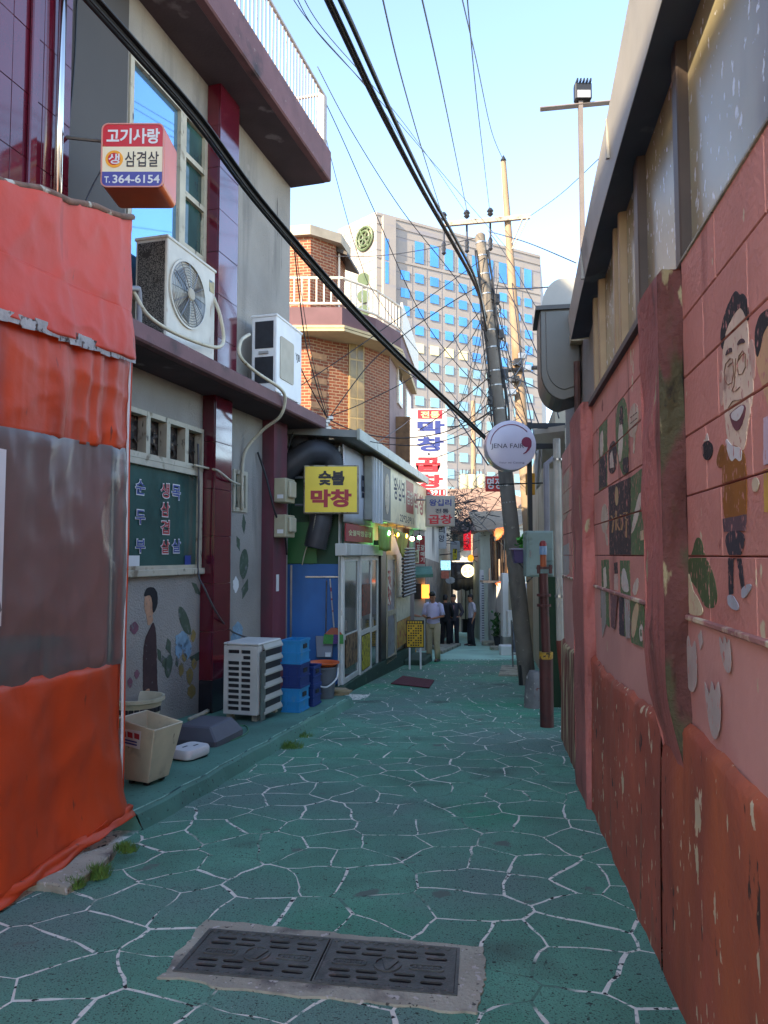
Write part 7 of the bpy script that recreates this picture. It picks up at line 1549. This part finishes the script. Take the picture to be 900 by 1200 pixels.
q = MB(); q.box(at(626, 560, 10.8).x - .12, at(626, 560, 10.8).x + .0, 10.75, 10.85, at(626, 580, 10.8).z, at(626, 555, 10.8).z); q.build('yellow_box', mat('amber_box', 'c98f1e', .6, .2), hH)
# planter with purple trough
Y_ = 9.9; a, b = at(601, 660, Y_), at(617, 644, Y_)
pl = thing('planter', 'purple trough planter with sprouting leaves hung on the leaning pole', 'planter', ((a.x + b.x) / 2, Y_, a.z))
q = MB(); q.loft([[(a.x + .03, Y_, a.z), (b.x - .02, Y_, a.z), (b.x - .02, Y_ + .14, a.z), (a.x + .03, Y_ + .14, a.z)], [(a.x, Y_ - .03, b.z), (b.x + .02, Y_ - .03, b.z), (b.x + .02, Y_ + .17, b.z), (a.x, Y_ + .17, b.z)]]); q.build('trough', mat('purple_plastic', '4c3f66', .5, .1), pl, bevel=.008)
q = MB(); q.box(a.x - .02, b.x + .03, Y_ - .05, Y_ + .19, b.z, b.z + .02); q.build('rim', mat('purple_rim', '8d8798', .5, .1), pl)
q = MB(); q.tube([((a.x + b.x) / 2, Y_ + .1, a.z + .01), ((a.x + b.x) / 2 + .2, Y_ + .15, a.z - .2), (at(618, 660, Y_).x, Y_, a.z - .25)], .012, 5); q.build('hanger', BLACKP, pl)
foliage(pl, ((a.x + b.x) / 2 + .05, Y_ + .07, b.z), .07, .16, 60, .08, mat('fresh_leaf', '3f8a2a', .6, .3, 9), 'leaves')
# far kerb, second drain and dotted line
dd = [gnd(584, 792, .01), gnd(588, 780, .01), gnd(612, 780, .01), gnd(611, 792, .01)]
q = MB(); q.loft([[(p.x, p.y, gz(p.y) - .01) for p in dd], [(p.x, p.y, gz(p.y) + .022) for p in dd]]); q.build('drain_slab', CONC, label='plain concrete drain slab in the alley near the leaning pole', cat='drain')
q = MB(); a, b = gnd(500, 773, .012), gnd(645, 773, .012); n = 34
for k in range(n):
    f0, f1 = k / n, (k + .55) / n; p, p2 = a.lerp(b, f0), a.lerp(b, f1); q.face([(p.x, p.y, gz(p.y) + .013), (p2.x, p2.y, gz(p2.y) + .013), (p2.x, p2.y + .1, gz(p2.y + .1) + .013), (p.x, p.y + .1, gz(p.y + .1) + .013)])
q.build('trench_grate', mat('grate_dark', '3f4b48', .7, .3, 10), label='thin dashed trench drain crossing the alley beside the standing man', kind='structure')
ks = [gnd(518, 767, .0), gnd(540, 757, 0), gnd(527, 752, 0), gnd(505, 760, 0)]
q = MB(); q.loft([[(p.x, p.y, gz(p.y) - .02) for p in ks], [(p.x, p.y, gz(p.y) + .10) for p in ks]]); q.build('stone_step', CONC, label='low concrete doorstep behind the standing man', cat='step', bevel=.02)
# clutter beneath stand sign
for (px_, py_, c_, lab) in ((485, 768, 'c98a2a', 'orange plastic jug under the stand sign'), (491, 772, 'b0b0ac', 'white plastic jug under the stand sign')):
    p = gnd(px_, py_); q = MB(); q.lathe([(.06, 0), (.07, .02), (.07, .16), (.03, .2), (.03, .24), (.0, .245)], 12, (p.x, p.y, gz(p.y))); q.build('plastic_jug', mat('jug_' + c_, c_, .4, .1), smooth='auto', label=lab, cat='jug')

# ================================================================ wires
def wire(pts, r, name='overhead_cable', label='thin black overhead wire crossing above the alley', group='overhead wires', m_=BLACK, sag=0.0, n=5):
    P = []; k = 8
    pts = smooth_pts([(x, y, 1.0 / Y) for x, y, Y in pts], k)
    q = MB(); q.tube([at(p.x, p.y, 1.0 / p.z) for p in pts], r, n); return q.build(name, m_, smooth=True, label=label, cat='cable', group=group)
def interp(pts, Ya, Yb):
    L_ = [0]
    for a, b in zip(pts, pts[1:]): L_.append(L_[-1] + hypot(b[0] - a[0], b[1] - a[1]))
    return [(p[0], p[1], 1 / (1 / Ya + (1 / Yb - 1 / Ya) * l / L_[-1])) for p, l in zip(pts, L_)]
B1 = [(92, -18), (160, 58), (230, 138), (300, 232), (400, 348), (470, 420), (540, 486), (577, 521)]
for k, (dx, dy, r_) in enumerate(((0, 0, .019), (5, -3, .016), (-5, 4, .015), (3, 6, .010), (9, -1, .010))):
    wire(interp([(x + dx * (1 - i / 9), y + dy * (1 - i / 9)) for i, (x, y) in enumerate(B1)], 4.6, 13.3), r_, 'cable_bundle', 'thick black cable bundle sweeping from the left building down to the leaning pole', 'thick cable bundle along the left', n=7)
for k, (dx, r_) in enumerate(((0, .026), (15, .022), (4, .012))):
    wire(interp([(370 + dx, -30), (398 + dx, 30), (440 + dx * .8, 118), (490 + dx * .5, 214), (530 + dx * .4, 284), (556 + dx * .2, 332), (570, 372 + dx)], 5.0, 13.5), r_, 'cable_bundle', 'thick black twin cable dropping from overhead to the leaning pole', 'twin cables above the alley', n=7)
thin = [([(346, -6), (372, 38), (440, 112), (520, 205), (602, 300)], 8, 19.8), ([(352, -10), (380, 36), (470, 140), (548, 252)], 8, 19.8), ([(338, -10), (366, 30), (450, 130), (520, 262)], 8, 19.8),
    ([(447, -8), (465, 70), (490, 160), (520, 258)], 7, 20), ([(493, -8), (515, 90), (547, 246)], 7, 20), ([(547, -8), (558, 110), (574, 248)], 7, 20), ([(540, -8), (558, 70), (575, 150), (590, 188)], 9, 20),
    ([(372, 78), (410, 150), (470, 245), (540, 335), (572, 400)], 12, 13.6), ([(372, 112), (384, 170), (420, 300), (450, 360), (560, 500)], 12, 13.6), ([(372, 100), (400, 160), (440, 250), (500, 380), (575, 470)], 12, 13.6),
    ([(576, 272), (620, 285), (675, 308)], 13.6, 8.5), ([(580, 338), (620, 338), (672, 334)], 13.6, 8.5), ([(620, 254), (660, 225), (708, 180), (730, 160)], 20, 12),
    ([(345, 292), (350, 340), (358, 400), (372, 455), (384, 492)], 10.2, 12.2), ([(347, 292), (354, 350), (366, 420), (386, 494)], 10.2, 12.2),
    ([(386, 492), (410, 503), (440, 511), (480, 513), (530, 503), (576, 470)], 12.3, 13.5), ([(386, 498), (420, 513), (450, 520), (500, 521), (550, 505), (578, 480)], 12.3, 13.5), ([(386, 488), (430, 470), (500, 430), (574, 352)], 12.3, 13.5),
    ([(352, 452), (400, 420), (450, 385), (500, 350), (568, 302)], 11.3, 13.6), ([(384, 492), (430, 430), (470, 395), (520, 360), (570, 330)], 12.2, 13.6), ([(380, 300), (440, 300), (500, 292), (560, 278)], 19, 13.7),
    ([(525, 500), (550, 497), (580, 478)], 16, 13.6), ([(500, 540), (540, 525), (582, 500)], 19, 13.6), ([(490, 505), (540, 470), (575, 440)], 19, 13.6), ([(520, 430), (550, 400), (576, 350)], 30, 13.6),
    ([(584, 320), (610, 370), (640, 440), (655, 490)], 13.6, 9.2), ([(572, 270), (600, 310), (640, 380), (660, 400)], 13.6, 9), ([(586, 380), (615, 410), (650, 430)], 13.6, 10), ([(590, 440), (620, 450), (655, 470)], 13.6, 9.5), ([(600, 330), (606, 380), (616, 450), (640, 520)], 20, 12),
    ([(590, 430), (600, 470), (615, 500)], 13.6, 10.5), ([(560, 620), (590, 575), (600, 545)], 30, 14), ([(505, 560), (540, 590), (590, 640)], 30, 24), ([(545, 580), (575, 560), (600, 545)], 30, 14), ([(468, 430), (520, 470), (572, 545)], 19, 13.6),
    ([(340, 385), (352, 430), (378, 480), (386, 493)], 11, 12.2), ([(595, 420), (630, 440), (654, 450)], 20, 9), ([(612, 430), (618, 470), (628, 520)], 20, 11), ([(440, 520), (470, 500), (482, 490)], 16, 20)]
for k in range(26):
    xa, ya, xb, yb = random.uniform(572, 590), random.uniform(300, 500), random.choice([random.uniform(596, 625), random.uniform(500, 560)]), random.uniform(380, 560); thin.append(([(xa, ya), ((xa + xb) / 2 + random.uniform(-6, 6), (ya + yb) / 2 + random.uniform(5, 25)), (xb, yb)], 13.6, random.choice([16, 20, 24])))
for pts, Ya, Yb in thin: wire(interp(pts, Ya, Yb), random.choice([.006, .008, .010]) * (1 if Ya < 16 else 1.5))
q = MB()
for k in range(7):
    p = at(384 + random.uniform(-3, 5), 490 + k * 4, 12.2); q.box(p.x - .05, p.x + .05, 12.15, 12.25, p.z - .03, p.z + .03)
cl = q.build('cable_clamps', STEEL, label='cluster of steel cable clamps on the canopy tip', cat='clamp', bevel=.008)
hose('black_cable', 'black loop of cable curving behind the black duct', [at(338, 525, 12.1), at(345, 505, 12.1), at(360, 498, 12.1), at(384, 494, 12.2)], .02, BLACK, 'cable')
hose('black_cable', 'thin black cable looping from the clamps to the shop gable', [at(366, 520, 12.2), at(375, 508, 12.2), at(386, 506, 12.2)], .014, BLACK, 'cable')
# tangle of far wires
q = MB()
for k in range(210):
    a = V((random.gauss(536, 15), random.gauss(603, 18), random.uniform(26, 34))); P = [a]
    for j in range(4): P.append(V((P[-1].x + random.gauss(2, 9), P[-1].y + random.gauss(1, 5), a.z)))
    q.tube([at(p.x, p.y, p.z) for p in smooth_pts(P, 4)], random.choice([.006, .008, .011]), 4)
q.build('wire_tangle', BLACK, label='dense tangle of thin wires hanging over the far alley', cat='wires', kind='stuff')
for (px_, py_, s_) in ((545, 618, .16), (556, 603, .12), (549, 612, .13)):
    p = at(px_, py_, 30); q = MB(); q.tube([p + V((s_ * 1.3 * cos(a), 0, s_ * 1.3 * sin(a))) for a in [2 * pi * i / 14 for i in range(15)]], .06, 6); q.build('cable_coil', BLACK, label='black coil of spare cable hanging in the wire tangle', cat='cable coil', group='coils in the wire tangle')
# ================================================================ people
SKIN = mat('skin', 'a9765a', .55, .06, 12); HAIR = mat('hair_black', '151313', .6, .2, 40, .3, 90); EYEM = mat('eye_dark', '1a1412', .3, 0)
def ell_ring(c, ax, ay, rx_, ry_, n=16): return [c + ax * (rx_ * cos(2 * pi * i / n)) + ay * (ry_ * sin(2 * pi * i / n)) for i in range(n)]
def limb(m, P, rs, n=12): m.tube([V(p) for p in P], rs, n)
def person(label, X, Y, face, h, pose, clothes, z=None, group=None, body_only=False):
    """face = heading in degrees clockwise from +Y; pose joints are given in body axes (x right, y forward, z up) for a 1.72 m figure"""
    k = h / 1.72; a = -radians(face); zf = gz(Y) + .012 if z is None else z
    M = Matrix.Translation((X, Y, zf)) @ Matrix.Rotation(a, 4, 'Z') @ Matrix.Scale(k, 4)
    r = thing('person', label, 'person', (X, Y, zf), group)
    hip = {s: V((s * .095, 0, .90)) for s in (-1, 1)}; knee = {s: V(pose.get('knee%d' % s, (s * .10, .03, .49))) for s in (-1, 1)}; ank = {s: V(pose.get('ank%d' % s, (s * .105, -.02, .085))) for s in (-1, 1)}
    sho = {s: V((s * .185, -.01, 1.40)) for s in (-1, 1)}; elb = {s: V(pose.get('elb%d' % s, (s * .245, -.03, 1.11))) for s in (-1, 1)}; wri = {s: V(pose.get('wri%d' % s, (s * .26, .06, .87))) for s in (-1, 1)}
    hp = V(pose.get('head', (0, .03, 1.595))); tilt = pose.get('tilt', 0.0); turn = pose.get('turn', 0.0)
    HM = Matrix.Translation(hp) @ Matrix.Rotation(-radians(turn), 4, 'Z') @ Matrix.Rotation(-radians(tilt), 4, 'X')
    m = MB(M=M)
    # trunk
    m.loft([ell_ring(V((0, y_, z_)), V((1, 0, 0)), V((0, 1, 0)), rx_, ry_) for z_, y_, rx_, ry_ in ((.84, 0, .13, .10), (.95, 0, .155, .105), (1.08, .0, .135, .09), (1.25, .0, .155, .105), (1.37, -.01, .16, .095), (1.43, -.01, .10, .07), (1.46, .0, .06, .06))])
    limb(m, [V((0, 0, 1.42)), hp - V((0, .01, .08))], [.058, .054])
    for s in (-1, 1):
        limb(m, [hip[s], knee[s], ank[s], ank[s] - V((0, 0, .06))], [.082, .056, .038, .036]); limb(m, [ank[s] - V((0, .05, .045)), ank[s] + V((0, .16, -.055))], [.035, .03])
        limb(m, [sho[s], elb[s], wri[s]], [.052, .042, .028])
        # hand: palm and five fingers
        d = (wri[s] - elb[s]).normalized(); hd = V(pose.get('hdir%d' % s, tuple(d))).normalized(); side = V((s, 0, 0)) - hd * hd.dot(V((s, 0, 0))); side = side.normalized() if side.length > .1 else V((0, 1, 0)); nrm = hd.cross(side).normalized()
        pc = wri[s] + hd * .045; m.loft([ell_ring(wri[s], side, nrm, .026, .018, 10), ell_ring(pc, side, nrm, .040, .016, 10), ell_ring(wri[s] + hd * .09, side, nrm, .040, .014, 10)])
        for fi, (o_, ln) in enumerate(((-.030, .060), (-.010, .072), (.010, .075), (.029, .066))):
            b_ = wri[s] + hd * .085 + side * o_; m.tube([b_, b_ + hd * ln * .5 - nrm * .008, b_ + hd * ln * .8 - nrm * .028], [.009, .0085, .007], 6)
        b_ = wri[s] + hd * .03 - side * .035; m.tube([b_, b_ - side * .025 + hd * .03, b_ - side * .028 + hd * .06], [.012, .010, .008], 6)
    # head
    def hv(p): return HM @ V(p)
    rings = []
    for i in range(11):
        t = i / 10; z_ = -.115 + .235 * t
        w_ = [.028, .050, .060, .067, .072, .075, .077, .077, .073, .058, .022][i]; dpt = [.040, .066, .078, .085, .090, .094, .097, .097, .090, .070, .026][i]; cy = [.030, .020, .012, .006, .002, 0, -.004, -.006, -.008, -.010, -.010][i]
        rings.append([hv((w_ * cos(2 * pi * q / 18), cy + dpt * sin(2 * pi * q / 18), z_)) for q in range(18)])
    m.loft(rings)
    m.loft([[hv((-.008, .088, .02)), hv((.008, .088, .02)), hv((.008, .080, .02)), hv((-.008, .080, .02))], [hv((-.016, .112, -.028)), hv((.016, .112, -.028)), hv((.018, .080, -.034)), hv((-.018, .080, -.034))]])
    m.loft([[hv((-.026, .086, -.058)), hv((.026, .086, -.058)), hv((.022, .07, -.07)), hv((-.022, .07, -.07))], [hv((-.022, .094, -.064)), hv((.022, .094, -.064)), hv((.018, .08, -.074)), hv((-.018, .08, -.074))]])
    for s in (-1, 1): m.loft([[hv((s * (.074 + .012 * (j > 0)), -.012 + .018 * cos(2 * pi * q / 8), .0 + .032 * sin(2 * pi * q / 8))) for q in range(8)] for j in (0, 1)])
    body = m.build('body', SKIN, r)
    md = body.modifiers.new('remesh', 'REMESH'); md.mode = 'VOXEL'; md.voxel_size = .009; md.use_smooth_shade = True
    sm = body.modifiers.new('smooth', 'SMOOTH'); sm.factor = .5; sm.iterations = 2
    for s in (-1, 1):
        q = MB(M=M); c = hv((s * .03, .088, .018)); q.lathe([(.0, -.006), (.009, -.003), (.010, 0), (.009, .003), (0, .006)], 8, c); q.build('eye', EYEM, r)
        q = MB(M=M); q.loft([[hv((s * .014, .092, .038)), hv((s * .046, .084, .040)), hv((s * .046, .080, .046)), hv((s * .014, .090, .045))], [hv((s * .014, .097, .038)), hv((s * .046, .090, .040)), hv((s * .046, .088, .046)), hv((s * .014, .096, .045))]]); q.build('eyebrow', HAIR, r)
    # hair
    q = MB(M=M); hr = []
    for i in range(7):
        z_ = [-.05, -.01, .03, .062, .10, .128, .142][i]; w_ = [.073, .081, .084, .084, .078, .056, .016][i]; dpt = [.075, .094, .101, .104, .098, .070, .02][i]
        row = []
        for p_ in range(20):
            an = 2 * pi * p_ / 20; y_ = -.006 + dpt * sin(an); x_ = w_ * cos(an)
            if z_ < .055 and sin(an) > -.15: y_ = min(y_, .0); x_ *= .90   # face stays free
            y_ = y_ * (.90 if y_ > 0 else 1.0); jt = 1 + .05 * sin(p_ * 7 + i * 3); row.append(hv((x_ * jt, y_ * jt, z_)))
        hr.append(row)
    q.loft(hr); q.build('hair', HAIR, r, smooth=True)
    # clothes
    ct, cp, cs = clothes['top'], clothes['legs'], clothes.get('shoes', BLACKP); lng = clothes.get('sleeve', .55)
    q = MB(M=M); loose = clothes.get('loose', .012)
    q.loft([ell_ring(V((0, y_, z_)), V((1, 0, 0)), V((0, 1, 0)), rx_ + loose, ry_ + loose, 20) for z_, y_, rx_, ry_ in ((clothes.get('hem', .93), 0, .158, .108), (1.0, .0, .152, .108), (1.10, .004, .148, .104), (1.25, .0, .160, .110), (1.36, -.008, .168, .10), (1.405, -.01, .152, .082), (1.44, -.008, .085, .062), (1.455, -.005, .062, .055))], cap=False)
    for s in (-1, 1):
        e = elb[s]; P = [sho[s] + V((-s * .05, 0, -.01)), sho[s] + V((s * .012, 0, -.02)), sho[s].lerp(e, .6)]; rs_ = [.075, .066, .060]
        if lng <= .55: P.append(sho[s].lerp(e, .92)); rs_.append(.062)
        else: P += [e, e.lerp(wri[s], .55), e.lerp(wri[s], .95)]; rs_ += [.054, .048, .042]
        q.tube(P, [x + loose * .6 - .006 for x in rs_], 14)
    top = q.build('shirt' if lng <= .55 else 'jacket', ct, r, smooth=True)
    q = MB(M=M); q.loft([ell_ring(V((0, -.002 + .004 * j, 1.435 + .035 * j)), V((1, 0, 0)), V((0, 1, 0)), .066 - .004 * j, .060 - .002 * j, 16) for j in (0, 1)], cap=False); q.build('collar', ct, r, solid=.008)
    if 'front' in clothes:
        q = MB(M=M); q.loft([[V((-.03, .112 + loose, 1.05)), V((.03, .112 + loose, 1.05)), V((.05, .10 + loose, 1.36)), V((-.05, .10 + loose, 1.36))], [V((-.03, .120 + loose, 1.05)), V((.03, .120 + loose, 1.05)), V((.04, .108 + loose, 1.37)), V((-.04, .108 + loose, 1.37))]]); q.build('shirt_front', clothes['front'], r)
    q = MB(M=M)
    q.loft([ell_ring(V((0, 0, z_)), V((1, 0, 0)), V((0, 1, 0)), rx_, ry_, 20) for z_, rx_, ry_ in ((.80, .145, .105), (.88, .178, .124), (.95, .170, .118), (1.0, .160, .113))])
    for s in (-1, 1):
        q.tube([hip[s] + V((-s * .005, 0, .02)), hip[s].lerp(knee[s], .5), knee[s], knee[s].lerp(ank[s], .55), ank[s] + V((0, -.005, -.02))], [.100, .094, .080, .072, .070], 16)
    q.build('trousers', cp, r, smooth=True)
    q = MB(M=M); q.loft([ell_ring(V((0, 0, z_)), V((1, 0, 0)), V((0, 1, 0)), .1645, .1175, 20) for z_ in (.975, 1.005)]); q.build('belt', BLACKP, r)
    for s in (-1, 1):
        q = MB(M=M); b_ = ank[s]; zz = b_.z - .085
        q.loft([[b_ + V((x_ * .048, y_, -.085 + hh)) for x_, y_ in ((-1, -.08), (-.9, .02), (-.95, .11), (-.5, .185), (.5, .185), (.95, .11), (.9, .02), (1, -.08))] for hh in (0, .035)] + [[b_ + V((x_ * .036, y_ * .7 - .015, -.085 + .08)) for x_, y_ in ((-1, -.08), (-.9, .02), (-.95, .05), (-.5, .08), (.5, .08), (.95, .05), (.9, .02), (1, -.08))]]); q.build('shoe', cs, r, bevel=.008)
    return r, M
LIL = mat('lilac_shirt', 'bcbcdc', .75, .06, 8, .15, 20); KHA = mat('khaki_cloth', 'b3a585', .8, .08, 8, .2, 20); NAVT = mat('navy_cloth', '20222c', .8, .1, 8); GRS = mat('grey_shirt', 'a9a8b2', .8, .07, 8, .15, 20); JAC = mat('charcoal_jacket', '3d3a40', .8, .1, 8); BLK = mat('black_cloth', '17171b', .85, .1, 8); PNK = mat('pink_shirt', 'b5808a', .8, .05); BLS = mat('pale_blue_shirt', '8fa6cc', .8, .06)
f1 = gnd(508, 775)
r, M = person('man in lilac shirt and khaki trousers looking down at the phone in his hands', f1.x, f1.y, 205, 1.76, {'elb1': (.26, .0, 1.12), 'wri1': (.08, .24, 1.08), 'elb-1': (-.26, .0, 1.12), 'wri-1': (-.07, .25, 1.07), 'hdir1': (-.7, .5, .1), 'hdir-1': (.6, .6, .1), 'head': (0, .05, 1.59), 'tilt': 22, 'ank1': (.12, -.02, .085), 'ank-1': (-.12, .02, .085)}, {'top': LIL, 'legs': KHA})
q = MB(M=M); q.box(-.04, .04, .29, .37, 1.10, 1.112); q.build('mobile_phone', BLACKP, label='dark mobile phone held in both hands by the man in lilac', cat='phone')
f2 = gnd(553, 757)
person('man in grey short-sleeved shirt and navy trousers standing in profile', f2.x, f2.y, 262, 1.72, {'elb1': (.25, -.05, 1.12), 'wri1': (.25, .0, .88), 'elb-1': (-.25, -.06, 1.12), 'wri-1': (-.22, .02, .88), 'head': (0, .04, 1.59), 'tilt': 10, 'ank1': (.10, .06, .085), 'knee1': (.10, .06, .49)}, {'top': GRS, 'legs': NAVT})
f3 = gnd(532, 757)
person('man in charcoal jacket over pink shirt with one hand at his hip', f3.x, f3.y, 200, 1.72, {'elb1': (.33, -.08, 1.14), 'wri1': (.20, .06, .98), 'elb-1': (-.30, -.02, 1.14), 'wri-1': (-.24, .14, 1.0), 'hdir-1': (.3, .6, 0), 'tilt': 8, 'turn': 25}, {'top': JAC, 'legs': NAVT, 'sleeve': .95, 'front': PNK, 'hem': .84, 'loose': .018})
f4 = gnd(522, 758)
person('man all in black seen from behind next to the charcoal jacket', f4.x, f4.y, 15, 1.70, {'elb1': (.25, .03, 1.12), 'wri1': (.2, .18, 1.0), 'elb-1': (-.24, .0, 1.12), 'wri-1': (-.22, .12, .93), 'tilt': 14}, {'top': BLK, 'legs': BLK, 'sleeve': .95, 'hem': .86, 'loose': .016})
f5 = at(471, 775, 19.55)
person('person in pale blue reaching an arm out past the shop corner', f5.x - .02, 19.6, 100, 1.70, {'elb-1': (-.22, .22, 1.16), 'wri-1': (-.12, .50, 1.12), 'hdir-1': (.1, 1, 0), 'elb1': (.25, -.02, 1.12), 'tilt': 10}, {'top': BLS, 'legs': NAVT})
bpy.data.objects.remove(_to)
